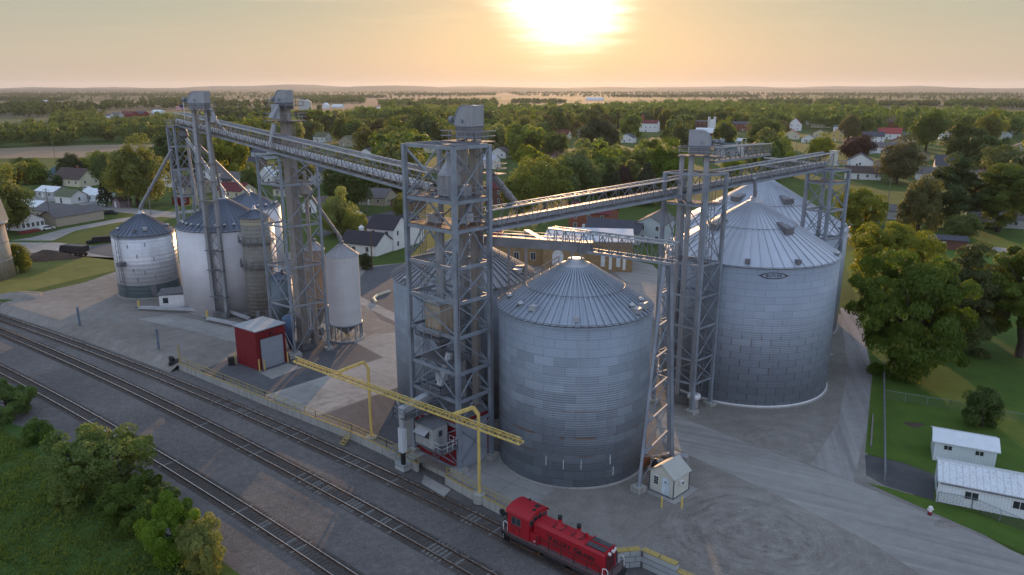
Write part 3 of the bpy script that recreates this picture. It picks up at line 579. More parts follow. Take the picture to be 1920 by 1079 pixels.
def tank(label, c, r, ze, zp, wall, roof, nr, cap=1., cat='grain tank', group='steel grain tanks of the elevator', z0=0., ribw=.1, ribh=.09, ringf=None, capmat=None, name='grain_tank'):
    c = Vector((c[0], c[1], 0)); T = thing(name, label, cat, (c.x, c.y, z0), 0, group)
    prof = [(r, z0 + .12), (r, ze)]
    MB().lathe(c, prof, 96).build('wall', W[wall], T, True)
    MB().lathe(c, [(r + .28, z0 - .05), (r + .28, z0 + .16), (r + .02, z0 + .2)], 72).build('foundation', M['concrete'], T, True)
    sl_ = (zp - ze) / r; ov = .16; mb = MB()
    mb.lathe(c, [(r + ov, ze - sl_ * ov - .03), (cap, zp - sl_ * cap), (cap, zp - sl_ * cap - .1), (r * .97, ze - .15)], max(nr, 36), False)
    for i in range(nr):
        a = 2 * math.pi * (i + .5) / nr; d = Vector((math.cos(a), math.sin(a), 0))
        p = c + d * (r + ov + .02); p.z = ze - sl_ * ov + ribh * .4; q = c + d * (cap + .05); q.z = zp - sl_ * cap + ribh * .4
        mb.bar(p, q, ribw, ribh)
    mb.build('roof', RF[roof], T)
    zc = zp - sl_ * cap
    MB().lathe(c, [(cap + .03, zc - .05), (cap + .03, zc + .18), (cap * .55, zc + .30), (cap * .55, zc + .75), (cap * .3, zc + .8)], 24).build('roof_cap', capmat or M['bright'], T, True)
    MB().lathe(c, [(r + .03, ze - .22), (r + .09, ze - .20), (r + .09, ze - .04), (r + .03, ze - .02)], 96, False).build('eave_ring', M['dull'], T, True)
    if ringf:
        rr = r * (1 - ringf); z = ze + (zp - ze) * ringf + .22; mb = MB(); n = 40
        P = [c + Vector((rr * math.cos(2 * math.pi * i / n), rr * math.sin(2 * math.pi * i / n), z)) for i in range(n)]
        for i in range(n):
            mb.tube(P[i], P[(i + 1) % n], .035, 5); mb.bar(P[i] - Vector((0, 0, .2)), P[i], .05)
        mb.build('roof_ring', M['dull'], T)
    return T, c
def vent_dome(T, p, s=.45):
    MB().lathe(p, [(s * .8, -.25), (s * .8, .25), (s * 1.1, .25), (s * .95, .42), (s * .55, .55), (.05, .6)], 14).build('roof_vent', M['bright'], T, True)
def vent_hood(T, c, r, ze, zp, az, f0, f1, w, m='dull'):    # long tapered exhaust hood lying on the slope
    p = on_roof(c, r, ze, zp, az, f1) + Vector((0, 0, .1)); q = on_roof(c, r, ze, zp, az, f0) + Vector((0, 0, .45)); mb = MB()
    side = Vector((-math.sin(az), math.cos(az), 0)); up = Vector((0, 0, 1))
    v = [p - side * w * .35, p + side * w * .35, q + side * w * .6 - up * .3, q - side * w * .6 - up * .3, p - side * w * .3 + up * .12, p + side * w * .3 + up * .12, q + side * w * .55 + up * .55, q - side * w * .55 + up * .55]
    mb.add(v, [(0, 1, 2, 3), (7, 6, 5, 4), (0, 4, 5, 1), (1, 5, 6, 2), (2, 6, 7, 3), (3, 7, 4, 0)]); mb.bar(q + side * w * .62 + up * .5, q - side * w * .62 + up * .5, .12)
    mb.build('exhaust_hood', M[m], T)
def hatch(T, c, r, ze, zp, az, f, s=.7, m='bright'):
    p = on_roof(c, r, ze, zp, az, f); MB().box(p + Vector((0, 0, .22)), (s, s, .5), az).box(p + Vector((0, 0, .5)), (s * 1.15, s * 1.15, .08), az).build('roof_hatch', M[m], T)
def ladder(T, p, d, z0, z1, w=.5, cage=True, m='dull', name='ladder'):
    p = Vector((p[0], p[1], 0)); d = Vector((d[0], d[1], 0)).normalized(); s = Vector((-d.y, d.x, 0)); mb = MB()
    for k in (-1, 1): mb.bar(p + s * w / 2 * k + Vector((0, 0, z0)), p + s * w / 2 * k + Vector((0, 0, z1)), .07)
    z = z0 + .3
    while z < z1: mb.bar(p - s * w / 2 + Vector((0, 0, z)), p + s * w / 2 + Vector((0, 0, z)), .035); z += .45
    o = mb.build(name, M[m], T)
    if cage:
        mb = MB(); z = z0 + 2.4; n = 7; rings = []
        while z < z1 + .8:
            pts = [p + s * (.38 * math.cos(math.pi * i / (n - 1))) + d * (.08 + .68 * math.sin(math.pi * i / (n - 1))) + Vector((0, 0, z)) for i in range(n)]
            for a, b in zip(pts, pts[1:]): mb.bar(a, b, .045)
            rings.append(pts); z += 1.25
        for i in range(1, n - 1, 2):
            mb.bar(rings[0][i], rings[-1][i], .04)
        mb.build('ladder_cage', M[m], T)
    return o
def railing(mb, pts, h=1.07, sp=1.6, r=.028, mid=True, closed=False):
    pts = [Vector(p) for p in pts]
    if closed: pts = pts + [pts[0]]
    for a, b in zip(pts, pts[1:]):
        L = (b - a).length; n = max(1, round(L / sp))
        for i in range(n + 1):
            p = a.lerp(b, i / n); mb.bar(p, p + Vector((0, 0, h)), r * 2)
        for z in ((h, h * .52) if mid else (h,)): mb.bar(a + Vector((0, 0, z)), b + Vector((0, 0, z)), r * 2)
    return mb
C1, C2, C3, C4, C5, C6, C7, C8, C9, C10, C11 = (-78.8, 157.1), (-57.6, 148.4), (-63.0, 178.5), (-48.3, 138.7), (-42.6, 133.2), (-35.6, 131.5), (-29.5, 126.5), (-6.7, 100.2), (7.3, 83.1), (35.2, 107.9), (46.6, 138.1)
def toward(c): v = Vector((-c[0], -c[1], 0)); return math.atan2(v.y, v.x)
# 1 short shiny tank on the left
T, c = tank('leftmost short grain tank with dark ribbed roof and a shiny worn wall', C1, 6.22, 13.5, 17.6, 'shiny', 'dark', 36, .7)
hatch(T, c, 6.22, 13.5, 17.6, toward(C1) + .08, .22, .8); hatch(T, c, 6.22, 13.5, 17.6, toward(C1) - .3, .16, .5, 'dull'); vent_dome(T, on_roof(c, 6.22, 13.5, 17.6, toward(C1) + 1.3, .2), .35); vent_dome(T, on_roof(c, 6.22, 13.5, 17.6, toward(C1) - 1.2, .2), .35)
a = toward(C1) - .85; dd = Vector((math.cos(a), math.sin(a), 0)); ladder(T, c + dd * 6.45, dd, .3, 13.6)
MB().box(c + dd * 7. + Vector((.6, 0, 7.6)), (1.7, 1.1, .9), a).build('platform', M['dull'], T)
a = toward(C1) + .1; dd = Vector((math.cos(a), math.sin(a), 0)); MB().box(c + dd * 6.3 + Vector((0, 0, 1.7)), (.3, 1.1, 2.2), a).build('door', M['dull'], T)
mb = MB()
for k, z in ((-.55, 11.3), (-.28, 9.2), (.0, 11.6), (.22, 8.4), (-.45, 6.2), (-.1, 5.6), (.2, 4.6), (-.35, 4.2)):
    a = toward(C1) + k; dd = Vector((math.cos(a), math.sin(a), 0)); mb.box(c + dd * 6.25 + Vector((0, 0, z)), (.1, .13, .8), a)
mb.build('side_brackets', M['dull'], T)
# 2 big pale tank
T, c = tank('broad pale corrugated tank with a dark ribbed roof, behind the caged ladder leg', C2, 9.25, 16.6, 22.1, 'pale', 'dark', 52, .9)
for k in range(15): vent_dome(T, on_roof(c, 9.25, 16.6, 22.1, toward(C2) - 1.5 + k * .21, .13), .27)
mb = MB(); a = toward(C2) + .42; dd = Vector((math.cos(a), math.sin(a), 0)); s_ = Vector((-dd.y, dd.x, 0)); p = c + dd * 9.5
mb.path([p + Vector((0, 0, 4.6)), p + Vector((0, 0, 4.0)), p - s_ * .9 + dd * .5 + Vector((0, 0, 2.6)), p - s_ * .9 + dd * .5 + Vector((0, 0, .6))], .2, 8); mb.box(p + Vector((0, 0, 4.9)), (.7, .7, .6), a)
mb.build('discharge_spout', M['bright'], T)
a = toward(C2) - .12; dd = Vector((math.cos(a), math.sin(a), 0)); MB().box(c + dd * 9.28 + Vector((0, 0, 9.8)), (.1, .25, .25), a).build('wall_port', M['black'], T)
# walkway stair over the rear of that roof
# 3 pale tank behind
T, c = tank('pale tank half hidden behind the grey stave silo, its right side lit warm', C3, 7.0, 15.6, 19.2, 'pale', 'dark', 40, .8)
for k in range(5): vent_dome(T, on_roof(c, 7., 15.6, 19.2, toward(C3) + .3 + k * .3, .12), .3)
# 4 slim stave silo with ring balconies
T, c = tank('slim grey stave silo ringed by two railed balconies', C4, 2.65, 19.7, 21.2, 'stave', 'dark', 22, .45, 'silo')
for z in (10.3, 15.0):
    MB().lathe(c, [(2.6, z), (3.35, z), (3.35, z + .1), (2.6, z + .1)], 32, False).build('balcony', M['dull'], T)
    mb = MB(); n = 16; railing(mb, [c + Vector((3.3 * math.cos(2 * math.pi * i / n), 3.3 * math.sin(2 * math.pi * i / n), z + .1)) for i in range(n)], 1.1, 2, .03, True, True); mb.build('handrail', M['dull'], T)
    mb = MB()
    for i in range(14):
        a = 2 * math.pi * i / 14; d = Vector((math.cos(a), math.sin(a), 0)); mb.bar(c + d * 3.25 + Vector((0, 0, z)), c + d * 2.66 + Vector((0, 0, z - .8)), .06)
    mb.build('balcony_brackets', M['dull'], T)
for k in (-.35, .25):
    a = toward(C4) + k; d = Vector((math.cos(a), math.sin(a), 0)); MB().box(c + d * 2.68 + Vector((0, 0, 1.3)), (.3, .7, 1.5), a).build('hatch_box', M['dull'], T)
mb = MB()
for z in np.arange(1, 19.5, .75): mb.lathe(c, [(2.655, z), (2.69, z + .015), (2.69, z + .045), (2.655, z + .06)], 40, False)
mb.build('hoops', M['dull'], T)
# 5 small dark bin  6 brown bin  7 hopper bin
T, c = tank('small dark teal bin behind the red shed', C5, 1.95, 9.3, 10.5, 'teal', 'dark', 20, .35, 'bin')
vent_dome(T, c + Vector((.5, -.5, 10.6)), .3)
def hopper_bin(label, C, r, zb, ze, zp, wall, roof, legs, pad=True):
    c = Vector((C[0], C[1], 0)); T = thing('hopper_bin', label, 'hopper bin', c, 0, 'small hopper bins on legs')
    MB().lathe(c, [(r, zb), (r, ze)], 64, False).build('wall', W[wall], T, True)
    sl_ = (zp - ze) / r; mb = MB(); mb.lathe(c, [(r + .12, ze - .08), (.35, zp - sl_ * .35)], 48, True)
    for i in range(28):
        a = 2 * math.pi * i / 28; d = Vector((math.cos(a), math.sin(a), 0)); mb.bar(c + d * (r + .12) + Vector((0, 0, ze - .03)), c + d * .36 + Vector((0, 0, zp - sl_ * .36 + .04)), .07, .07)
    mb.build('roof', RF[roof], T)
    MB().lathe(c, [(.4, zp - .35), (.4, zp + .15), (.25, zp + .3)], 16).build('roof_cap', M['dull'], T, True)
    MB().lathe(c, [(r - .05, zb + .02), (.28, .75), (.28, .5)], 40).build('hopper_cone', M['dull'], T, True)
    MB().lathe(c, [(r + .02, zb - .12), (r + .1, zb - .12), (r + .1, zb + .12), (r + .02, zb + .12)], 64, False).build('ring_beam', M['beam'], T, True)
    for i in range(legs):
        a = 2 * math.pi * (i + .3) / legs; d = Vector((math.cos(a), math.sin(a), 0)); MB().colm(c + d * (r - .02) + Vector((0, 0, .15)), c + d * (r - .02) + Vector((0, 0, zb + .1)), .17, a).build('leg', M['beam'], T)
    if pad: MB().lathe(c, [(r + .45, 0), (r + .45, .16)], 48).build('foundation', M['conwall'], T)
    return T, c
hopper_bin('narrow brown rust stained bin behind the lattice tower beside the pale hopper bin', C6, 1.75, 4.2, 15.0, 16.6, 'brown', 'light', 8)
T, c = hopper_bin('pale cylindrical hopper bin standing on a ring of short legs', C7, 2.8, 2.75, 15.1, 17.2, 'hopper', 'light', 14)
MB().box(c + Vector((.4, -.5, .55)), (.6, .5, .5)).build('gate', M['yellow'], T)
# 8 rear middle tank 9 front tank 10/11 right tanks
T, c = tank('grain tank behind the tall lattice tower, mostly hidden by it', C8, 9.67, 18.4, 23.9, 'back', 'back', 56, .9, ribw=.16, ribh=.15)
vent_dome(T, on_roof(c, 9.67, 18.4, 23.9, toward(C8) - .95, .06), .45); vent_dome(T, on_roof(c, 9.67, 18.4, 23.9, toward(C8) + 1.35, .12), .45); vent_dome(T, on_roof(c, 9.67, 18.4, 23.9, toward(C8) - .3, .1), .4)
hatch(T, c, 9.67, 18.4, 23.9, toward(C8) + 1.05, .14, .9); vent_hood(T, c, 9.67, 18.4, 23.9, toward(C8) + 1.2, .1, .22, .9)
ring = MB(); n = 30; P = [on_roof(c, 9.67, 18.4, 23.9, 2 * math.pi * i / n, .48) + Vector((0, 0, .25)) for i in range(n)]
for i in range(n): ring.tube(P[i], P[(i + 1) % n], .04, 5)
ring.build('roof_ring', M['dull'], T)
T, c = tank('big front grain tank with blue grey patched sheets and a ribbed cone roof', C9, 8.87, 19.0, 24.5, 'blue', 'steel', 66, 1.75, ringf=.36, ribw=.16, ribh=.17)
MB().lathe(c, [(1.8, 24.5 - .62 * 1.8 + .05), (.7, 24.5 - .62 * .7 + .06)], 40, False).build('roof_collar', M['bright'], T, True)
for k in (-1.35, -.9, .95, 1.3): vent_dome(T, on_roof(c, 8.87, 19., 24.5, toward(C9) + k, .14), .36)
hatch(T, c, 8.87, 19., 24.5, toward(C9) - .62, .14, .7); hatch(T, c, 8.87, 19., 24.5, toward(C9) + .02, .05, .4); hatch(T, c, 8.87, 19., 24.5, toward(C9) + .95, .07, .9); vent_hood(T, c, 8.87, 19., 24.5, toward(C9) + 1.15, .03, .13, .7, 'bright')
a = toward(C9); mb = MB()                                # stair rail up the left slope
for k, nm in ((-1.62, 0),):
    p = on_roof(c, 8.87, 19., 24.5, a + k, .0); q = on_roof(c, 8.87, 19., 24.5, a + k, .78); s_ = Vector((-math.sin(a + k), math.cos(a + k), 0)) * .35
    for z in (.15, .55, 1.05):
        mb.bar(p + s_ + Vector((0, 0, z)), q + s_ + Vector((0, 0, z)), .06); mb.bar(p - s_ + Vector((0, 0, z)), q - s_ + Vector((0, 0, z)), .06)
    for i in range(8):
        r_ = p.lerp(q, i / 7)
        for t_ in (-1, 1): mb.bar(r_ + s_ * t_, r_ + s_ * t_ + Vector((0, 0, 1.05)), .05)
        mb.bar(r_ - s_ + Vector((0, 0, .15)), r_ + s_ + Vector((0, 0, .15)), .25, .04)
mb.build('roof_stair', M['dull'], T)
mb = MB()
for k, z in ((-.32, 3.1), (-.1, 2.9), (.12, 2.95), (.5, 3.2), (.55, 1.7)):
    d = Vector((math.cos(a + k), math.sin(a + k), 0)); mb.box(c + d * 8.9 + Vector((0, 0, z)), (.06, .05, 1.1), a + k)
mb.build('wall_straps', M['white'], T)
T, c = tank('wide right hand tank with a pale roof and an oval maker badge under the eave', C10, 12.31, 20.1, 27.6, 'blue2', 'pale', 52, 1.1, ringf=.5, ribw=.1, ribh=.08)
MB().lathe(c, [(12.33, .18), (12.42, .2), (12.42, .42), (12.33, .45)], 96, False).build('base_ring', M['white'], T, True)
a = toward(C10)
for k in (-.85, .78): vent_hood(T, c, 12.31, 20.1, 27.6, a + k, .42, .60, 1.3)
for k in (-.02, .55): hatch(T, c, 12.31, 20.1, 27.6, a + k, .045, .6, 'dull')
vent_dome(T, on_roof(c, 12.31, 20.1, 27.6, a + 1.35, .04), .4); vent_dome(T, on_roof(c, 12.31, 20.1, 27.6, a - 1.5, .06), .4)
# oval badge with the maker's name, wrapped on the wall
def badge(T, c, r, az, z, txt):
    def wrap(u, v, d): t = az + u / r; return (c.x + (r + d) * math.cos(t), c.y + (r + d) * math.sin(t), z + v)
    mb = MB(); n = 40
    for e, f in (((1.75, .46), (1.5, .33)),):
        o_ = [(e[0] * math.cos(2 * math.pi * i / n), e[1] * math.sin(2 * math.pi * i / n)) for i in range(n)]; i_ = [(f[0] * math.cos(2 * math.pi * i / n), f[1] * math.sin(2 * math.pi * i / n)) for i in range(n)]
        mb.add([wrap(*q, .03) for q in o_] + [wrap(*q, .03) for q in i_], [(i, (i + 1) % n, n + (i + 1) % n, n + i) for i in range(n)])
    for k in (-1, 1): mb.add([wrap(k * 1.7, .1, .03), wrap(k * 2.1, 0, .03), wrap(k * 1.7, -.1, .03)], [(0, 1, 2) if k < 0 else (2, 1, 0)])
    B = mb.build('badge', M['stripe_dark'], T)
    me = textmesh(txt, .52, .01, .04); me2 = MB()
    me2.add([wrap(v.co.x * 1.18, v.co.y - .02, .035) for v in me.vertices], [tuple(p.vertices) for p in me.polygons]); me2.build('badge_letters', M['stripe_dark'], B)
def textmesh(s, size, off=.0, bold=.0):
    cu = bpy.data.curves.new('lettering', 'FONT'); cu.body = s; cu.size = size; cu.align_x = 'CENTER'; cu.align_y = 'CENTER'; cu.offset = bold * size * .3
    o = bpy.data.objects.new('lettering', cu); COL.objects.link(o); dg = bpy.context.evaluated_depsgraph_get(); me = bpy.data.meshes.new_from_object(o.evaluated_get(dg)); bpy.data.objects.remove(o); return me
badge(T, c, 12.31, a + .265, 19.0, 'BUTLER')
T, c = tank('farthest right tank, rising behind the wide badge bearing one', C11, 15.0, 18.6, 27.4, 'blue2', 'pale', 60, 1.1, ringf=.46, ribw=.11, ribh=.09)
a = toward(C11)
for k in (-.7, .62): vent_hood(T, c, 15., 18.6, 27.4, a + k, .5, .64, 1.8)
for k in (-1.3, -1.1, 1.2, 1.45): vent_dome(T, on_roof(c, 15., 18.6, 27.4, a + k, .05), .45)
# ------------------------------------------------------------------ lattice towers, elevators, conveyors
def Dn(p): return math.hypot(p[0], p[1])
def tower(name, label, base, top, zs, cw, bw, faces, brw=.12, cat='lattice tower', footing=True, rust=False, group='steel lattice towers'):
    """base/top: four corner XY (front, right, back, left); zs: beam heights descending; faces: brace pattern per bay"""
    z0, z1 = 0., zs[0]; ctr = sum((Vector((p[0], p[1], 0)) for p in base), Vector()) / 4
    T = thing(name, label, cat, ctr, 0, group); fr = Vector((base[1][0] - base[0][0], base[1][1] - base[0][1])); ang = math.atan2(fr.y, fr.x)
    def P(i, z): t = (z - z0) / (z1 - z0); return Vector((base[i][0] + (top[i][0] - base[i][0]) * t, base[i][1] + (top[i][1] - base[i][1]) * t, z))
    for i in range(4):
        MB().colm(P(i, .35 if footing else 0), P(i, z1 + .1), cw, ang).build('column', M['beam'], T)
        if footing: MB().box(P(i, .1), (cw * 3.2, cw * 3.2, .75), ang).build('footing', M['conwall'], T)
    for z in zs:
        for i in range(4):
            a, b = P(i, z), P((i + 1) % 4, z); d = (b - a).normalized(); MB().bar(a + d * cw * .52, b - d * cw * .52, bw * .7, bw * 1.25).build('beam', M['beam'], T)
    lv = list(zs) + [.5]
    for k in range(len(lv) - 1):
        zt, zb = lv[k], lv[k + 1]; pat = faces[k] if k < len(faces) else 'X'
        for i in range(4):
            j = (i + 1) % 4; a, b, c, d = P(i, zt - bw * .5), P(j, zt - bw * .5), P(i, zb + bw * .5), P(j, zb + bw * .5); pt = pat if isinstance(pat, str) else pat[i]
            off = Vector((-(b - a).y, (b - a).x, 0)).normalized() * brw * .62
            if pt == 'X': segs = [(a + off, d + off), (b - off, c - off)]
            elif pt == 'A': m = (a + b) / 2; segs = [(m, c), (m, d)]
            elif pt == 'V': m = (c + d) / 2; segs = [(a, m), (b, m)]
            elif pt == '/': segs = [(b, c)]
            elif pt == '\\': segs = [(a, d)]
            else: segs = []
            for s_, e_ in segs: MB().bar(s_, e_, brw, brw).build('brace', M['beam'], T)
    return T, P
def deck(T, pts, z, th=.18, m='deck', rail=True, h=1.1, sides=None, name='platform', inset=0.):
    pts = [Vector((p[0], p[1], 0)) for p in pts]; c = sum(pts, Vector()) / len(pts); q = [p + (c - p) * inset for p in pts]
    o = MB().prism([(p.x, p.y) for p in q], z, z + th).build(name, M[m], T)
    if rail:
        mb = MB(); n = len(q)
        for i in range(n):
            if sides is None or i in sides: railing(mb, [q[i] + Vector((0, 0, z + th)), q[(i + 1) % n] + Vector((0, 0, z + th))], h, 1.5)
        mb.build('handrail', M['beam'], T)
    return o
def rect(c, a, L, Wd):
    u = Vector((math.cos(a), math.sin(a), 0)); v = Vector((-u.y, u.x, 0)); c = Vector((c[0], c[1], 0))
    return [c - u * L / 2 - v * Wd / 2, c + u * L / 2 - v * Wd / 2, c + u * L / 2 + v * Wd / 2, c - u * L / 2 + v * Wd / 2]
def head(T, c, a, L, Wd, zb, zm, zt, curve=1, motor=True, mm='motor'):
    """elevator head: lower box zb..zm, hood zm..zt with a quarter round on one end; a = direction of the length"""
    u = Vector((math.cos(a), math.sin(a), 0)) * curve; v = Vector((-u.y, u.x, 0)); c = Vector((c[0], c[1], 0))
    MB().box(c + Vector((0, 0, (zb + zm) / 2)), (L * .94, Wd * .94, zm - zb), a).build('head_box', M['dull'], T)
    r_ = zt - zm; k = min(r_, L * .5); poly = [(-L / 2, 0), (L / 2, 0)] + [(L / 2 - k + k * math.cos(t), r_ * math.sin(t)) for t in np.linspace(0.05, math.pi / 2, 9)] + [(-L / 2, r_ * .98)]
    MB().extr(poly, c + Vector((0, 0, zm + .03)), u, (0, 0, 1), v, Wd).build('hood', M['casing'], T)
    mb = MB(); rim = [(L / 2 + .05 - k + k * math.cos(t), r_ * math.sin(t) + .02) for t in np.linspace(0.0, math.pi / 2, 9)] + [(-L / 2 - .03, r_)]
    for w_ in (-1, 1):
        for p, q in zip(rim, rim[1:]): mb.bar(c + u * p[0] + v * w_ * Wd * .5 + Vector((0, 0, zm + p[1])), c + u * q[0] + v * w_ * Wd * .5 + Vector((0, 0, zm + q[1])), .1)
        mb.bar(c - u * L / 2 + v * w_ * Wd * .5 + Vector((0, 0, zm + .03)), c + u * L / 2 + v * w_ * Wd * .5 + Vector((0, 0, zm + .03)), .12)
        mb.tube(c + u * L * .1 + v * w_ * Wd * .48 + Vector((0, 0, zm + r_ * .25)), c + u * L * .1 + v * w_ * (Wd * .5 + .2) + Vector((0, 0, zm + r_ * .25)), .2, 10)
    mb.build('hood_flange', M['beam'], T)
    if motor:
        p = c + u * (L / 2 + .15) + Vector((0, 0, zm + r_ * .28)); MB().tube(p, p + u * .9, .28, 12).tube(p + u * .9, p + u * 1.5, .40, 12).box(p + u * .5 - Vector((0, 0, .42)), (1.3, .6, .2), a).build('motor', M[mm], T, True)
def elevator(label, trunks, a, z0, z1, hd, mat='casing', tw=.62, td=.75):
    c = sum((Vector((p[0], p[1], 0)) for p in trunks), Vector()) / len(trunks); T = thing('bucket_elevator', label, 'bucket elevator', c, 0, 'bucket elevators')
    for p in trunks:
        mb = MB().box((p[0], p[1], (z0 + z1) / 2), (tw, td, z1 - z0), a); z = z0 + 1.5
        while z < z1 - .3: mb.box((p[0], p[1], z), (tw + .1, td + .1, .07), a); z += 2.4
        mb.build('trunk', M[mat], T)
    MB().box((c.x, c.y, z0 + .5), (hd[0] * .9, td * 1.5, 1.2), a).build('boot', M['dull'], T)
    head(T, c, a, *hd); return T, c
def spout(label, p, q, r=.22, m='casing', cat='grain spout', cap=True):
    p = Vector(p); q = Vector(q); T = MB(); T.tube(p, q, r, 10); n = int((q - p).length / 3)
    for i in range(1, n + 1): t = p.lerp(q, i / (n + 1)); d = (q - p).normalized() * .05; T.tube(t - d, t + d, r * 1.25, 10)
    if cap: T.tube(q - (q - p).normalized() * .7, q + Vector((0, 0, -.6)), r * 1.4, 10, r * 1.15)
    o = T.build('grain_spout', M[m]); return tag(o, label, cat, 'sloping grain spouts')
def gallery(name, label, A, B, w, h, bays, belt=True, walk=True, lace='dull', cat='conveyor bridge', side='N', beltm='bright', trough=False, beltz=.5, group='conveyor bridges'):
    """truss bridge from A to B (floor centres), with chords, posts, diagonals, belt cover and walkway"""
    A = Vector(A); B = Vector(B); d = B - A; L = d.length; dh = Vector((d.x, d.y, 0)).normalized(); s = Vector((dh.y, -dh.x, 0)); up = Vector((0, 0, 1))
    T = thing(name, label, cat, (A + B) / 2, 0, group)
    for k in (-1, 1):
        MB().bar(A + s * k * w / 2 + up * h, B + s * k * w / 2 + up * h, .14, .16).build('top_chord', M['bright'], T)
        MB().bar(A + s * k * w / 2, B + s * k * w / 2, .18, .3).build('bottom_chord', M['beam'], T)
        mb = MB(); md = MB()
        for i in range(bays + 1):
            p = A.lerp(B, i / bays) + s * k * w / 2; mb.bar(p + up * .1, p + up * (h - .06), .09)
            if i < bays:
                q = A.lerp(B, (i + 1) / bays) + s * k * w / 2
                if i % 2: md.bar(p + up * .12, q + up * (h - .08), .07)
                else: md.bar(p + up * (h - .08), q + up * .12, .07)
        mb.v and md.add(mb.v, mb.f); md.build('side_truss', M['dull'], T)
    mb = MB(); n = bays * 2
    for i in range(n):
        p = A.lerp(B, i / n); q = A.lerp(B, (i + 1) / n)
        mb.bar(p + s * w / 2 + up * h, (q if lace == 'z' else p) - s * w / 2 + up * h, .06)
        if i % 2 == 0: mb.bar(p + s * w / 2 + up * h, q - s * w / 2 + up * h, .05)
        else: mb.bar(p - s * w / 2 + up * h, q + s * w / 2 + up * h, .05)
    mb.build('top_lacing', M['beam'], T)
    mb = MB()
    for i in range(bays + 1):
        p = A.lerp(B, i / bays); mb.bar(p - s * w / 2, p + s * w / 2, .1, .14)
        if i < bays: q = A.lerp(B, (i + 1) / bays); mb.bar(p - s * w / 2, q + s * w / 2, .06)
    mb.build('floor_frame', M['beam'], T)
    if belt:
        o_ = s * (-w * .2)
        if trough: MB().bar(A + o_ + up * (beltz + .25), B + o_ + up * (beltz + .25), w * .42, .62).build('trough', M[beltm], T)
        else:
            e = dh.cross(up); vs_ = []; fs_ = []; N = 40
            mb = MB(); mb.bar(A + o_ + up * beltz, B + o_ + up * beltz, w * .5, .28)
            for i in range(bays * 2):          # domed belt covers
                p = A.lerp(B, (i + .06) / (bays * 2)) + o_ + up * (beltz + .15); q = A.lerp(B, (i + .94) / (bays * 2)) + o_ + up * (beltz + .15)
                for t0, t1 in ((0, 1), (1, 2), (2, 3), (3, 4)):
                    a0, a1 = math.pi * t0 / 4, math.pi * t1 / 4; f = lambda a_: s * (math.cos(a_) * w * .26) + up * (math.sin(a_) * .38)
                    mb.face([p + f(a0), q + f(a0), q + f(a1), p + f(a1)])
            mb.build('belt_cover', M[beltm], T)
        mb = MB()
        for i in range(bays + 1):
            p = A.lerp(B, i / bays) + o_
            for k in (-1, 1): mb.bar(p + s * k * w * .22, p + s * k * w * .22 + up * beltz, .07)
        mb.bar(A + o_ + up * (beltz * .5), B + o_ + up * (beltz * .5), .05); mb.build('belt_frame', M['dull'], T)
    if walk:
        o_ = s * (w * .26); MB().bar(A + o_ + up * .16, B + o_ + up * .16, w * .42, .06).build('walkway', M['deck'], T)
        mb = MB(); railing(mb, [A + s * w * .47 + up * .2, B + s * w * .47 + up * .2], 1.05, 2.2, .024); mb.build('handrail', M['beam'], T)
    return T
# --- main tower -------------------------------------------------------
F, Rr, Bk, L = (-6.06, 78.1), (-2.5, 81.8), (-8.34, 87.1), (-11.9, 83.4); q4 = [F, Rr, Bk, L]
lv = [ZAT(853, y, 78.33) for y in (279, 383, 438, 507, 572, 637, 705, 757, 803)]
T, P = tower('lattice_tower', 'tallest steel tower in the middle, with two railed decks and long rust streaks', q4, q4, lv, .48, .30, ['X', ('A', 'A', 'A', 'A'), 'A', 'X', 'X', ('\\', '/', 'X', 'X'), 'A', 'A', 'X'], .125)
mb = MB()
for i, (z0, z1) in ((0, (14, 26)), (1, (8, 25.5)), (3, (16, 25))):
    p = P(i, 0); d = Vector((.29, -.12, 0)) if i != 1 else Vector((.22, -.28, 0)); mb.bar(p + d + Vector((0, 0, z0)), p + d + Vector((0, 0, z1)), .2, .05)
mb.build('rust_streaks', M['beamrust'], T)
deck(T, q4, lv[1] + .2, .1, 'deck', True, 1.1, None, 'platform', .03); deck(T, q4, lv[2] + .2, .1, 'deckrust', True, 1.1, None, 'platform', .03)
MB().prism([Vector((p[0], p[1], 0)).lerp(Vector((-7.2, 82.6, 0)), .02)[:2] for p in (F, Rr)] + [(-4.6, 83.6), (-7.6, 80.6)], lv[0] + .18, lv[0] + .26).build('top_plate', M['deck'], T)
cw_ = Vector((-8.2, 82.6, 0))
rb = MB(); rb.box(cw_ + Vector((0, 0, 17.3)), (2.6, 2.6, 3.6), R(47)); H_ = rb.build('garner_bin', streaked('rust streaked bin', (.34, .30, .24), (.24, .10, .035), .95, .7), T)
MB().lathe(cw_ + Vector((0, 0, 13.5)), [(.3, 0), (1.7, 2.0)], 4).build('bin_hopper', M['dull'], T)
deck(T, rect(cw_, R(47), 4.3, 4.3), 15.2, .12, 'deck', True, 1.1)
mb = MB(); mb.box(cw_ + Vector((0, 0, 19.3)), (2.9, 2.9, .18), R(47)); mb.tube(cw_ + Vector((0, 0, 19.3)), cw_ + Vector((0, 0, 29)), .5, 8); mb.build('drop_pipe', M['casing'], T)
mb = MB(); mb.box((-6.9, 81.9, lv[1] + 1.5), (1.9, 1.7, 2.2), R(47)); mb.lathe((-6.9, 81.9, lv[1] + 2.6), [(1.2, 0), (.35, 1.5), (.35, 2.4)], 10); mb.box((-5.2, 82.0, lv[1] + .9), (1.2, 1., 1.2), R(47)); mb.build('cleaner', M['casing'], T)
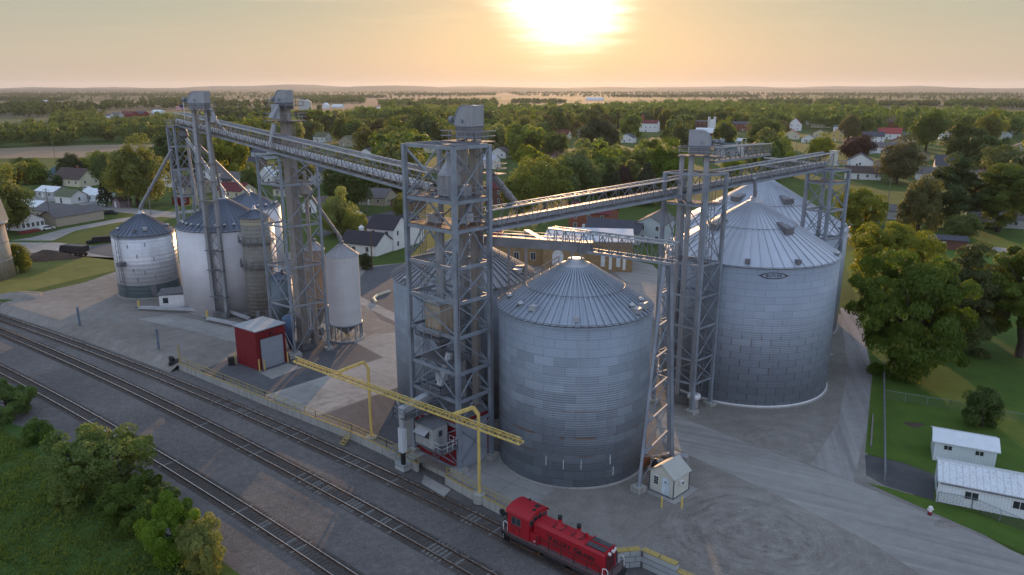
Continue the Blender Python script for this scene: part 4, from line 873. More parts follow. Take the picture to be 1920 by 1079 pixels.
mb = MB(); mb.box((-4.7, 80.4, lv[2] + 1.3), (.8, .8, 1.), .4); mb.tube((-5.2, 80.2, lv[2] + .5), (-4.6, 81.5, lv[2] + 2.6), .4, 8); mb.box((-8.6, 83.4, lv[2] + .8), (1.4, 1.2, 1.), R(47)); mb.build('drive_unit', M['casing'], T)
mb = MB(); mb.tube((-7.2, 81.4, 13.4), (-8.4, 80.9, 9.6), .45, 8); mb.box((-8.2, 81.2, 10.6), (1.1, .9, 1.), .6); mb.build('scale_spout', M['bright'], T)
deck(T, rect((-8.4, 81.4), R(47), 3., 3.6), 9.0, .1, 'deck', True, 1.1); deck(T, rect((-7.9, 82.4), R(47), 3.6, 5.), 12.5, .1, 'deck', True, 1.1, (0, 1))
ladder(T, (-10.2, 85.4), (-.7, .7), .4, lv[1] + 1.2, .5, True)
base = thing('red_building', 'red sheet metal building with a grey roller door at the foot of the tallest tower', 'building', (-7.2, 82.6, 0))
ins = [Vector((p[0], p[1], 0)).lerp(Vector((-7.2, 82.6, 0)), .06) for p in q4]
MB().prism([p[:2] for p in ins], -1.0, 6.1).build('wall', M['red'], base); MB().prism([p[:2] for p in [Vector((p[0], p[1], 0)).lerp(Vector((-7.2, 82.6, 0)), .05) for p in q4]], 6.1, 6.25).build('roof', M['dull'], base)
u = (ins[1] - ins[0]).normalized(); o_ = Vector((u.y, -u.x, 0)); p = ins[0] + o_ * .04
MB().extr([(.1, .05), (4.5, .05), (4.5, 5.6), (.1, 5.6)], p, u, (0, 0, 1), o_, .05).build('door', M['shutter'], base)
u2 = (ins[3] - ins[0]).normalized(); o2 = Vector((-u2.y, u2.x, 0)); o2 = o2 if o2.y < 0 else -o2
mb = MB(); mb.bar(ins[0] + o2 * .1 + Vector((0, 0, .05)), ins[3] + o2 * .1 + Vector((0, 0, .05)), .2, .3); mb.build('sill_beam', M['beam'], base)
mb = MB(); pp = ins[0] + u2 * 3.4 + o2 * .06; mb.bar(pp + Vector((0, 0, .4)), pp + Vector((0, 0, 3.)), .1); mb.bar(pp + u2 * 1. + Vector((0, 0, .4)), pp + u2 * 1. + Vector((0, 0, 3.)), .1); mb.bar(pp + Vector((0, 0, .4)), pp + u2 + Vector((0, 0, .4)), .1)
mb.build('door_frame', M['dull'], base)
# control booth and loading spout
Fv = Vector((F[0], F[1], 0)); bc = Fv + u2 * 3.1 + o2 * 1.45; ba = math.atan2(u2.y, u2.x)
Bt = thing('control_booth', 'grey control booth with awning window and railed landing on the front of the tallest tower', 'control booth', bc + Vector((0, 0, 3.1)))
MB().box(bc + Vector((0, 0, 4.45)), (3.0, 2.3, 2.5), ba).build('wall', plain('booth paint', (.37, .39, .39), .6, .1), Bt); MB().box(bc + Vector((0, 0, 5.76)), (3.2, 2.5, .12), ba).build('roof', M['dull'], Bt)
MB().extr([(-.9, 0), (.9, 0), (.9, 1.), (-.9, 1.)], bc + o2 * 1.17 + Vector((0, 0, 4.3)), u2, (0, 0, 1), o2, .06).build('window', M['glass'], Bt)
mb = MB(); mb.add([bc + o2 * 1.17 + u2 * 1. + Vector((0, 0, 5.4)), bc + o2 * 1.17 - u2 * 1. + Vector((0, 0, 5.4)), bc + o2 * 1.95 - u2 * 1. + Vector((0, 0, 4.95)), bc + o2 * 1.95 + u2 * 1. + Vector((0, 0, 4.95))], [(0, 1, 2, 3)]); mb.build('awning', M['bright'], Bt)
dm = bc - u2 * 1.52
D_ = MB().extr([(-.45, -1.1), (.45, -1.1), (.45, .95), (-.45, .95)], dm + Vector((0, 0, 4.4)), o2, (0, 0, 1), u2, .06).build('door', M['casing'], Bt)
MB().extr([(-.25, .1), (.25, .1), (.25, .75), (-.25, .75)], dm - u2 * .05 + Vector((0, 0, 4.4)), o2, (0, 0, 1), u2, .04).build('pane', M['glass'], D_)
pl = rect(bc - u2 * 2.3, ba, 1.6, 2.4); MB().prism([q[:2] for q in rect(bc - u2 * .8, ba, 4.7, 2.4)], 3.02, 3.16).build('landing', M['deck'], Bt)
mb = MB(); a_ = bc - u2 * 3.1; railing(mb, [a_ + u2 * 1.4 + o2 * 1.2 + Vector((0, 0, 3.16)), a_ + o2 * 1.2 + Vector((0, 0, 3.16)), a_ - o2 * 1.2 + Vector((0, 0, 3.16)), a_ + u2 * 1.4 - o2 * 1.2 + Vector((0, 0, 3.16))], 1.1, .8, .035); mb.build('handrail', M['bright'], Bt)
mb = MB()
for k in (-2.6, .6): mb.bar(bc + u2 * k + o2 * 1.1 + Vector((0, 0, 3.)), bc + u2 * k - o2 * 1.15 + Vector((0, 0, 1.)), .12)
mb.build('bracket', M['beam'], Bt)
lc = Fv + u2 * 5.0 + o2 * 2.1
Lp = thing('loading_conveyor', 'loading conveyor platform with a teal motor and white drop chute over the siding', 'conveyor', lc + Vector((0, 0, 7)))
lp = rect(lc - o2 * .2, math.atan2(o2.y, o2.x), 5.2, 2.0); deck(Lp, lp, 6.6, .14, 'deck', True, 1.1)
MB().bar(lc - o2 * 4.2 + Vector((0, 0, 8.4)), lc + o2 * 2.2 + Vector((0, 0, 7.5)), .9, .7).build('trough', M['bright'], Lp)
MB().tube(lc + o2 * 1.2 + u2 * .5 + Vector((0, 0, 7.4)), lc + o2 * 1.2 + u2 * .5 + Vector((0, 0, 8.9)), .28, 10).build('motor', M['motorteal'], Lp, True)
MB().tube(lc + o2 * 2. + Vector((0, 0, 7.2)), lc + o2 * 2.1 + Vector((0, 0, 5.4)), .45, 10, .3).build('hopper', M['bright'], Lp)
MB().box(lc + o2 * 2.1 + Vector((0, 0, 3.9)), (.75, .65, 3.0), ba).build('chute', streaked('white sleeve', (.50, .54, .58), (.34, .36, .38), .6, .6), Lp); MB().box(lc + o2 * 2.1 + Vector((0, 0, 1.6)), (.4, .4, 1.6), ba).build('chute_tip', M['black'], Lp)
mb = MB(); mb.bar(lc + u2 * 3.5 + o2 * .8 + Vector((0, 0, .3)), lc + u2 * .2 + o2 * 1. + Vector((0, 0, 2.6)), .8, .16); railing(mb, [lc + u2 * 3.5 + o2 * 1.2 + Vector((0, 0, .4)), lc + u2 * .2 + o2 * 1.4 + Vector((0, 0, 2.7))], 1.0, 1.2); mb.build('gangway', M['beam'], Lp)
# main elevator
E_, c_ = elevator('bucket elevator rising through the tallest tower, its hood and motor facing left', [(-5.6, 85.6), (-3.9, 84.0)], R(-43), .2, 37.4, (2.9, 1.7, 37.5, 38.85, 41.1, -1), 'casing', .8, .95)
deck(E_, rect((-4.9, 84.6), R(-43), 5.4, 3.4), 37.15, .12, 'deck', True, 1.1); deck(E_, rect((-6.2, 84.4), R(-43), 3.8, 3.), 36.6, .1, 'deck', True, .0 + 1.0, ())
MB().box((-4.2, 83.2, 20), (.9, .6, 33), R(-43)).build('stained_casing', M['casingbrown'], E_); deck(E_, rect((-2.2, 84.6), R(-43), 3., 1.6), 33.6, .1, 'deck', True, 1.1); ladder(E_, (-3.4, 83.4), (.7, -.7), 28, 37.2, .45, False)
spout('square spout sloping down right from the tallest tower onto the tank bridge', (-2.2, 83.8, 33.6), AT(968, 383, 88.5), .38, 'casing', cap=False)
# --- tower D, right ---------------------------------------------------
qd = [(24.56, 94.25), (27.75, 96.95), (23.2, 100.7), (20.0, 98.0)]; lvd = [ZAT(1296, y, 97.4) for y in (330, 388, 500, 560, 618, 678, 722)]
T, P = tower('lattice_tower', 'steel tower left of the wide right tank, carrying a conveyor bridge', qd, qd, lvd, .44, .22, ['', 'X', 'X', 'X', 'X', 'X', ''], .105); deck(T, qd, lvd[1] + .1, .08, 'deck', True, 1.1, (2, 3), inset=.03)
ladder(T, (25.6, 95.9), (.6, -.8), .4, 30, .5, True)
MB().lathe((25.2, 96.0, .1), [(.65, 0), (.65, 1.3), (.9, 1.35), (.9, 1.9), (.6, 2.)], 16).build('water_drum', M['white'], T, True)
E_, c_ = elevator('bucket elevator in the right tower, its hood rounded on the right', [(23.3, 97.9), (25.1, 97.2)], R(-20), .2, 34.6, (2.75, 1.6, 34.7, 35.8, 37.7, 1), 'casing', .62, .7)
MB().box((22.2, 98.4, 17.5), (.6, .6, 34.2), R(-20)).build('trunk', M['casing'], E_)
deck(E_, rect((24.6, 97.5), R(-20), 6.0, 2.6), 34.4, .12, 'deck', True, 1.1)
# --- tower B and its elevator ---------------------------------------
zB = ZAT(521.7, 297, 121.7); qb = [(-35.86, 116.3), (-31.1, 119.9), (-35.6, 123.6), (-40.4, 119.5)]; lvb = [zB] + [ZAT(540, y, 121.7) for y in (349, 427, 505, 578)]
T, P = tower('lattice_tower', 'steel tower beside the red shed, standing round a stained elevator casing', qb, qb, lvb, .36, .22, ['X', 'X', 'X', 'X', 'X'], .12)
mb = MB(); mb.box(P(0, 0) + Vector((0, 0, .0)), (2., 2., 1.3), .5); mb.build('footing', M['conwall'], T)
E_, c_ = elevator('thick stained bucket elevator inside the tower beside the hopper bin, two railed platforms on top', [(-35.6, 120.2)], R(-38), .2, 40.2, (2.6, 1.6, 39.7, 40.7, 42.6, -1), 'casingbrown', 1.55, 1.0)
for z, L_, s_ in ((37.9, 5.6, 3.6), (40.2, 5.0, 2.6)): deck(E_, rect((-35.6, 120.2), R(-10), L_, s_), z, .12, 'deck', True, 1.1)
mb = MB(); b_ = Vector((-36.6, 118.6, 0)); mb.box(b_ + Vector((0, 0, 39.4)), (1.2, 1.2, 2.2), .3); mb.tube(b_ + Vector((.5, -.2, 40.2)), b_ + Vector((-.5, -.6, 38.4)), .5, 8); mb.tube(b_ + Vector((-.3, 0, 37.6)), b_ + Vector((-1., -.2, 34.6)), .42, 8); mb.build('distributor', M['casing'], E_)
ladder(E_, (-34.5, 119.3), (.8, -.6), .5, 37.8, .45, True); mb = MB()
for z in np.arange(3, 36, 1.1): mb.box((-35.6 + .3, 120.2 - .75, z), (.5, .12, .06), R(-38))
mb.build('step_irons', M['dull'], E_)
# distributor under the head of B and the spout to the hopper bin
dB = AT(573, 357, 125.5)
mb = MB(); mb.lathe(dB, [(.3, 3.), (.35, 1.), (1.0, 0), (1.1, -.5), (.4, -1.2)], 10); mb.bar(dB + Vector((0, 0, -1)), dB + Vector((.1, .2, -dB.z + .5)), .55); tag(mb.build('distributor', M['casingbrown']), 'rusty spout distributor on a thin mast inside the tower by the hopper bin', 'distributor')
spout('spout sloping from that tower down to the pale hopper bin', dB + Vector((.5, 0, -.6)), (C7[0], C7[1], 17.9), .26)
MB_ = MB(); MB_.lathe((-37.3, 118.9, 0), [(.15, .3), (1.0, 3.6), (1.05, 6.0), (.5, 6.4)], 16); tag(MB_.build('dust_cyclone', plain('blue cyclone', (.09, .17, .30), .5, .2), smooth=True), 'blue dust cyclone between the red shed and the lattice tower', 'cyclone')
# --- left elevator, tower A ----------------------------------------
la = [(-56.0, 138.4), (-53.7, 137.5)]
E_, c_ = elevator('leftmost bucket elevator, two thin legs rising before the pale tank', [(-57.5, 138.6), (-54.9, 137.8)], R(-17), .2, 39.2, (3.5, 1.7, 39.3, 40.3, 42.35, -1), 'casing', .6, .7)
deck(E_, rect(c_, R(-17), 5.0, 3.), 38.9, .12, 'deck', True, 1.1)
mb = MB(); mb.tube(c_ + Vector((1.9, -.3, 39.4)), c_ + Vector((2.6, -.2, 37.4)), .4, 8); mb.tube(c_ + Vector((2.6, -.2, 37.4)), c_ + Vector((4.2, .4, 34.9)), .3, 8); mb.box(c_ + Vector((2.4, -.2, 37.6)), (1., .9, .9), .3); mb.build('discharge', M['casing'], E_)
mid = Vector((c_.x, c_.y - .3, 0))
for z in (29.5, 26.2, 22.6, 17.8, 13.2, 9.4, 4.2): MB().prism([p[:2] for p in rect(mid, R(-17), 3.6, 1.1)], z, z + .12).build('leg_bracing', M['dull'], E_)
ladder(E_, mid + Vector((-.2, -.55, 0)), (-.3, -.95), .4, 38.8, .55, True, 'dull'); 
mb = MB()
for z in np.arange(1, 38.6, 2.6):
    p, q = Vector((-57.2, 138.2, z)), Vector((-55.1, 137.5, z + 2.6)); mb.bar(p, q, .07); mb.bar(Vector((q.x, q.y, z)), Vector((p.x, p.y, z + 2.6)), .07)
mb.build('leg_lacing', M['dull'], E_)
qa = [(-69.7, 157.2), (-67.2, 160.3), (-69.4, 162.3), (-71.9, 159.0)]; lva = [ZAT(330, y, 172) for y in (239, 277, 321, 371)]
T, P = tower('lattice_tower', 'far left steel tower under the upper end of the long belt bridge', qa, qa, lva, .40, .22, ['X', 'X', 'X', 'X'], .11); deck(T, rect((-69.6, 159.6), R(-38), 4.2, 4.2), lva[0] + .15, .1, 'deck', True, 1.1)
hd_ = Vector((-68.6, 158.8, lva[0] - 1.6)); mb = MB(); mb.lathe(hd_, [(.5, 1.4), (.9, .6), (1.0, -.2), (.4, -1.)], 10)
for d in ((-1, .2), (.9, -.4), (.5, .8)): mb.tube(hd_ + Vector((0, 0, -.3)), hd_ + Vector((d[0] * 1.4, d[1] * 1.4, -1.4)), .3, 8)
mb.build('distributor', M['dull'], T)
spout('long spout running down left to the peak of the leftmost short tank', AT(322, 281, 170), (C1[0], C1[1], 18.4), .3)
spout('thick spout from the far left tower down to the peak of the broad pale tank', AT(350, 262, 171), (C2[0] + .2, C2[1] + .5, 22.9), .34)
spout('thin brown spout hanging behind the leftmost elevator onto the broad pale tank', AT(350, 262, 172), AT(370, 381, 166), .2, 'casingbrown')
spout('long thin spout running down right to the half hidden pale tank', AT(362, 262, 171), AT(466, 364, 178), .26)
spout('brown spout from the long belt bridge straight down to the broad pale tank', AT(393, 250, 150), AT(414, 366, 157), .22, 'casingbrown')
mb = MB(); p = AT(345, 208, 171); mb.bar(p - Vector((0, 0, 2.2)), p + Vector((0, 0, 2.4)), .08); fl = thing('flag', 'small striped flag on a short pole at the top of the far left tower', 'flag', p - Vector((0, 0, 2.2))); mb.build('flagpole', M['white'], fl)
for k in range(7): MB().extr([(0, 0), (-1.55 - .08 * (k % 2), -.1), (-1.6, .02), (0, .13)], p + Vector((-.05, 0, .1 + .13 * k)), (1, 0, 0), (0, 0, 1), (0, 1, 0), .03).build('stripe', M['white'] if k % 2 else plain('flag red', (.5, .03, .03), .8), fl)
MB().box(p + Vector((-.4, -.03, .82)), (.75, .05, .5)).build('canton', plain('flag blue', (.03, .04, .16), .8), fl)
# --- long belt bridge (left), tank bridge (right) ---------------------
zA = lva[0] + .3; zM = lv[1] + .15
gallery('conveyor_bridge', 'long belt bridge running from the tallest tower up left to the far left tower', (-8.4, 83.9, zM), (-69.5, 160.2, zA), 2.3, 2.5, 46, True, True, beltz=.75)
gallery('conveyor_bridge', 'conveyor bridge rising right from the tallest tower over the wide right tank', (-3.4, 82.3, ZAT(925, 434, 82)), (49.0, 117.0, 31.0), 1.9, 2.3, 30, True, True, trough=True, beltm='casing', beltz=.35)
pE = Vector((50.2, 117.8, 31.2)); tag(MB().box(pE + Vector((0, 0, 1.2)), (.9, .9, 2.0), .58).box(pE + Vector((0, 0, .1)), (1.3, 1.3, .2), .58).box(pE + Vector((0, 0, 2.25)), (1.05, 1.05, .1), .58).build('drive_guard', M['cream']), 'cream drive guard box at the far end of the right conveyor bridge', 'drive guard')
spout('short spout dropping from the right conveyor bridge to the peak of the badge bearing tank', AT(1415, 335, 111), (C10[0], C10[1], 28.2), .22)
# tower E behind the badge tank
zE = ZAT(1557, 318, 127.5); qe = [tuple(AT(1552, 400, 124))[:2], tuple(AT(1583, 400, 127.5))[:2], None, tuple(AT(1507, 400, 125.5))[:2]]; qe[2] = (qe[1][0] + qe[3][0] - qe[0][0], qe[1][1] + qe[3][1] - qe[0][1])
T, P = tower('lattice_tower', 'steel tower between the two right tanks, under the end of the conveyor bridge', qe, qe, [zE, ZAT(1557, 345, 125), ZAT(1557, 397, 125), ZAT(1557, 450, 125), 12, 5.5], .45, .24, ['\\', 'X', 'X', 'X', 'X', 'X'], .11)
deck(T, qe, zE + .16, .1, 'deck', True, 1.1, (0, 1), inset=.02); deck(T, qe, ZAT(1557, 345, 125) + .15, .1, 'deck', False, inset=.02)
gallery('catwalk', 'truss catwalk from the right elevator head back to the farthest tank peak', (25.6, 98.2, 33.6), (45.0, 133.5, 31.6), 1.4, 1.9, 13, False, True, cat='catwalk', group='catwalk trusses')
gallery('catwalk', 'low catwalk from the farthest tank peak to the tower between the right tanks', (46.0, 136.0, 29.4), (50.0, 122.0, 29.6), 1.3, 1.4, 9, False, True, cat='catwalk', group='catwalk trusses')
# trough over the front tank, trestle, truss to the A-frame
pk = Vector((C9[0], C9[1], 25.2)); zt4 = 25.3
T = thing('trough_conveyor', 'enclosed trough conveyor from the tallest tower to the front tank peak', 'conveyor', (2., 83, zt4)); a0 = Vector((-3.2, 83.2, 26.3)); b0 = Vector((7.9, 83.0, 25.6))
MB().bar(a0, b0, .9, 1.1).build('trough', M['dull'], T)
d = (b0 - a0).normalized(); s = Vector((d.y, -d.x, 0)); mb = MB(); mb.bar(a0 - s * .95 - Vector((0, 0, .5)), b0 - s * .8 - Vector((0, 0, .5)), .5, .08); railing(mb, [a0 - s * 1.3 - Vector((0, 0, .45)), b0 - s * 1.3 - Vector((0, 0, .45))], 1.1, 1.6); railing(mb, [a0 - s * .6 + Vector((0, 0, .4)), b0 - s * .6 + Vector((0, 0, .4))], .7, 1.6, .025); mb.build('walkway', M['beam'], T)
MB().box(b0 + Vector((.5, 0, -.1)), (1.6, 1.4, 1.3), -.05).build('drive_housing', M['dull'], T); mb = MB()
for x, y in ((-.5, -.5), (.6, -.5), (.6, .6), (-.5, .6)): mb.bar(Vector((C9[0] + x, C9[1] + y, 24.2)), Vector((C9[0] + x, C9[1] + y, 25.3)), .12)
mb.build('support_leg', M['beam'], T)
T = thing('trestle', 'two legged braced trestle under the trough conveyor, between the middle tanks', 'trestle', (.5, 90.4, 0)); ps = [Vector((-.4, 90.4, 0)), Vector((1.75, 90.7, 0))]
for p in ps: MB().colm(p, p + Vector((0, 0, 25.6)), .34).build('column', M['casing'], T)
mb = MB(); mb.bar(ps[0] + Vector((0, 0, 25.5)), ps[1] + Vector((0, 0, 25.5)), .3); mb.bar(ps[0] + Vector((0, 0, 25.2)), ps[1] + Vector((0, 0, 22.2)), .08); mb.bar(ps[1] + Vector((0, 0, 25.2)), ps[0] + Vector((0, 0, 22.2)), .08); mb.build('cross_brace', M['dull'], T)
MB().bar(ps[1] + Vector((0, 0, 25.7)), Vector((4.2, 84.2, 25.4)), .7, .8).build('cross_conveyor', M['casing'], T)
tF = ZAT(1247, 498, 79.2); topc = Vector((16.4, 77.6, 0)); f1 = Vector((13.95, 73.75, 0)); f2 = Vector((18.75, 81.1, 0)); dd = Vector((.9, -.6, 0)).normalized() * .75
T = thing('leaning_frame', 'tall splayed A-frame of two braced legs at the right edge of the front tank', 'support frame', (f1 + f2) / 2)
tp = [topc + (f1 - topc) * .13, topc + (f2 - topc) * .13]
for b_, t_ in ((f1, tp[0]), (f2, tp[1])):
    MB().bar(b_ + Vector((0, 0, .5)), t_ + Vector((0, 0, tF)), .31).build('leg', M['beam'], T); MB().box(b_ + Vector((0, 0, .2)), (1.3, 1.3, .9), .6).build('footing', M['conwall'], T)
bb = (f1 + f2) / 2 + Vector((2.4, 1.6, 0)); MB().bar(bb + Vector((0, 0, .3)), topc + Vector((.7, .5, tF)), .36).build('leg', M['beam'], T)
N_ = 7
for i in range(N_):
    t0, t1 = i / N_, (i + 1) / N_; a, b = (f1.lerp(tp[0], t0) + Vector((0, 0, .5 + tF * t0))), (f2.lerp(tp[1], t0) + Vector((0, 0, .5 + tF * t0))); c2, d2 = (f1.lerp(tp[0], t1) + Vector((0, 0, .5 + (tF - .6) * t1))), (f2.lerp(tp[1], t1) + Vector((0, 0, .5 + (tF - .6) * t1)))
    if i: MB().bar(a, b, .2).build('strut', M['beam'], T)
    MB().bar(a, d2, .085).build('brace', M['beam'], T); MB().bar(b + Vector((.1, .1, 0)), c2 + Vector((.1, .1, 0)), .085).build('brace', M['beam'], T)
MB().bar(tp[0] + Vector((0, 0, tF)), tp[1] + Vector((0, 0, tF)), .4).build('cap_beam', M['beam'], T)
gallery('truss_bridge', 'open truss bridge from the front tank peak to the splayed A-frame', (4.6, 86.0, 24.9 + .2), (17.3, 77.2, tF + .3), 1.5, 2.1, 13, False, False, cat='truss bridge', group='catwalk trusses')
# ------------------------------------------------------------------ dock walls, gantry
def dock(label, pts, rail_from=0):
    T = thing('dock_wall', label, 'retaining wall', pts[len(pts) // 2], 0); mb = MB(); cb = MB()
    for a, b in zip(pts, pts[1:]):
        d = (b - a).normalized(); s = Vector((d.y, -d.x, 0)); s = s if s.y < 0 else -s
        mb.bar(a + s * .12 - Vector((0, 0, .6)), b + s * .12 - Vector((0, 0, .6)) + d * .02, .34, 1.24); cb.bar(a + s * .2 + Vector((0, 0, .06)), b + s * .2 + Vector((0, 0, .06)), .16, .14)
    mb.build('wall', M['conwall'], T); cb.build('curb', M['yellowdull'], T); mb = MB()
    railing(mb, [p + Vector((0, 0, .02)) for p in pts[rail_from:]], 1.05, 2.3, .034); mb.build('handrail', M['yellowdull'], T); return T
T = dock('long stained concrete dock wall with yellow handrail along the siding, left of the tall tower', WALL1)
p = WALL1[0]; MB().bar(p, p + Vector((0, 0, 3.1)), .16).build('post', M['yellowdull'], T)
st = WALL1[5] + (WALL1[6] - WALL1[5]) * -.55
T = dock('short concrete dock wall with yellow handrail between the tall tower and the locomotive', WALL2[:4], 0)
for k in (.5, .62):
    q = WALL2[1].lerp(WALL2[3], k); MB().tube(q + Vector((-.25, -.45, -.5)), q + Vector((-.2, -.4, -.5)), .42, 14).build('tyre', M['rubber'], T)
rw = thing('recess_wall', 'low concrete wall of the recess under the red building', 'retaining wall', (-9.2, 78.4, -1)); MB().bar(G(792, 868, -.55), G(838, 890, -.55), .3, 1.1).build('wall', M['conwall'], rw); MB().prism([G(*q, 0)[:2] for q in ((795, 878), (845, 905), (832, 918), (790, 893))], -1.1, -.92).build('slab', M['concrete'], rw)
bl = thing('concrete_block', 'pale blue grey concrete end block of the long dock wall', 'concrete block', G(775, 880, -1)); MB().box(G(770, 866, -.5), (1.6, 3.6, 1.25), R(-40)).build('block', M['conblock'], bl)
sp = WALL1[5] + Vector((-.3, .3, 0)); T = thing('steps', 'short steel steps over the dock wall beside the gantry post', 'steps', sp - NV * 1.2 - Vector((0, 0, 1.1))); ss = G(655, 815, 0); mb = MB()
for k in range(4): mb.box(ss - NV * (.3 + k * .3) + Vector((0, 0, -.1 - k * .27)), (.8, .28, .06), TH)
for e in (-.4, .4): mb.bar(ss + EV * e - NV * .1, ss + EV * e - NV * 1.4 + Vector((0, 0, -1.1)), .08); mb.bar(ss + EV * e + Vector((0, 0, 1.1)), ss + EV * e - NV * 1.3, .05); mb.bar(ss + EV * e, ss + EV * e + Vector((0, 0, 1.1)), .06)
mb.build('stair', M['yellowdull'], T)
gt = thing('yellow_gantry', 'long yellow truss beam hung over the siding from two cranked posts', 'gantry', SV(-58, 57, 0)); zt = 9.05
A_, B_ = SV(-77.1, 54.72, zt), SV(-40.2, 53.95, zt); d = (B_ - A_).normalized(); s = Vector((d.y, -d.x, 0))
for k in (-1, 1): MB().bar(A_ + s * k * .36, B_ + s * k * .36, .1, .2).build('chord', M['yellow'], gt)
MB().bar(A_ + Vector((0, 0, .55)), B_ + Vector((0, 0, .55)), .08).build('top_rail', M['yellow'], gt); mb = MB(); n = 30
for i in range(n + 1):
    p = A_.lerp(B_, i / n); mb.bar(p - s * .36, p + s * .36, .06)
    if i < n:
        q = A_.lerp(B_, (i + 1) / n); m_ = (p + q) / 2 + Vector((0, 0, .55))
        for k in (-1, 1): mb.bar(p + s * k * .36, m_, .035); mb.bar(q + s * k * .36, m_, .035)
        mb.bar(p - s * .36, q + s * .36, .04)
mb.build('lacing', M['yellow'], gt)
for b_, sa, va in ((G(697, 822, 0), -68.7, 54.6), (G(899, 928, 0), -49.4, 54.15)):
    tip = SV(sa, va, zt + .45); top = b_ + Vector((0, 0, 9.6)); el = top + (Vector((tip.x, tip.y, 0)) - b_).normalized() * .55 + Vector((0, 0, .75)); p_ = MB()
    p_.bar(b_ + Vector((0, 0, .2)), top, .32); p_.bar(top - Vector((0, 0, .12)), el, .34); p_.bar(el - Vector((0, 0, .05)), tip, .3, .34); p_.build('post', M['yellow'], gt)
    MB().lathe(b_, [(.7, -.9), (.7, .2), (.3, .25)], 14).build('footing', M['conwall'], gt)
    mb = MB()
    for k in (-.5, .5): mb.bar(tip + d * k + Vector((0, 0, .1)), tip + d * k - Vector((0, 0, .5)), .1)
    mb.build('hanger', M['yellow'], gt)
for q, l in (((150, 612), 'slim blue grey steel post at the left, beside the siding'), ((298, 656), 'slim blue grey steel post left of the dock handrail')):
    p = G(*q, 0); tag(MB().bar(p - Vector((0, 0, .2)), p + Vector((0, 0, 3.6)), .24, .3).box(p + Vector((0, 0, 3.62)), (.3, .36, .06)).build('steel_post', plain('blue post', (.14, .19, .26), .6, .2)), l, 'post')
tag(MB().box(G(327, 680, -.2), (1.5, 1.8, .5), .3).box(G(322, 674, .3), (.5, 1.2, .7), .8).build('scrap_pile', M['black']), 'dark scrap heap at the left end of the dock wall', 'scrap pile')
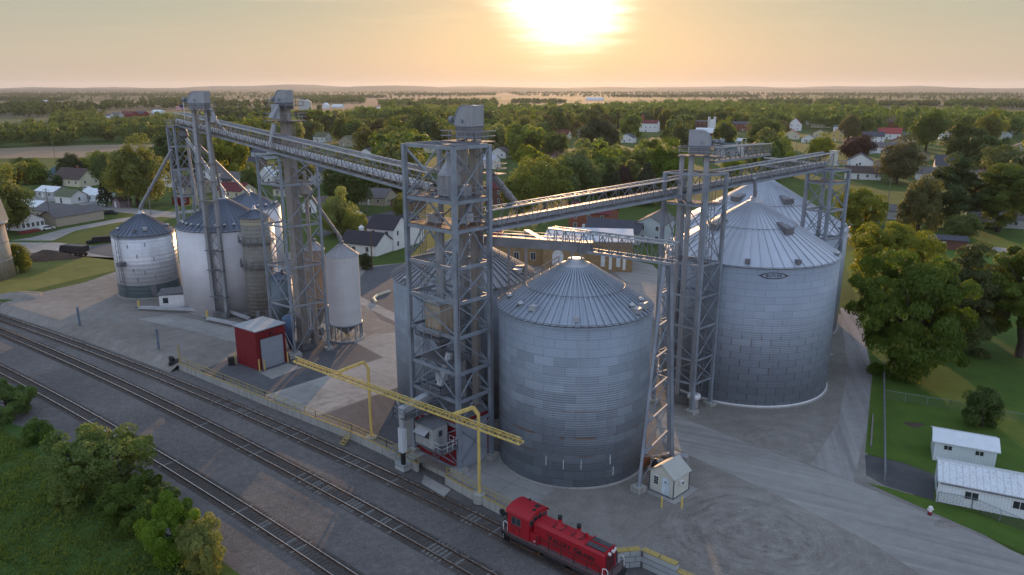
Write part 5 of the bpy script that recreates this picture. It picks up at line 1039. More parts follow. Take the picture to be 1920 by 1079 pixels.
# ------------------------------------------------------------------ locomotive
def loco():
    s_mid = -34.3; dz = -.9; c = SV(s_mid, cv('siding', s_mid), dz); a = TH + math.atan(slope('siding', s_mid)) + R(.2)
    T = thing('locomotive', 'bright red switcher locomotive with black lettering on its long hood', 'locomotive', c, a); X = lambda mb, n, m, p=T, **k: mb.build(n, m, p, local=True, **k)
    rd, bk = M['locored'], M['black']
    X(MB().box((0, 0, 1.25), (12.9, 2.75, .38)), 'frame', bk); X(MB().box((0, 0, 1.5), (12.5, 2.95, .12)), 'running_board', streaked('faded side sill', (.12, .085, .09), (.06, .05, .05), .6, .6))
    X(MB().box((0, -1.42, 1.27), (11.6, .06, .42)), 'side_sill', streaked('side sill', (.06, .045, .05), (.035, .03, .03), .7, .6))
    hood = MB(); W2, z1, z2 = .98, 1.56, 3.62; sec = [(-W2, z1), (W2, z1), (W2, z2 - .25), (W2 - .3, z2), (-W2 + .3, z2), (-W2, z2 - .25)]
    hood.extr(sec, (1.45, 0, 0), (0, 1, 0), (0, 0, 1), (1, 0, 0), 8.1); X(hood, 'hood', rd)
    X(MB().box((-2.35, 0, 2.0), (1.1, 2.5, .95)), 'battery_box', rd)
    for x in (-.2, 2.0):
        X(MB().lathe((x, 0, z2 - .02), [(.55, 0), (.5, .06), (.26, .1), (.20, .88), (.20, .9)], 16), 'exhaust_stack', rd, smooth=True); X(MB().lathe((x, 0, z2 + .86), [(.22, 0), (.22, .3), (.15, .31)], 14), 'stack_tip', bk, smooth=True); X(MB().box((x, 0, z2 + .012), (1.1, .95, .03)), 'soot_plate', bk)
    X(MB().tube((2.75, .2, z2), (2.75, .2, z2 + .45), .12, 8), 'breather', rd)
    gl = MB()
    for k in (-.45, .45): gl.box((4.35, k, z2 + .03), (2.0, .62, .08))
    G_ = X(gl, 'radiator_grille', bk); sl_ = MB()
    for i in range(16):
        for k in (-.45, .45): sl_.box((3.42 + i * .125, k, z2 + .08), (.03, .6, .03))
    X(sl_, 'grille_slats', M['dull'], G_); X(MB().box((4.35, 0, z2 + .06), (2.25, .14, .12)).box((3.28, 0, z2 + .06), (.1, 1.7, .12)).box((5.42, 0, z2 + .06), (.1, 1.7, .12)), 'grille_frame', rd)
    fg = MB().box((5.53, 0, 2.45), (.06, 1.35, 1.5))
    for i in range(12): fg.box((5.57, 0, 1.8 + i * .12), (.04, 1.3, .03))
    X(fg, 'front_grille', plain('dark red grille', (.10, .02, .025), .7)); X(MB().tube((5.5, -.28, 3.38), (5.72, -.28, 3.38), .14, 12).tube((5.5, .28, 3.38), (5.72, .28, 3.38), .14, 12), 'headlight', M['frame']); X(MB().box((5.55, .7, 3.35), (.08, .3, .3)), 'number_board', M['white'])
    # louvre doors along the hood
    dl = MB()
    for i in range(9): dl.box((-1.9 + i * .8, -W2 - .005, 2.35), (.02, .03, 1.35)); dl.box((-1.55 + i * .8, -W2 - .012, 1.95), (.4, .025, .3))
    X(dl, 'hood_doors', streaked('door seams', (.24, .015, .02), (.12, .012, .016), .5, .6))
    # cab
    cx0, cx1, cw, zb, zw = -5.55, -2.85, 1.42, 1.5, 3.75; n = 11; arc = [(cw * math.cos(t), zw + .55 * math.sin(t)) for t in np.linspace(0, math.pi, n)]
    X(MB().extr([(-cw, zb), (cw, zb)] + arc[::1], ((cx0 + cx1) / 2, 0, 0), (0, 1, 0), (0, 0, 1), (1, 0, 0), cx1 - cx0), 'cab', rd)
    arc2 = [((cw + .12) * math.cos(t), zw + .04 + .62 * math.sin(t)) for t in np.linspace(0, math.pi, n)]; arc1 = [((cw + .04) * math.cos(t), zw - .02 + .56 * math.sin(t)) for t in np.linspace(math.pi, 0, n)]
    X(MB().extr(arc2 + arc1, ((cx0 + cx1) / 2, 0, 0), (0, 1, 0), (0, 0, 1), (1, 0, 0), cx1 - cx0 + .35), 'cab_roof', rd)
    X(MB().box((-3.3, .45, zw + .62), (.5, .5, .1)).box((-3.1, -.3, zw + .66), (.3, .3, .14)), 'roof_hatch', bk); X(MB().tube((-4.6, .9, zw + .5), (-4.6, .9, zw + .75), .1, 8), 'horn', bk)
    def win(cx, cy, cz, w, h, ax):
        d = (w, .05, h) if ax == 'x' else (.05, w, h); f = (w + .07, .035, h + .07) if ax == 'x' else (.035, w + .07, h + .07); o = X(MB().box((cx, cy, cz), f), 'window', M['dull']); X(MB().box((cx, cy, cz), d), 'pane', M['glass'], o)
    for x in (-4.75, -4.15): win(x, -cw - .005, 3.1, .5, .75, 'x'); win(x, cw + .005, 3.1, .5, .75, 'x')
    for y in (-1.05, -.45, .25, .95): win(cx1 + .005, y, 3.62 if abs(y) < .6 else 3.4, .42, .5 if abs(y) > .6 else .42, 'y'); win(cx0 - .005, y, 3.35, .45, .7, 'y')
    dl = MB()
    for p, q in (((-5.1, 2.55), (-4.0, 2.35)), ((-4.75, 2.2), (-4.75, 1.8)), ((-3.95, 2.45), (-3.95, 1.75))): dl.bar((p[0], -cw - .02, p[1]), (q[0], -cw - .02, q[1]), .05)
    X(dl, 'grab_irons', bk)
    me = textmesh('V', .86, 0, .09); 
    def word(txt, x0, size, z):
        o_ = []; x = x0
        for i, ch in enumerate(txt):
            sz = size if i == 0 else size * .80; mm = textmesh(ch, sz, 0, .12); xs = [v.co.x for v in mm.vertices]; ys = [v.co.y for v in mm.vertices]; w = (max(xs) - min(xs)); k = 1.02
            o_.append(([(x + (v.co.x - min(xs)) * k, -W2 - .03, z + v.co.y - min(ys)) for v in mm.vertices], [tuple(p.vertices) for p in mm.polygons])); x += w * k + .06
        return o_, x
    L = MB(); w1, x = word('VALLEY', -.9, .78, 2.42); w2, x = word('GRAIN', x + .24, .78, 2.42)
    for v, f in w1 + w2: L.add(v, f)
    X(L, 'lettering', M['black'])
    # railings, steps, trucks, coupler
    rl = MB()
    for y in (-1.4, 1.4):
        for i in range(6): rl.bar((-1.9 + i * 1.45, y, 1.5), (-1.9 + i * 1.45, y, 2.5), .05)
        rl.bar((-1.9, y, 2.5), (5.35, y, 2.5), .045)
    X(rl, 'side_handrail', bk); rl = MB()
    for x, sg in ((6.15, 1), (-6.15, -1)):
        for y in (-1.35, 1.35):
            rl = MB(); rl.bar((x, y, .55), (x, y, 2.35), .05); rl.bar((x - sg * .55, y, 1.5), (x - sg * .55, y, 2.45), .05); rl.bar((x, y, 2.35), (x - sg * .2, y, 2.55), .05); rl.bar((x - sg * .2, y, 2.55), (x - sg * .55, y, 2.45), .05); X(rl, 'end_grab_rail', M['white'])
    stp = MB()
    for x, sg in ((5.9, 1), (-5.9, -1)):
        for y in (-1.25, 1.25):
            for z in (.45, .8, 1.12): stp.box((x, y, z), (.6, .42, .05))
            stp.box((x - .3, y, .85), (.04, .4, .9)); stp.box((x + .3, y, .85), (.04, .4, .9))
    X(stp, 'steps', bk); er = MB()
    for x in (6.3, -6.3):
        er.bar((x, -.9, 1.5), (x, -.9, 2.5), .05); er.bar((x, .9, 1.5), (x, .9, 2.5), .05); er.bar((x, -.9, 2.45), (x, .9, 2.45), .05); er.box((x, 0, 1.0), (.12, 2.6, .6))
    X(er, 'end_handrail', bk); X(MB().box((6.65, 0, .95), (.7, .3, .35)).box((-6.65, 0, .95), (.7, .3, .35)), 'coupler', bk); X(MB().box((0, 0, .72), (2.6, 2.3, .75)), 'fuel_tank', bk)
    for x in (-3.6, 3.6):
        tk = MB()
        for y in (-1.08, 1.08): tk.box((x, y, .62), (3.0, .16, .3)); tk.box((x, y, .75), (.8, .2, .5))
        Tk = X(tk, 'truck', bk)
        for dx in (-1.22, 1.22):
            X(MB().tube((x + dx, -.82, .5), (x + dx, .82, .5), .09, 8), 'axle', bk, Tk)
            for y in (-.75, .75): X(MB().tube((x + dx, y - .07, .5), (x + dx, y + .07, .5), .5, 20), 'wheel', M['rail'], Tk)
    X(MB().tube((-2.1, -1.47, 1.95), (-2.1, -1.5, 1.95), .07, 8), 'marker_light', M['white'])
loco()
# block bin
T = thing('block_bin', 'open bin of grey concrete blocks with yellow painted tops beside the locomotive', 'block bin', BC); 
for p, q in ((BP1, BC), (BC, BP2), (BP2, BP3)):
    d = (q - p).normalized(); s = Vector((d.y, -d.x, 0)); s = s if s.y > 0 else -s
    if q is BP3: p = p - Vector((0, 0, .6)); q = q - Vector((0, 0, .6))
    zt_ = p.z; MB().bar(Vector((p.x, p.y, (zt_ - 1.1) / 2)) + s * .3, Vector((q.x, q.y, (zt_ - 1.1) / 2)) + s * .3 - d * .003, .6, zt_ + 1.1).build('block_wall', M['conblock'], T)
    L_ = (q - p).length; n = max(1, round(L_ / 1.5)); mb = MB()
    for i in range(n):
        a_ = p.lerp(q, (i + .02) / n); b_ = p.lerp(q, (i + .97) / n); mb.bar(a_ + s * .3 + Vector((0, 0, .02)), b_ + s * .3 + Vector((0, 0, .02)), .64, .1)
    mb.build('capping', M['yellowdull'], T)
# ------------------------------------------------------------------ sheds and small yard things
def obox(T, c, u, v, a, b, z0, z1, name, m): return MB().prism([(c + u * x + v * y)[:2] for x, y in ((0, 0), (a, 0), (a, b), (0, b))], z0, z1).build(name, m, T)
p0, p1, p2 = G(485, 695.6), G(446, 681.5), G(538.6, 678.7); T = thing('red_shed', 'small red metal shed with a grey roller door and flat grey roof', 'shed', (p0 + p1 + p2) / 3); u = (p2 - p0); Lu = u.length; u.normalize(); v = (p1 - p0); Lv = v.length; v.normalize()
obox(T, p0, u, v, Lu, Lv, 0, 6.2, 'wall', M['red']); zz = 6.25; q = [p0 - u * .15 - v * .25, p0 + u * (Lu + .15) - v * .25, p0 + u * (Lu + .15) + v * (Lv + .2), p0 - u * .15 + v * (Lv + .2)]
MB().add([Vector((k.x, k.y, z)) for k, z in zip(q, (6.3, 6.5, 6.45, 6.25))] + [Vector((k.x, k.y, z + .16)) for k, z in zip(q, (6.3, 6.5, 6.45, 6.25))], [(3, 2, 1, 0), (4, 5, 6, 7), (0, 1, 5, 4), (1, 2, 6, 5), (2, 3, 7, 6), (3, 0, 4, 7)]).build('roof', M['greyroof'], T)
on = Vector((u.y, -u.x, 0)); on = on if on.y < 0 else -on
MB().extr([(.7, .02), (Lu - .5, .02), (Lu - .5, 4.9), (.7, 4.9)], p0 + on * .03, u, (0, 0, 1), on, .05).build('roller_door', M['shutter'], T)
mb = MB()
for x in (.62, Lu - .42): mb.bar(p0 + u * x + on * .06, p0 + u * x + on * .06 + Vector((0, 0, 5)), .14)
mb.bar(p0 + u * .62 + on * .06 + Vector((0, 0, 5)), p0 + u * (Lu - .42) + on * .06 + Vector((0, 0, 5)), .14); mb.build('door_frame', plain('dark red trim', (.11, .012, .018), .6), T); MB().box(p0 + u * Lu * .5 + on * .2 + Vector((0, 0, 5.55)), (.5, .35, .25), math.atan2(u.y, u.x)).build('lamp', M['black'], T)
def bollard(p, lab, h=1.25, group='yellow bollards'): tag(MB().tube(p - Vector((0, 0, .1)), p + Vector((0, 0, h)), .11, 10).build('bollard', M['yellow']), lab, 'bollard', group)
bollard(p0 + on * .5 - u * .1, 'yellow bollard at the near corner of the red shed', 2.); bollard(p0 + on * .55 + u * .75, 'yellow bollard just left of the roller door', 1.8); bollard(p2 + on * .55 - u * .2, 'yellow bollard right of the roller door', 1.8); bollard(p1 - v * .2 - u * .5, 'yellow bollard behind the left wall of the red shed', 1.8)
tag(MB().box(p1 - u * 1.1 + Vector((0, 0, .6)), (.9, .8, 1.2), .5).box(p1 - u * 1.1 + Vector((0, 0, 1.22)), (1., .9, .06), .5).build('bin', M['black']), 'black bin behind the red shed', 'bin')
MB_ = px('concrete_ramp', [(487, 700), (539, 682), (566, 690), (510, 712)], M['concrete'], .016)
# cream hut
c0, cl, cr = G(1261.7, 938.9), G(1217, 919.4), G(1290.5, 920); u = (cr - c0); Lu = u.length; u.normalize(); v = (cl - c0); Lv = v.length; v.normalize(); T = thing('cream_hut', 'small cream hut with a pale blue door and gable roof beside the splayed A-frame', 'hut', (cl + cr) / 2)
ze, zr = 2.45, 3.6; onv = Vector((v.y, -v.x, 0)); onv = onv if onv.y < 0 else -onv; onu = Vector((u.y, -u.x, 0)); onu = onu if onu.y < 0 else -onu
MB().extr([(0, .1), (Lv, .1), (Lv, ze), (Lv / 2, zr), (0, ze)], c0 + u * Lu / 2, v, (0, 0, 1), u, Lu).build('wall', M['cream'], T)
rm = MB(); o_ = .18
for k in (0, 1):
    e = c0 + v * (-o_ if k == 0 else Lv + o_) + Vector((0, 0, ze - .08)); r_ = c0 + v * Lv / 2 + Vector((0, 0, zr + .07)); q = [e - u * o_, e + u * (Lu + o_), r_ + u * (Lu + o_), r_ - u * o_]; up = Vector((0, 0, .07)); rm.add(q + [x + up for x in q], [(3, 2, 1, 0), (4, 5, 6, 7), (0, 1, 5, 4), (1, 2, 6, 5), (2, 3, 7, 6), (3, 0, 4, 7)])
rm.build('roof', ribwall('cream metal roof', (.42, .43, .40), .35, .45, .15), T); mb = MB()
for b_ in (c0, cl, cr): mb.bar(b_ + Vector((0, 0, .1)), b_ + Vector((0, 0, ze)), .1)
mb.bar(c0 + Vector((0, 0, .12)), cl + Vector((0, 0, .12)), .12); mb.bar(c0 + Vector((0, 0, .12)), cr + Vector((0, 0, .12)), .12); mb.build('trim', plain('dark blue trim', (.05, .07, .10), .6), T)
fc = c0 - u * .02
D_ = MB().extr([(.55, .25), (1.45, .25), (1.45, 2.2), (.55, 2.2)], fc, v, (0, 0, 1), u, .06).build('door', M['doorwhite'], T); MB().extr([(.95, 1.65), (1.12, 1.65), (1.12, 1.85), (.95, 1.85)], fc - u * .03, v, (0, 0, 1), u, .03).build('pane', M['glass'], D_)
Wd = MB().extr([(1.9, 1.1), (2.5, 1.1), (2.5, 2.1), (1.9, 2.1)], fc, v, (0, 0, 1), u, .05).build('window', M['frame'], T); mb = MB()
for i in range(2):
    for j in range(4): mb.extr([(1.93 + i * .28, 1.13 + j * .24), (2.19 + i * .28, 1.13 + j * .24), (2.19 + i * .28, 1.33 + j * .24), (1.93 + i * .28, 1.33 + j * .24)], fc - u * .03, v, (0, 0, 1), u, .02)
mb.build('pane', M['glass'], Wd); ac = MB().box(c0 + u * 1.2 - v * .15 + Vector((0, 0, 1.75)), (.5, .4, .4), math.atan2(u.y, u.x)).build('air_conditioner', M['white'], T); MB().box(c0 + u * 1.2 - v * .36 + Vector((0, 0, 1.75)), (.3, .03, .25), math.atan2(u.y, u.x)).build('grille', M['black'], ac)
MB().prism([(c0 + u * x + v * y)[:2] for x, y in ((-.7, -.7), (Lu + .9, -.7), (Lu + .9, Lv + .5), (-.7, Lv + .5))], -.05, .1).build('slab', M['concrete'], T)
bollard(G(1240, 953), 'yellow bollard in front of the cream hut, left of the pair'); bollard(G(1278, 953), 'yellow bollard in front of the cream hut, right of the pair')
fan = thing('aeration_fan', 'dark fan and rusty duct behind the cream hut at the foot of the front tank', 'fan', G(1232, 885)); f_ = G(1232, 884); MB().tube(f_ + Vector((-.6, 0, .8)), f_ + Vector((.3, 0, .8)), .75, 16).build('housing', M['black'], fan, True); MB().box(f_ + Vector((-1.5, .5, 1.1)), (1.2, .9, 1.1), .5).build('duct', plain('rusty duct', (.22, .09, .045), .8), fan); MB().box(f_ + Vector((2.6, 1.2, .8)), (2.4, 1.1, 1.5), -.5).build('transition', M['casing'], fan); MB().tube(f_ + Vector((-.2, -.5, 1.5)), f_ + Vector((.5, -.4, 1.5)), .25, 10).build('motor', M['motor'], fan)
# white lean-to between the left tanks, augers on the ground
w0, w1 = G(300, 578), G(289, 571); u = Vector((math.cos(R(12)), math.sin(R(12)), 0)); v = Vector((-u.y, u.x, 0)); T = thing('white_shed', 'low white lean-to shed with dark roof between the two left tanks', 'shed', w0)
obox(T, w0, u, v, 5.6, 3.4, 0, 2.5, 'wall', M['whiteside']); q = [w0 - u * .3 - v * .3, w0 + u * 5.7 - v * .3, w0 + u * 5.7 + v * 4., w0 - u * .3 + v * 4.]
MB().add([Vector((k.x, k.y, z)) for k, z in zip(q, (2.55, 2.9, 3.3, 2.95))] + [Vector((k.x, k.y, z + .1)) for k, z in zip(q, (2.55, 2.9, 3.3, 2.95))], [(3, 2, 1, 0), (4, 5, 6, 7), (0, 1, 5, 4), (1, 2, 6, 5), (2, 3, 7, 6), (3, 0, 4, 7)]).build('roof', M['deck'], T); MB().extr([(.7, .9), (1.7, .9), (1.7, 2.), (.7, 2.)], w0 - v * .02, u, (0, 0, 1), v, .05).build('window', M['glass'], T)
def auger(label, a, b, r=.28):
    T = thing('ground_conveyor', label, 'ground conveyor', a); MB().bar(a, b, r * 2, r * 1.8).build('trough', M['bright'], T); mb = MB(); n = max(2, int((b - a).length / 3))
    for i in range(n + 1): p = a.lerp(b, i / n); mb.bar(Vector((p.x, p.y, 0)), p, .1)
    mb.build('stand', M['dull'], T); MB().box(a + Vector((0, 0, .75)), (.45, .4, 1.2), .3).build('belt_guard', M['yellow'], T); MB().tube(a + Vector((-.9, .1, .2)), a + Vector((-.1, .1, .2)), .28, 10).build('motor', M['motor'], T)
auger('long ground conveyor running in front of the white lean-to', G(261, 577, .6), G(390, 582, .9)); auger('ground conveyor from the caged ladder leg to the red shed', G(389, 597, .8), G(447, 609, .8)); auger('ground conveyor from the discharge pipe to the stave silo', G(426, 583, 1.1), G(468, 598, .7))
tag(MB().box(G(573, 650, .4), (.9, .9, .8), .2).tube(G(590, 640, .5), G(600, 634, .6), .5, 10).box(G(598, 622, .6), (1.6, .8, 1.2), .5).box(G(585, 628, .9), (.8, .7, 1.8), .3).build('machinery', M['dull']), 'dark fan machinery standing under the brown bin', 'machinery')
tag(MB().path([G(705, 568, .25), G(700, 561, .25), G(707, 555, .25), G(716, 552, .25), G(724, 549, .25), G(731, 547, .25)], .35, 8).build('pipe_barrier', plain('pale pipe', (.55, .52, .40), .6)), 'bent pale pipe barrier lying on the road left of the rear middle tank', 'barrier')
# ------------------------------------------------------------------ right: mobile home, garage, fence
def gable(T, p, ang, L, Wd, ze, zr, wall, roof, over=.25, right=False, axis='x', parts=('wall', 'roof'), z0=0.):
    """p = near front corner; long side runs along ang from p (left corner) ; width goes back"""
    u = Vector((math.cos(ang), math.sin(ang), 0)); v = Vector((-u.y, u.x, 0)); p = Vector((p[0], p[1], 0))
    if right: p = p - u * L
    if axis == 'x': MB().extr([(0, z0), (Wd, z0), (Wd, ze), (Wd / 2, zr), (0, ze)], p + u * L / 2, v, (0, 0, 1), u, L).build(parts[0], wall, T)
    else: MB().extr([(0, z0), (L, z0), (L, ze), (L / 2, zr), (0, ze)], p + v * Wd / 2, u, (0, 0, 1), v, Wd).build(parts[0], wall, T)
    rm = MB(); up = Vector((0, 0, .12)); S = Wd if axis == 'x' else L; N = L if axis == 'x' else Wd; du, dv = (u, v) if axis == 'x' else (v, u); k_ = (zr - ze) / (S / 2)
    for k in (0, 1):
        e = p + dv * (-over if k == 0 else S + over) + Vector((0, 0, ze - over * k_ + .02)); r_ = p + dv * S / 2 + Vector((0, 0, zr + .02)); q = [e - du * over, e + du * (N + over), r_ + du * (N + over), r_ - du * over]
        rm.add(q + [x + up for x in q], [(3, 2, 1, 0), (4, 5, 6, 7), (0, 1, 5, 4), (1, 2, 6, 5), (2, 3, 7, 6), (3, 0, 4, 7)])
    rf = rm.build(parts[1], roof, T); return p, u, v, rf
def window(T, p, ax, nrm, cx, cz, w, h, fm=None):
    o = MB().extr([(cx - w / 2 - .09, cz - h / 2 - .09), (cx + w / 2 + .09, cz - h / 2 - .09), (cx + w / 2 + .09, cz + h / 2 + .09), (cx - w / 2 - .09, cz + h / 2 + .09)], p + nrm * .02, ax, (0, 0, 1), nrm, .08).build('window', fm or M['frame'], T)
    MB().extr([(cx - w / 2, cz - h / 2), (cx - .03, cz - h / 2), (cx - .03, cz + h / 2), (cx - w / 2, cz + h / 2)], p + nrm * .06, ax, (0, 0, 1), nrm, .03).extr([(cx + .03, cz - h / 2), (cx + w / 2, cz - h / 2), (cx + w / 2, cz + h / 2), (cx + .03, cz + h / 2)], p + nrm * .06, ax, (0, 0, 1), nrm, .03).build('pane', M['glass'], o)
m0 = G(1757, 941); ma = math.atan2(*(G(1920, 974.6) - m0).yx); T = thing('mobile_home', 'long white mobile home with rusty seamed roof at the lower right', 'mobile home', m0 + Vector((4, 2, 0)), ma)
p, u, v, rf = gable(T, m0, ma, 15.5, 5.6, 2.45, 3.4, M['whitemetal'], M['rustyroof'])
window(T, p, u, -v, 3.0, 1.45, 1.2, .8); window(T, p, u, -v, 7.3, 1.45, 1.2, .8); window(T, p, v, -u, 1.4, 1.45, .8, .8); MB().bar(p - v * .3 + Vector((0, 0, 2.35)), p - v * .3 + u * 15.5 + Vector((0, 0, 2.35)), .12).build('gutter', M['dull'], T); MB().bar(p - u * .1 - v * .25 + Vector((0, 0, .1)), p - u * .1 - v * .25 + Vector((0, 0, 2.3)), .1).build('downpipe', M['white'], T); MB().extr([(2.6, .1), (3.5, .1), (3.5, 2.1), (2.6, 2.1)], p - u * .03, v, (0, 0, 1), u, .06).build('door', M['doorwhite'], T)
g0 = G(1746, 860, 0); T = thing('garage', 'smaller white metal garage just behind the mobile home', 'garage', g0, ma); p, u, v, rf = gable(T, g0 + Vector((-.1, -.4, 0)), ma, 6.3, 4.0, 2.5, 3.2, M['whitemetal'], M['whiteroof'], .3)
window(T, p, u, -v, 1.4, 1.9, .8, .5); window(T, p, u, -v, 4.6, 1.9, .8, .5)
def fence(label, pts, h=1.3, sp=3.0):
    T = thing('chain_link_fence', label, 'fence', pts[0]); mb = MB(); wr = MB()
    for a, b in zip(pts, pts[1:]):
        n = max(1, round((b - a).length / sp))
        for i in range(n + 1): q = a.lerp(b, i / n); MB().tube(q, q + Vector((0, 0, h)), .035, 6).build('post', M['beam'], T)
        mb.bar(a + Vector((0, 0, h)), b + Vector((0, 0, h)), .05)
        for z in np.arange(.1, h, .2): wr.bar(a + Vector((0, 0, z)), b + Vector((0, 0, z)), .012)
        L_ = (b - a).length
        for x in np.arange(0, L_ - h, .5): d = (b - a) / L_; wr.bar(a + d * x, a + d * (x + h) + Vector((0, 0, h)), .01); wr.bar(a + d * (x + h), a + d * x + Vector((0, 0, h)), .01)
    mb.build('top_rail', M['beam'], T); wr.build('mesh_wire', M['dull'], T)
fence('chain link fence running beside the lane on the right', [G(1658, 908), G(1656, 690)], 1.5); fence('chain link fence across the lawn behind the garage', [G(1656, 748), G(1780, 768), G(1930, 797)]); fence('chain link fence in front of the mobile home', [G(1757, 944), G(1821, 955), G(1930, 1003)])
hy = thing('hydrant', 'small fire hydrant with white top and red foot on the verge', 'hydrant', G(1743, 966)); h0 = G(1743, 966); MB().lathe(h0, [(.2, 0), (.2, .4)], 12).build('foot', M['redplain'], hy, True); MB().lathe(h0, [(.17, .4), (.17, .75), (.22, .78), (.18, .95), (.05, 1.02)], 12).box(h0 + Vector((0, 0, .65)), (.6, .16, .16)).build('cap', M['white'], hy)
tag(MB().bar(G(1633, 838, .1), G(1637, 778, .1), .2).build('log', M['woodgrey']), 'long pale pole lying on the grass edge beside the lane', 'log')
# ------------------------------------------------------------------ the town
WM = dict(white=M['whiteside'], wm=M['whitemetal'], tan=lapsiding('tan siding', (.42, .37, .29)), cream=lapsiding('cream siding', (.62, .58, .44)), grey=lapsiding('grey siding', (.44, .45, .46)), blue=lapsiding('pale blue siding', (.48, .55, .60)),
          brown=lapsiding('brown siding', (.20, .13, .10)), brick=brickmat('red brick', (.28, .09, .055), (.22, .07, .045), (.3, .25, .22)), dbrick=brickmat('dark brick', (.17, .075, .06), (.12, .055, .045), (.2, .17, .15)), tbrick=brickmat('tan brick', (.36, .245, .12), (.28, .185, .09), (.34, .29, .22)), mauve=lapsiding('mauve siding', (.26, .20, .22)), red=M['red'], yellow=lapsiding('yellow siding', (.55, .42, .16)))
RM = dict(brown=shingles('brown shingles', (.085, .065, .06)), dark=shingles('dark shingles', (.045, .043, .052)), grey=shingles('grey shingles', (.13, .125, .13)), maroon=shingles('maroon roof', (.13, .035, .04)), teal=shingles('teal roof', (.07, .12, .13)), olive=shingles('olive roof', (.12, .13, .08)), white=M['whiteroof'], pink=shingles('faded pink roof', (.25, .19, .19)), lav=ribwall('lavender metal roof', (.42, .43, .52), .5, .5, .1), red=ribwall('red metal roof', (.30, .04, .035), .5, .5, 0.), slate=shingles('slate roof', (.07, .075, .095)))
YAW = R(-24)
HOUSES = []
def house(label, x, y, L, Wd, ze, rise, wall, roof, axis='x', nf=3, ne=2, st=1, chimney=None, porch=None, wing=None, yaw=YAW, cat='house', name='house', far=False):
    left = x < 960; g = G(x, y); T = thing(name, label, cat, g, yaw, 'houses of the town' if cat == 'house' else None)
    p, u, v, rf = gable(T, g, yaw, L, Wd, ze, ze + rise, WM[wall], RM[roof], .35, left, axis)
    HOUSES.append((p + u * L / 2 + v * Wd / 2, max(L, Wd) * .5))
    sh = ze / st
    if not far:
        for s_ in range(st):
            for i in range(nf): window(T, p, u, -v, L * (i + .5) / nf, sh * s_ + sh * .56, .85, 1.25 if sh > 2.3 else .9)
            e, nrm = (p + u * L, u) if left else (p, -u)
            for i in range(ne): window(T, e, v, nrm, Wd * (i + .5) / ne, sh * s_ + sh * .56, .8, 1.25 if sh > 2.3 else .9)
        MB().extr([(L * .38 - .45, .1), (L * .38 + .45, .1), (L * .38 + .45, 2.1), (L * .38 - .45, 2.1)], p - v * .03, u, (0, 0, 1), v, .05).build('door', M['frame'] if wall not in ('white', 'wm') else RM['brown'], T)
    if chimney: q = p + u * L * chimney[0] + v * Wd * chimney[1]; MB().box(q + Vector((0, 0, ze + rise * .7)), (.7, .7, rise * .9 + 1.2), yaw).build('chimney', WM['brick'], rf)
    if porch:
        q = p + u * porch[0] - v * porch[2]; PR = MB().add([q + Vector((0, 0, 2.4)), q + u * porch[1] + Vector((0, 0, 2.4)), q + u * porch[1] + v * porch[2] + Vector((0, 0, 2.85)), q + v * porch[2] + Vector((0, 0, 2.85)), q + Vector((0, 0, 2.52)), q + u * porch[1] + Vector((0, 0, 2.52)), q + u * porch[1] + v * porch[2] + Vector((0, 0, 2.97)), q + v * porch[2] + Vector((0, 0, 2.97))], [(3, 2, 1, 0), (4, 5, 6, 7), (0, 1, 5, 4), (1, 2, 6, 5), (2, 3, 7, 6), (3, 0, 4, 7)]).build('porch_roof', RM[porch[3]], T)
        for k in (0.05, .95): a = q + u * porch[1] * k + v * .1; MB().bar(a, a + Vector((0, 0, 2.4)), .16).build('porch_post', M['frame'], T)
    if wing:
        dx, dy, L2, W2, z2, r2, ax2 = wing; gable(T, p + u * dx + v * dy, yaw, L2, W2, z2, z2 + r2, WM[wall], RM[roof], .3, False, ax2, ('wing_wall', 'wing_roof'))
    return T
house('small white house with brown roof and red porch deck at the left', 41, 435, 9.5, 7.6, 2.9, 2.2, 'white', 'brown', 'x', 3, 5); q = G(60, 436); tag(MB().box(q + Vector((0, 0, .35)), (7., 2.4, .7), R(62)).build('porch_deck', plain('red deck', (.19, .03, .03), .7)), 'red porch deck along the gable of the small white house', 'deck')
house('long grey brick ranch building with two low roofs and a gabled wing', 130, 418, 17, 9, 3.0, 2.0, 'tan', 'grey', 'x', 5, 1, wing=(13.5, -7.5, 8, 17, 3.0, 1.9, 'y'))
house('low tan building with a pale metal roof behind the small white house', 70, 403, 13, 7, 2.7, 1.5, 'tan', 'white', 'x', 3, 2)
house('low grey building with pale roof at the tree edge far left', 102, 374, 11, 7, 2.8, 1.6, 'grey', 'white', 'x', 2, 1)
house('white garage with an olive green roof', 134, 384, 9, 7, 2.9, 2.2, 'white', 'olive', 'x', 0, 1); house('white garage with a bright metal roof beside the olive roofed one', 188, 381, 11, 7, 2.8, 1.9, 'wm', 'white', 'x', 3, 1)
house('white house with a teal roof behind the large brown roofed house', 118, 342, 11, 9, 3.4, 2.8, 'white', 'teal', 'x', 2, 2, far=False); house('large house with a long brown roof sweeping low to the left', 150, 352, 18, 11, 3.4, 4.2, 'cream', 'brown', 'x', 4, 2, chimney=(.6, .5))
house('small mauve shed by the street beside the dark spruce', 226, 391, 4, 5, 2.4, 1.3, 'mauve', 'brown', 'y', 0, 0, cat='shed', name='shed'); house('small rust red shed behind the leftmost tower', 340, 386, 4.5, 4, 2.6, .9, 'red', 'maroon', 'x', 0, 1, cat='shed', name='shed')
house('white gabled house between the left trees and the far left tower', 322, 352, 8, 8, 3.6, 2.8, 'white', 'grey', 'y', 2, 1); house('brown roofed house behind the far left tower', 372, 366, 14, 9, 3.2, 3.2, 'tan', 'brown', 'x', 3, 2)
house('cream house with a maroon roof above the pale left tanks', 452, 374, 13, 9, 3., 2.8, 'cream', 'maroon', 'x', 3, 2); house('white two storey house left of the cream maroon roofed one', 404, 348, 8, 8, 5.4, 2.6, 'white', 'grey', 'y', 2, 1, 2)
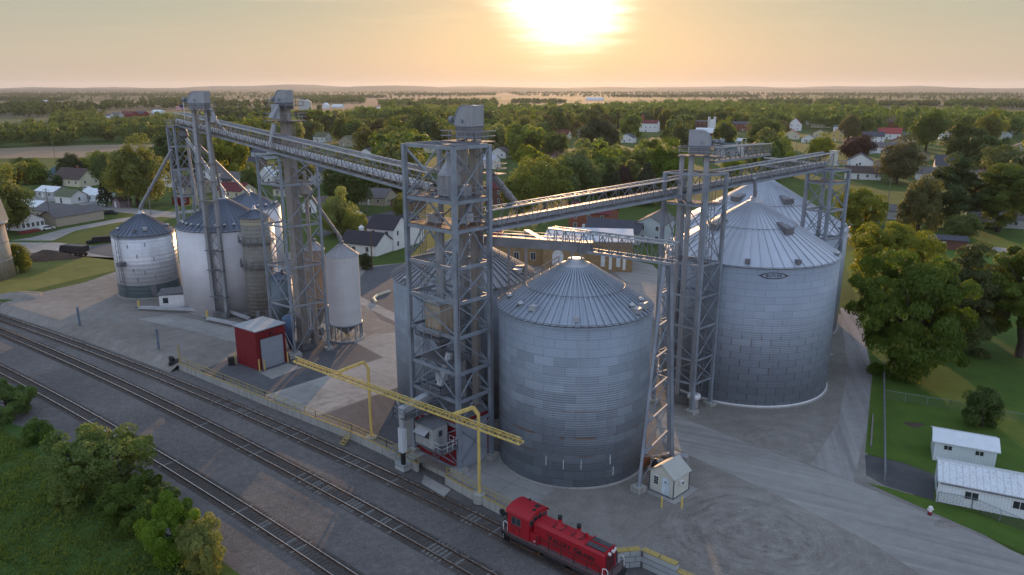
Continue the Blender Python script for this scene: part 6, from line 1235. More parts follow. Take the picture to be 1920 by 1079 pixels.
house('white house with grey roof and porch behind the maroon roofed house', 448, 350, 11, 8, 3.2, 2.6, 'white', 'grey', 'x', 3, 2, porch=(1.5, 6, 2., 'dark')); house('weathered brown house with an open porch up the left street', 482, 320, 9, 8, 4.2, 2.4, 'brown', 'slate', 'x', 2, 1)
house('white steep gabled house seen through the tower by the hopper bin', 512, 348, 9, 9, 4., 3.8, 'white', 'white', 'y', 2, 2); house('white house with dark roof and red brick chimney behind the belt bridge', 608, 350, 10, 9, 5.0, 3., 'white', 'slate', 'y', 2, 2, 2, chimney=(.2, .5)); house('dark roofed house behind the stained elevator casing', 560, 372, 13, 9, 3.2, 3., 'cream', 'brown', 'x', 3, 2)
house('white bungalow with a faded pink roof right of the tower by the hopper bin', 606, 402, 9, 10, 3.0, 2.2, 'white', 'pink', 'y', 2, 3); house('taupe house under the right end of the belt bridge', 722, 388, 12, 9, 3.2, 2.8, 'tan', 'grey', 'x', 2, 2); house('brown gabled house just left of the tallest tower', 768, 398, 8, 12, 3.4, 2.2, 'brown', 'slate', 'y', 1, 2)
house('white two storey farmhouse with dark roof left of the tallest tower', 739, 471.6, 8.6, 8.2, 5.9, 3.0, 'white', 'dark', 'x', 2, 2, 2, porch=(0, 1.2, .6, 'slate'), wing=(2, 7.4, 7, 8, 5.6, 2.6, 'y'))
T = house('white garage with a dark roof and cupola in front of the farmhouse', 706, 482, 11.5, 8, 3., 2.6, 'white', 'dark', 'x', 2, 0, cat='garage', name='garage'); q = G(680, 470, 5.6); q = G(673, 478) + Vector((0, 5, 5.6)); MB().box(q + Vector((0, 0, .3)), (1., 1., 1.), YAW).lathe(q + Vector((0, 0, .8)), [(.9, 0), (.05, .7)], 4).build('cupola', M['white'], T)
house('white house with a lavender metal roof right of the tallest tower', 925, 318, 10, 9, 4.6, 2.8, 'white', 'lav', 'x', 2, 2, 2); house('tall dark brick house behind the tallest tower', 944, 386, 8, 10, 6.2, 2.4, 'dbrick', 'maroon', 'x', 2, 2, 2, chimney=(.4, .5))
house('red brick house with a hip like brown roof under the right conveyor bridge', 1066, 431, 13, 10, 5.6, 2.4, 'brick', 'maroon', 'x', 3, 2, 2); house('long low building with a dark roof right of the red brick house', 1096, 452, 16, 9, 3.4, 2.6, 'grey', 'slate', 'x', 4, 1)
house('pale blue two storey house with grey roof left of the right tower', 1190, 455, 8.4, 13, 5.6, 2.2, 'blue', 'grey', 'y', 2, 3, 2)
# tan brick commercial building
FR = plain('flat white roof membrane', (.52, .55, .60), .95, 0., .12, .3, .2, .05)
T = thing('brick_building', 'tan brick building with arched windows and a white flat roof behind the front tank', 'building', G(1018, 500)); b0 = G(1018, 506); u = Vector((math.cos(R(-8)), math.sin(R(-8)), 0)); v = Vector((-u.y, u.x, 0)); HOUSES.append((b0 + u * 10 + v * 10, 14)); LB = 21.5
obox(T, b0, u, v, LB, 17, 0, 7.2, 'wall', WM['tbrick']); obox(T, b0 - u * .3 - v * .3 , u, v, LB + .6, 17.6, 7.2, 7.45, 'roof', FR); obox(T, b0 - v * .25 + u * .5, u, v, LB - 1, .26, 6.2, 6.7, 'cornice', WM['tbrick'])
for cx in (3.6, 14.5, 18.2):
    w_ = 1.35 if cx < 10 else .5; arch = [(cx - w_, 1.2), (cx + w_, 1.2)] + [(cx + w_ * math.cos(t), 3.6 + w_ * math.sin(t)) for t in np.linspace(0, math.pi, 11)]; o = MB().extr(arch, b0 - v * .03, u, (0, 0, 1), v, .08).build('arched_window', plain('white infill', (.68, .70, .72), .6), T)
for cx in (16.3, 19.6): MB().extr([(cx - .35, .5), (cx + .35, .5), (cx + .35, 4.6), (cx - .35, 4.6)], b0 - v * .04, u, (0, 0, 1), v, .08).build('window', M['frame'], T)
T = thing('flat_roofed_annex', 'white roofed brick annex left of the tan brick building', 'building', G(960, 490)); a0 = b0 - u * 17.5 + v * 4.2; obox(T, a0, u, v, 17.3, 13, 0, 4.6, 'wall', WM['tbrick']); obox(T, a0 - u * .3 - v * .3, u, v, 17.6, 13.6, 4.6, 4.8, 'roof', FR); HOUSES.append((a0 + u * 8 + v * 6, 11)); 
for i in range(4): window(T, a0, u, -v, 2 + i * 4.2, 2.3, 1.2, 1.8)
house('white gabled house among the trees straight ahead', 1082, 258, 11, 10, 6, 4, 'white', 'brown', 'y', 2, 1, 2); house('brown house with a white gable below the round lit tree', 1022, 300, 12, 10, 4, 3, 'brown', 'brown', 'y', 1, 2)
T = house('white hall with a small red cupola far up the town', 1198, 248, 18, 12, 8.5, 3, 'white', 'maroon', 'x', 4, 2, 1); q = G(1206, 246) + Vector((0, 5, 12)); MB().lathe(q, [(1.6, -1), (1.6, 1.4), (1.9, 1.5), (.2, 4.2)], 8).build('cupola', RM['red'], T)
T = house('long barn with a bright white roof behind the right elevator head', 1303, 258, 20, 12, 4, 4, 'brick', 'white', 'x', 3, 1); T = thing('white_tower', 'white crenellated tower near the bright roofed barn', 'tower', G(1333, 254)); q = G(1333, 254); MB().box(q + Vector((0, 0, 7)), (6, 6, 14)).build('wall', M['white'], T)
for dx in (-2.6, 2.6):
    for dy in (-2.6, 2.6): MB().box(q + Vector((dx, dy, 15)), (.8, .8, 3.2)).build('pinnacle', M['white'], T)
house('red brick school half hidden by trees right of the white tower', 1368, 246, 34, 16, 7, 2.2, 'brick', 'slate', 'x', 8, 2, 2); house('small white roofed shed in the trees below the white tower', 1378, 272, 8, 6, 2.8, 2, 'wm', 'white', 'x', 1, 1); house('flat dark brick block left of the white tower', 1300, 243, 22, 14, 8, .8, 'dbrick', 'grey', 'x', 5, 2, 2)
house('tall white gabled house with red lean-to roofs up on the right', 1478, 246, 12, 12, 7, 6, 'white', 'maroon', 'y', 2, 2, 2, wing=(-6, -5, 7, 8, 4, 3.5, 'x')); house('mauve roofed long house right of the tall white gabled one', 1520, 240, 20, 10, 4.5, 3, 'cream', 'brown', 'x', 4, 2); house('yellow gabled house above the end of the right conveyor bridge', 1556, 266, 10, 12, 6, 4, 'yellow', 'slate', 'y', 2, 2, 2); house('white flat house behind the yellow gabled one', 1562, 248, 13, 9, 5, 1.5, 'white', 'teal', 'x', 3, 1)
house('big brown roofed brick church hall on the right skyline of the town', 1624, 240, 40, 20, 6, 7, 'brick', 'brown', 'x', 5, 2); house('second dark roofed church wing beside the brown roofed hall', 1698, 236, 26, 20, 6, 8, 'brick', 'slate', 'x', 3, 2); house('white house row with porches left of the red metal roof', 1616, 268, 16, 10, 5, 3.5, 'white', 'slate', 'x', 4, 2, 2); house('house with a bright red metal roof', 1646, 262, 18, 11, 5, 4.5, 'white', 'red', 'x', 3, 1); house('white house with a grey roof below the red metal roof', 1634, 288, 16, 11, 4, 3, 'white', 'grey', 'x', 3, 2); house('low brown garage right of the red roofed house', 1674, 296, 12, 9, 4, 1, 'brown', 'brown', 'x', 1, 1)
house('white gabled bungalow with dark roof above the splayed tower on the right', 1588, 314, 13, 11, 3.6, 3.8, 'white', 'slate', 'y', 1, 1); house('long dark roofed house in front of the white gabled bungalow', 1583, 336, 16, 9, 3.2, 2.8, 'white', 'brown', 'x', 4, 1); house('grey roofed house behind the three big lawn trees', 1718, 338, 12, 9, 3.2, 2.6, 'white', 'grey', 'x', 2, 1); house('blue grey roofed house with a white dormer at right', 1752, 326, 12, 12, 4.5, 4.5, 'grey', 'slate', 'x', 2, 1)
house('white gabled house with dark roof far right among the trees', 1776, 240, 13, 11, 4.5, 4, 'white', 'slate', 'y', 1, 1); house('grey gabled house at the far right edge of the town', 1898, 252, 10, 13, 6, 5, 'grey', 'red', 'y', 1, 2); house('white house at the right edge beside the lawn', 1906, 402, 9, 9, 4.6, 2.6, 'white', 'white', 'x', 2, 2); house('long low grey house behind the dark tree on the right', 1812, 424, 16, 8, 3., 2., 'grey', 'grey', 'x', 3, 1); house('dark open carport beside the lawn trees', 1742, 466, 9, 7, 2.6, .7, 'dbrick', 'slate', 'x', 0, 0, cat='carport', name='carport'); house('white garage just right of the farthest tank', 1594, 428, 8, 7, 2.6, 1.8, 'wm', 'grey', 'x', 2, 1, cat='garage', name='garage'); house('grey shed roof behind the yellow green lawn tree', 1660, 412, 9, 8, 3, 1.6, 'grey', 'grey', 'x', 1, 1, cat='shed', name='shed')
for a_ in [('white cottage with grey roof left of the yellow gabled house', 1502, 268, 11, 9, 3.2, 3, 'white', 'grey'), ('cream cottage with slate roof below the mauve long house', 1524, 258, 12, 9, 3.4, 3, 'cream', 'slate'), ('grey cottage beside the dark copper tree', 1640, 318, 11, 9, 3.2, 2.6, 'grey', 'brown'), ('blue cottage behind the olive domed tree', 1668, 306, 12, 9, 3.4, 2.8, 'blue', 'slate'), ('tan cottage right of the low brown garage', 1704, 302, 11, 9, 3.4, 2.8, 'tan', 'brown'), ('white cottage with pink roof at the right among the domed trees', 1790, 344, 12, 9, 3.4, 2.8, 'white', 'pink'), ('white cottage near the right edge above the wide green tree', 1872, 300, 12, 9, 3.6, 3, 'white', 'slate'), ('cream cottage near the right edge with a grey roof', 1900, 286, 12, 9, 3.6, 3, 'cream', 'grey'), ('white cottage left of the large tree at the conveyor crossing', 1372, 292, 11, 9, 3.4, 3, 'white', 'brown'), ('white cottage left of the tallest lit tree straight ahead', 948, 298, 11, 9, 3.6, 3, 'white', 'grey'), ('white cottage in the canopy left of the tallest tower', 700, 300, 11, 9, 3.6, 3, 'white', 'slate'), ('grey cottage with maroon roof in the canopy above the belt bridge', 560, 280, 12, 9, 3.4, 3, 'grey', 'maroon'), ('white cottage with brown roof in the canopy right of centre', 1240, 300, 11, 9, 3.4, 3, 'white', 'brown'), ('red roofed white cottage high in the town right of centre', 1452, 226, 13, 10, 4.5, 3.5, 'white', 'red'), ('tan cottage high in the town left of the church hall', 1588, 226, 14, 10, 4.5, 3.5, 'tan', 'slate'), ('white gabled cottage right of the second church wing', 1760, 262, 12, 9, 4, 3, 'white', 'grey'), ('white cottage straight ahead below the hall with the cupola', 1160, 268, 12, 9, 4, 3, 'white', 'slate')]:
    house(*a_, 'y' if 'gabled' in a_[0] or a_[1] % 4 == 0 else 'x', 2, 2)
CT = [(1412, 232, 'blue', 'maroon'), (1440, 238, 'tan', 'teal'), (1470, 262, 'cream', 'red'), (1498, 234, 'white', 'teal'), (1536, 230, 'grey', 'red'), (1578, 278, 'cream', 'brown'), (1600, 288, 'blue', 'grey'), (1668, 278, 'tan', 'maroon'), (1690, 268, 'cream', 'teal'), (1716, 252, 'brick', 'grey'), (1806, 258, 'grey', 'slate'), (1836, 246, 'tan', 'red'), (1866, 262, 'blue', 'brown'), (1650, 226, 'yellow', 'brown'), (1340, 292, 'grey', 'teal'), (1290, 288, 'cream', 'pink'), (1128, 246, 'tan', 'grey'), (1040, 262, 'cream', 'maroon'), (880, 262, 'white', 'red'), (815, 288, 'cream', 'olive'), (660, 276, 'tan', 'olive'), (610, 268, 'white', 'olive'), (500, 300, 'blue', 'slate')]
for x, y, w_, r_ in CT:
    house(f"{'brick' if w_ == 'brick' else w_} walled cottage with a {'lavender' if r_ == 'lav' else r_} roof in the {'upper right' if x > 1390 else 'central'} town", x, y, 12, 9, 4.4, 3.4, w_, r_, 'y' if x % 3 == 0 else 'x', 2, 2)
# farmsteads far off
for (x, y, L, Wd, ze, rr, w, r_, lab) in [(206, 222, 14, 9, 3, 3, 'white', 'grey', 'pale farm shed left in the distant farmyard'), (222, 221, 18, 10, 4, 3, 'grey', 'grey', 'grey farm barn next to the pale shed'), (248, 220, 26, 12, 4, 4, 'red', 'maroon', 'long red barn in the distant farmyard'), (268, 219, 20, 12, 4, 3.5, 'red', 'slate', 'red barn with blue grey roof, rightmost of the farmyard'), (300, 214, 20, 12, 3.5, 2.5, 'wm', 'white', 'white machine shed right of the farmyard'), (612, 205, 11, 12, 7, 5, 'white', 'white', 'white farmhouse by the far field behind the second elevator'), (640, 203, 26, 12, 4, 3, 'wm', 'white', 'low white farm shed right of the far farmhouse'), (672, 219, 14, 10, 4, 4, 'white', 'white', 'white barn at the wood edge left of the tallest tower'), (716, 214, 12, 11, 6, 5, 'white', 'white', 'white house gable in the wood left of the tallest tower'), (85, 199, 12, 12, 8, 5, 'white', 'white', 'tiny white farmhouse at the far left plain'), (1098, 189, 60, 20, 6, 4, 'wm', 'white', 'tiny white sheds on the far plain under the sun'), (1412, 196, 44, 18, 5, 4, 'wm', 'white', 'white far sheds among the trees right of the sun')]:
    house(lab, x, y, L, Wd, ze, rr, w, r_, 'x' if L > Wd else 'y', 0, 0, cat='farm building', name='farm_building', far=True)
for x, d, lab in ((568, 14, 'left one of two small far grain bins by the green field'), (577, 16, 'right one of two small far grain bins by the green field')):
    q = G(x, 208); T = thing('farm_bin', lab, 'grain bin', q, 0, 'far farm grain bins'); MB().lathe(q, [(d / 2, 0), (d / 2, 16)], 24, False).build('wall', M['bright'], T, True); MB().lathe(q, [(d / 2 + .3, 16), (.8, 21)], 24).build('roof', M['bright'], T, True)
# left edge wooden elevator tower, truck, soil heap, logs
T = thing('old_silo', 'old stained concrete silo cut by the left edge of the photo', 'silo', G(-12, 530)); c = G(-18, 522); MB().lathe(c, [(5.2, 0), (4.6, 12.6)], 40).build('wall', streaked('stained concrete', (.38, .34, .29), (.20, .15, .12), .8, .85), T, True); MB().lathe(c, [(5.0, 12.6), (5.3, 12.7), (5.3, 13.1), (4.9, 13.2)], 40).build('cornice', M['conwall'], T, True); MB().add([c + Vector(k) for k in ((-4, -4, 13.1), (4, -4, 13.1), (4, 4, 13.1), (-4, 4, 13.1), (-3.5, -3.5, 27), (2.2, -2.2, 27), (2.2, 2.2, 27), (-3.5, 3.5, 27))], [(0, 1, 5, 4), (1, 2, 6, 5), (2, 3, 7, 6), (3, 0, 4, 7), (4, 5, 6, 7)]).build('headhouse', WM['tan'], T)
for z in (4.2, 8.4): MB().lathe(c, [(5.2 - z * .048 + .02, z), (5.2 - z * .048 + .1, z + .05), (5.2 - z * .048 + .1, z + .2), (5.2 - z * .048, z + .25)], 40, False).build('band', M['conwall'], T)
def vehicle(name, label, cat, p, yaw, L, Wd, hh, body, kind='car'):
    T = thing(name, label, cat, p, yaw); X = lambda mb, n, m, P=T: mb.build(n, m, P, local=True)
    if kind == 'car':
        s = [(-L / 2, .3), (L / 2, .3), (L / 2, .72), (L * .28, .85), (L * .1, hh), (-L * .27, hh), (-L * .42, .9), (-L / 2, .85)]; X(MB().extr(s, (0, 0, 0), (1, 0, 0), (0, 0, 1), (0, 1, 0), Wd), 'body', body); X(MB().extr([(L * .25, .88), (L * .1, hh - .08), (-L * .25, hh - .08), (-L * .38, .92)], (0, 0, 0), (1, 0, 0), (0, 0, 1), (0, 1, 0), Wd + .03), 'window', M['glass'])
    else: X(MB().extr([(-L / 2, .4), (L / 2, .4), (L / 2, 1.), (L * .36, 1.1), (L * .26, hh), (-L / 2, hh)], (0, 0, 0), (1, 0, 0), (0, 0, 1), (0, 1, 0), Wd), 'body', body); X(MB().extr([(L * .34, 1.15), (L * .25, hh - .15), (-L * .45, hh - .15), (-L * .45, 1.2)], (0, 0, 0), (1, 0, 0), (0, 0, 1), (0, 1, 0), Wd + .03), 'window', M['glass'])
    for x in (-L * .3, L * .3):
        for y in (-Wd / 2 + .1, Wd / 2 - .1): X(MB().tube((x, y - .12, .33), (x, y + .12, .33), .33, 14), 'wheel', M['rubber'])
vehicle('parked_car', 'bright red car parked on the street right of the tallest tower', 'car', G(929, 441), R(160), 4.6, 1.9, 1.45, plain('red car paint', (.42, .02, .025), .25, 0., .05))
vehicle('parked_car', 'dark car in front of the grey ranch building', 'car', G(208, 403), R(10), 4.5, 1.8, 1.45, plain('dark car paint', (.03, .035, .05), .25, 0., .05)); vehicle('parked_van', 'dark van with pale windscreen on the lawn at right', 'van', G(1857, 430), R(-60), 4.9, 2., 1.9, plain('van paint', (.05, .055, .065), .3, 0., .05), 'van'); vehicle('parked_car', 'white car behind the large brown roofed house', 'car', G(166, 357), R(-20), 4.6, 1.8, 1.45, M['white'])
vehicle('parked_car', 'white car by the small white house with the red deck', 'car', G(88, 432), R(62), 4.5, 1.8, 1.45, M['white']); vehicle('parked_car', 'dark car beside the white garage right of the farthest tank', 'car', G(1602, 434), R(-20), 4.5, 1.8, 1.45, plain('black car paint', (.02, .02, .025), .25, 0., .05)); vehicle('parked_pickup', 'white pickup bed on the road left of the farmhouse', 'car', G(665, 403), R(-10), 5.2, 1.9, 1.5, M['white'])
def dump_truck():
    p = G(137, 481); T = thing('dump_truck', 'black dump truck with white cab nose beside the soil heap', 'truck', p, R(172)); X = lambda mb, n, m, P=T: mb.build(n, m, P, local=True); b = plain('truck black', (.03, .03, .035), .5)
    X(MB().box((0, 0, .85), (8., 1.1, .3)), 'chassis', b); B_ = X(MB().extr([(-4., 1.3), (1.1, 1.3), (1.1, 3.1), (-4.2, 2.9)], (0, 0, 0), (1, 0, 0), (0, 0, 1), (0, 1, 0), 2.4), 'dump_body', b); mb = MB()
    for i in range(6):
        for k in (-1.22, 1.22): mb.box((-3.7 + i * .92, k, 2.15), (.12, .08, 1.6))
    X(mb, 'body_ribs', plain('dark ribs', (.06, .05, .05), .6), B_); X(MB().extr([(1.3, 1.), (2.9, 1.), (2.9, 2.), (2.5, 3.), (1.3, 3.1)], (0, 0, 0), (1, 0, 0), (0, 0, 1), (0, 1, 0), 2.2), 'cab', b); X(MB().extr([(2.9, .9), (4.4, .9), (4.4, 1.7), (2.9, 2.)], (0, 0, 0), (1, 0, 0), (0, 0, 1), (0, 1, 0), 1.9), 'bonnet', M['white']); X(MB().extr([(1.5, 2.05), (2.84, 2.05), (2.5, 2.85), (1.5, 2.9)], (0, 0, 0), (1, 0, 0), (0, 0, 1), (0, 1, 0), 2.25), 'window', M['glass'])
    for x in (-2.9, -1.6, 3.5):
        for y in (-1., 1.): X(MB().tube((x, y - .18, .5), (x, y + .18, .5), .5, 16), 'wheel', M['rubber'])
dump_truck()
def heap(label, p, rx, ry, h, m, seed=1):
    rs = random.Random(seed); mb = MB(); n, k = 18, 6
    for j in range(k):
        t = j / (k - 1)
        for i in range(n):
            a = 2 * math.pi * i / n; w = 1 + .18 * math.sin(3 * a + seed) + rs.uniform(-.08, .08); mb.v.append((p.x + rx * w * (1 - t) * math.cos(a), p.y + ry * w * (1 - t) * math.sin(a), p.z + h * (1 - (1 - t) ** 1.6) * (1 + rs.uniform(-.06, .06)) - .03))
    mb.f = [(j * n + i, j * n + (i + 1) % n, (j + 1) * n + (i + 1) % n, (j + 1) * n + i) for j in range(k - 1) for i in range(n)]; tag(mb.build('soil_heap', m), label, 'soil heap')
heap('dark brown soil heap in front of the dump truck', G(88, 486), 7.5, 4, 2.3, M['dirt']); heap('grey gravel heap at the left edge of the yard', G(36, 556), 6, 3.2, .9, M['gravel'], 4)
heap('low dark heap of brush on the lawn left of the garage', G(1714, 797), 1.4, .9, .22, M['dirt'], 7); heap('small grey heap of soil on the verge beside the yard road', G(1772, 984), 1.3, .8, .3, M['gravel'], 9)
tag(MB().path([G(164, 456, .5), G(176, 453, .5)], .6, 8).path([G(178, 452, .6), G(200, 447, .7)], .7, 8).box(G(192, 449, 1.), (5, 2, 1.6), .4).build('scrap_row', M['black']), 'row of black scrap and pipes behind the leftmost short tank', 'scrap')
def pole(label, x, y, h, arm=True, m='wood', g='utility poles'):
    p = G(x, y); T = thing('utility_pole', label, 'utility pole', p, 0, g); MB().tube(p, p + Vector((0, 0, h)), .17, 8, .12).build('shaft', M[m], T)
    if arm: MB().bar(p + Vector((-1.2, .3, h - .5)), p + Vector((1.2, -.3, h - .5)), .12).build('crossarm', M[m], T)
pole('brown wooden utility pole beside the white farmhouse garage', 698, 505, 9.5, False); pole('leaning pale pole left of the thin spout by the spruce', 243, 392, 8.5, False, 'woodgrey'); pole('pale thin pole beside the long spout of the leftmost tank', 283, 404, 10, False, 'woodgrey'); pole('grey utility pole in front of the grey ranch building', 98, 432, 13, True, 'woodgrey'); pole('utility pole on the tan field far left', 103, 297, 11, True, 'woodgrey'); pole('utility pole with insulators left of the far left tower', 270, 296, 10, True, 'woodgrey'); pole('utility pole in the trees left of the tallest tower', 709, 262, 14, True, 'woodgrey'); pole('utility pole behind the tallest tower hood on its left', 809, 252, 14, True, 'woodgrey'); pole('utility pole right of the tallest tower hood', 951, 290, 11, True, 'woodgrey'); pole('tall street pole among the lawn trees on the right', 1661, 412, 14, False, 'woodgrey'); pole('utility pole behind the end of the right conveyor bridge', 1492, 292, 11, False, 'woodgrey'); pole('utility pole left of the tall lit tree cluster by the church wing', 1688, 280, 14, False, 'woodgrey'); pole('thin pole in the street beside the taupe house', 689, 398, 13, False, 'woodgrey')
# ------------------------------------------------------------------ trees
def crown_verts(seed, nleaf, leaf, shape='round', nclump=46, rxy=1., rz=1.):
    rs = np.random.RandomState(seed)
    if shape == 'cone':
        t = rs.uniform(0, 1, nleaf) ** .75; lay = np.floor(t * 11) / 11; rr = (1 - lay) * .98 * (.55 + .45 * rs.uniform(0, 1, nleaf) ** .5) + .03; a = rs.uniform(0, 2 * np.pi, nleaf); rr *= 1 + .18 * np.sin(a * 5 + lay * 17)
        C = np.stack([rr * np.cos(a) * rxy, rr * np.sin(a) * rxy, (lay + .06 * rs.uniform(0, 1, nleaf) - .05 * rr) * 2 * rz - rz], 1); nrm = np.stack([np.cos(a), np.sin(a), np.full(nleaf, .5)], 1)
    else:
        d = rs.normal(0, 1, (nclump, 3)); d /= np.linalg.norm(d, axis=1)[:, None]; d[:, 2] = np.where(d[:, 2] < -.85, -d[:, 2] * .6, d[:, 2]); lob = 1 + .22 * np.sin(d[:, 0] * 3.1 + seed) * np.cos(d[:, 1] * 2.7 + seed * 1.7) + .12 * np.sin(d[:, 2] * 5 + seed)
        lay_ = shape.startswith('layer'); rad = rs.uniform(.30, 1.0, nclump) ** .7 if lay_ else rs.uniform(.45, .86, nclump); P = d * (rad * lob)[:, None] * (.92 if lay_ else 1.); cr = rs.uniform(.10, .25, nclump) if lay_ else (rs.uniform(.10, .24, nclump) if shape == 'bushy' else rs.uniform(.16, .36, nclump)); rad = rs.uniform(.55, 1., nclump) if shape == 'bushy' else rad; P = d * (rad * lob)[:, None] * .95 if shape == 'bushy' else P
        if lay_: P[:, :2] *= np.where(P[:, 2:3] < -.45, .6, 1.)
        if shape == 'layert': P[:, :2] *= np.clip(1.05 - .35 * P[:, 2:3], .5, 1.2)
        if lay_: P[:, :2] *= (.82 + .3 * np.abs(np.sin(P[:, 2:3] * 7.5 + 1.)))
        if shape == 'tall': P[:, :2] *= np.clip(1.05 - .45 * P[:, 2:3], .5, 1.2)
        if shape == 'spread': P[:, :2] *= np.clip(.85 + .4 * P[:, 2:3], .6, 1.15); P[:, 2] *= .8
        idx = rs.randint(0, nclump, nleaf); dd = rs.normal(0, 1, (nleaf, 3)); dd /= np.linalg.norm(dd, axis=1)[:, None]; dd[:, 2] = np.abs(dd[:, 2]) * np.where(rs.uniform(0, 1, nleaf) < .78, 1, -1)
        C = dd * (cr[idx] * rs.uniform(.72, 1.08, nleaf))[:, None]
        if lay_: C[:, 2] *= .5; C[:, 2] -= .5 * (C[:, 0] ** 2 + C[:, 1] ** 2)
        C = C + P[idx]
        C *= np.array([rxy, rxy, rz]); nrm = dd * .8 + d[idx] * .5 + np.array([0, 0, .3])
    nrm = nrm + rs.normal(0, .55, nrm.shape); nrm /= np.linalg.norm(nrm, axis=1)[:, None]
    ref = rs.normal(0, 1, nrm.shape); ta = np.cross(nrm, ref); ta /= np.linalg.norm(ta, axis=1)[:, None] + 1e-9; tb = np.cross(nrm, ta)
    s = (leaf * np.clip(rs.lognormal(-.08, .42, len(C)), .3, 2.4))[:, None]
    return np.stack([C - ta * s * .5, C + tb * s * .42, C + ta * s * .5, C - tb * s * .42], 1).reshape(-1, 3)
def trunk_mesh(h, r, seed, nb=6, spread=.55):
    rs = random.Random(seed); mb = MB(); P = [Vector((0, 0, -.2))]; n = 5
    for i in range(1, n + 1): P.append(Vector((rs.uniform(-.04, .04) * h, rs.uniform(-.04, .04) * h, h * .72 * i / n)))
    for i in range(n): mb.tube(P[i], P[i + 1], r * (1.15 - i / n * .6), 8, r * (1.15 - (i + 1) / n * .6))
    for k in range(nb):
        a = 2 * math.pi * k / nb + rs.uniform(-.4, .4); b0 = P[2 + k % 3]; l = h * spread * rs.uniform(.5, .8); m_ = b0 + Vector((math.cos(a) * l * .5, math.sin(a) * l * .5, l * .45)); e = m_ + Vector((math.cos(a) * l * .45, math.sin(a) * l * .45, l * .5)); mb.tube(b0, m_, r * .42, 6, r * .25); mb.tube(m_, e, r * .25, 5, r * .08)
    return mb
PROTO = {}
def proto(kind):
    if kind in PROTO: return PROTO[kind]
    key, mat = kind
    seed, nleaf, leaf, shape, ncl = dict(r1=(11, 5200, .105, 'round', 42), r2=(12, 5200, .105, 'round', 30), r3=(13, 5000, .11, 'tall', 40), r4=(14, 5000, .11, 'spread', 36), r5=(15, 5200, .105, 'round', 55), cone=(16, 2600, .12, 'cone', 0),
        n1=(21, 34000, .047, 'round', 85), n2=(22, 34000, .047, 'spread', 75), n3=(23, 34000, .047, 'tall', 75), b1=(31, 52000, .038, 'bushy', 120), b2=(32, 44000, .04, 'bushy', 90), bush=(24, 20000, .055, 'round', 55), fine=(25, 95000, .030, 'layer', 150), fine2=(26, 80000, .032, 'layert', 120), shrub=(27, 2600, .15, 'round', 24))[key]
    V = crown_verts(seed, nleaf, leaf, shape, ncl or 1); o = quads('crown', V, M[mat]); t = trunk_mesh(1., .035, seed, 6, .5).build('trunk', M['bark']); PROTO[kind] = [o, t, True]; return PROTO[kind]
TREES = []
def tree(x, y, hgt, wid, kind='r1', mat='leafA', label=None, trunk=.22, z=0.0, pos=None, group='town trees', cat='tree', name='tree', small=False):
    trunk = max(-.06, trunk - .07); p = pos if pos is not None else G(x, y, z); T = thing(name, label or '', cat, p, 0, group); pr = proto((kind, mat)); crn, trn, fresh = pr
    if fresh: pr[2] = False; c, t = crn, trn
    else: c, t = crn.copy(), trn.copy(); COL.objects.link(c); COL.objects.link(t)
    ch = hgt * (1 - trunk); rnd = random.Random(len(TREES) * 7 + 1); c.parent = T; t.parent = T
    if kind == 'cone': c.location = (0, 0, hgt * .1 + hgt * .45); c.scale = (wid / 2, wid / 2, hgt * .45)
    else: c.location = (0, 0, hgt * trunk + ch * .47); c.scale = (wid / 2 * rnd.uniform(.94, 1.06), wid / 2 * rnd.uniform(.94, 1.06), ch * .56)
    c.rotation_euler = (0, 0, rnd.uniform(0, 6.28)); ts = hgt * .85; t.scale = (ts, ts, ts); t.rotation_euler = (0, 0, rnd.uniform(0, 6.28))
    TREES.append([T, p, wid, hgt, kind, mat, label]); return T
def near_tree(*a, **k): return tree(*a, **k)
# big lawn trees on the right, seen close
tree(1696, 708, 20.4, 15.8, 'fine', 'leafL', 'largest dark broad tree beside the lane on the right', -.04, group='lawn trees'); tree(1802, 658, 17.8, 14.5, 'fine2', 'leafL', 'tall tree just right of the largest lane side tree', -.02, group='lawn trees'); tree(1906, 670, 21., 15.5, 'fine2', 'leafA', 'tall bright topped tree with a bare trunk at the right edge', .28, group='lawn trees'); tree(1662, 560, 16.5, 16, 'b1', 'leafB', 'yellow green tree behind the largest lane side tree', .15, group='lawn trees'); tree(1840, 575, 9, 14, 'n2', 'leafC', 'dark low tree between the two tall lawn trees', .1, group='lawn trees')
tree(1605, 456, 16, 14, 'b1', 'leafB', 'bright yellow green tree right of the farthest tank', .2); tree(1722, 440, 17, 12, 'n3', 'leafD', 'pale olive feathery tree behind the lawn trees', .1); tree(1775, 432, 23, 22, 'fine2', 'leafC', 'wide dark tree behind the olive feathery one', .12); tree(1868, 436, 22, 21, 'fine', 'leafA', 'large mid green tree behind the van on the right', .15); tree(1800, 458, 9, 12, 'n2', 'leafA', 'low spreading tree on the lawn in front of the grey house', .15); tree(1630, 528, 3.5, 2.2, 'shrub', 'leafC', 'tiny sapling on the lawn right of the farthest tank', .1, cat='sapling', name='sapling', group=None)
tree(1838, 800, 5.4, 5.2, 'bush', 'leafC', 'round dark bush behind the garage', .05, cat='bush', name='bush', group=None)
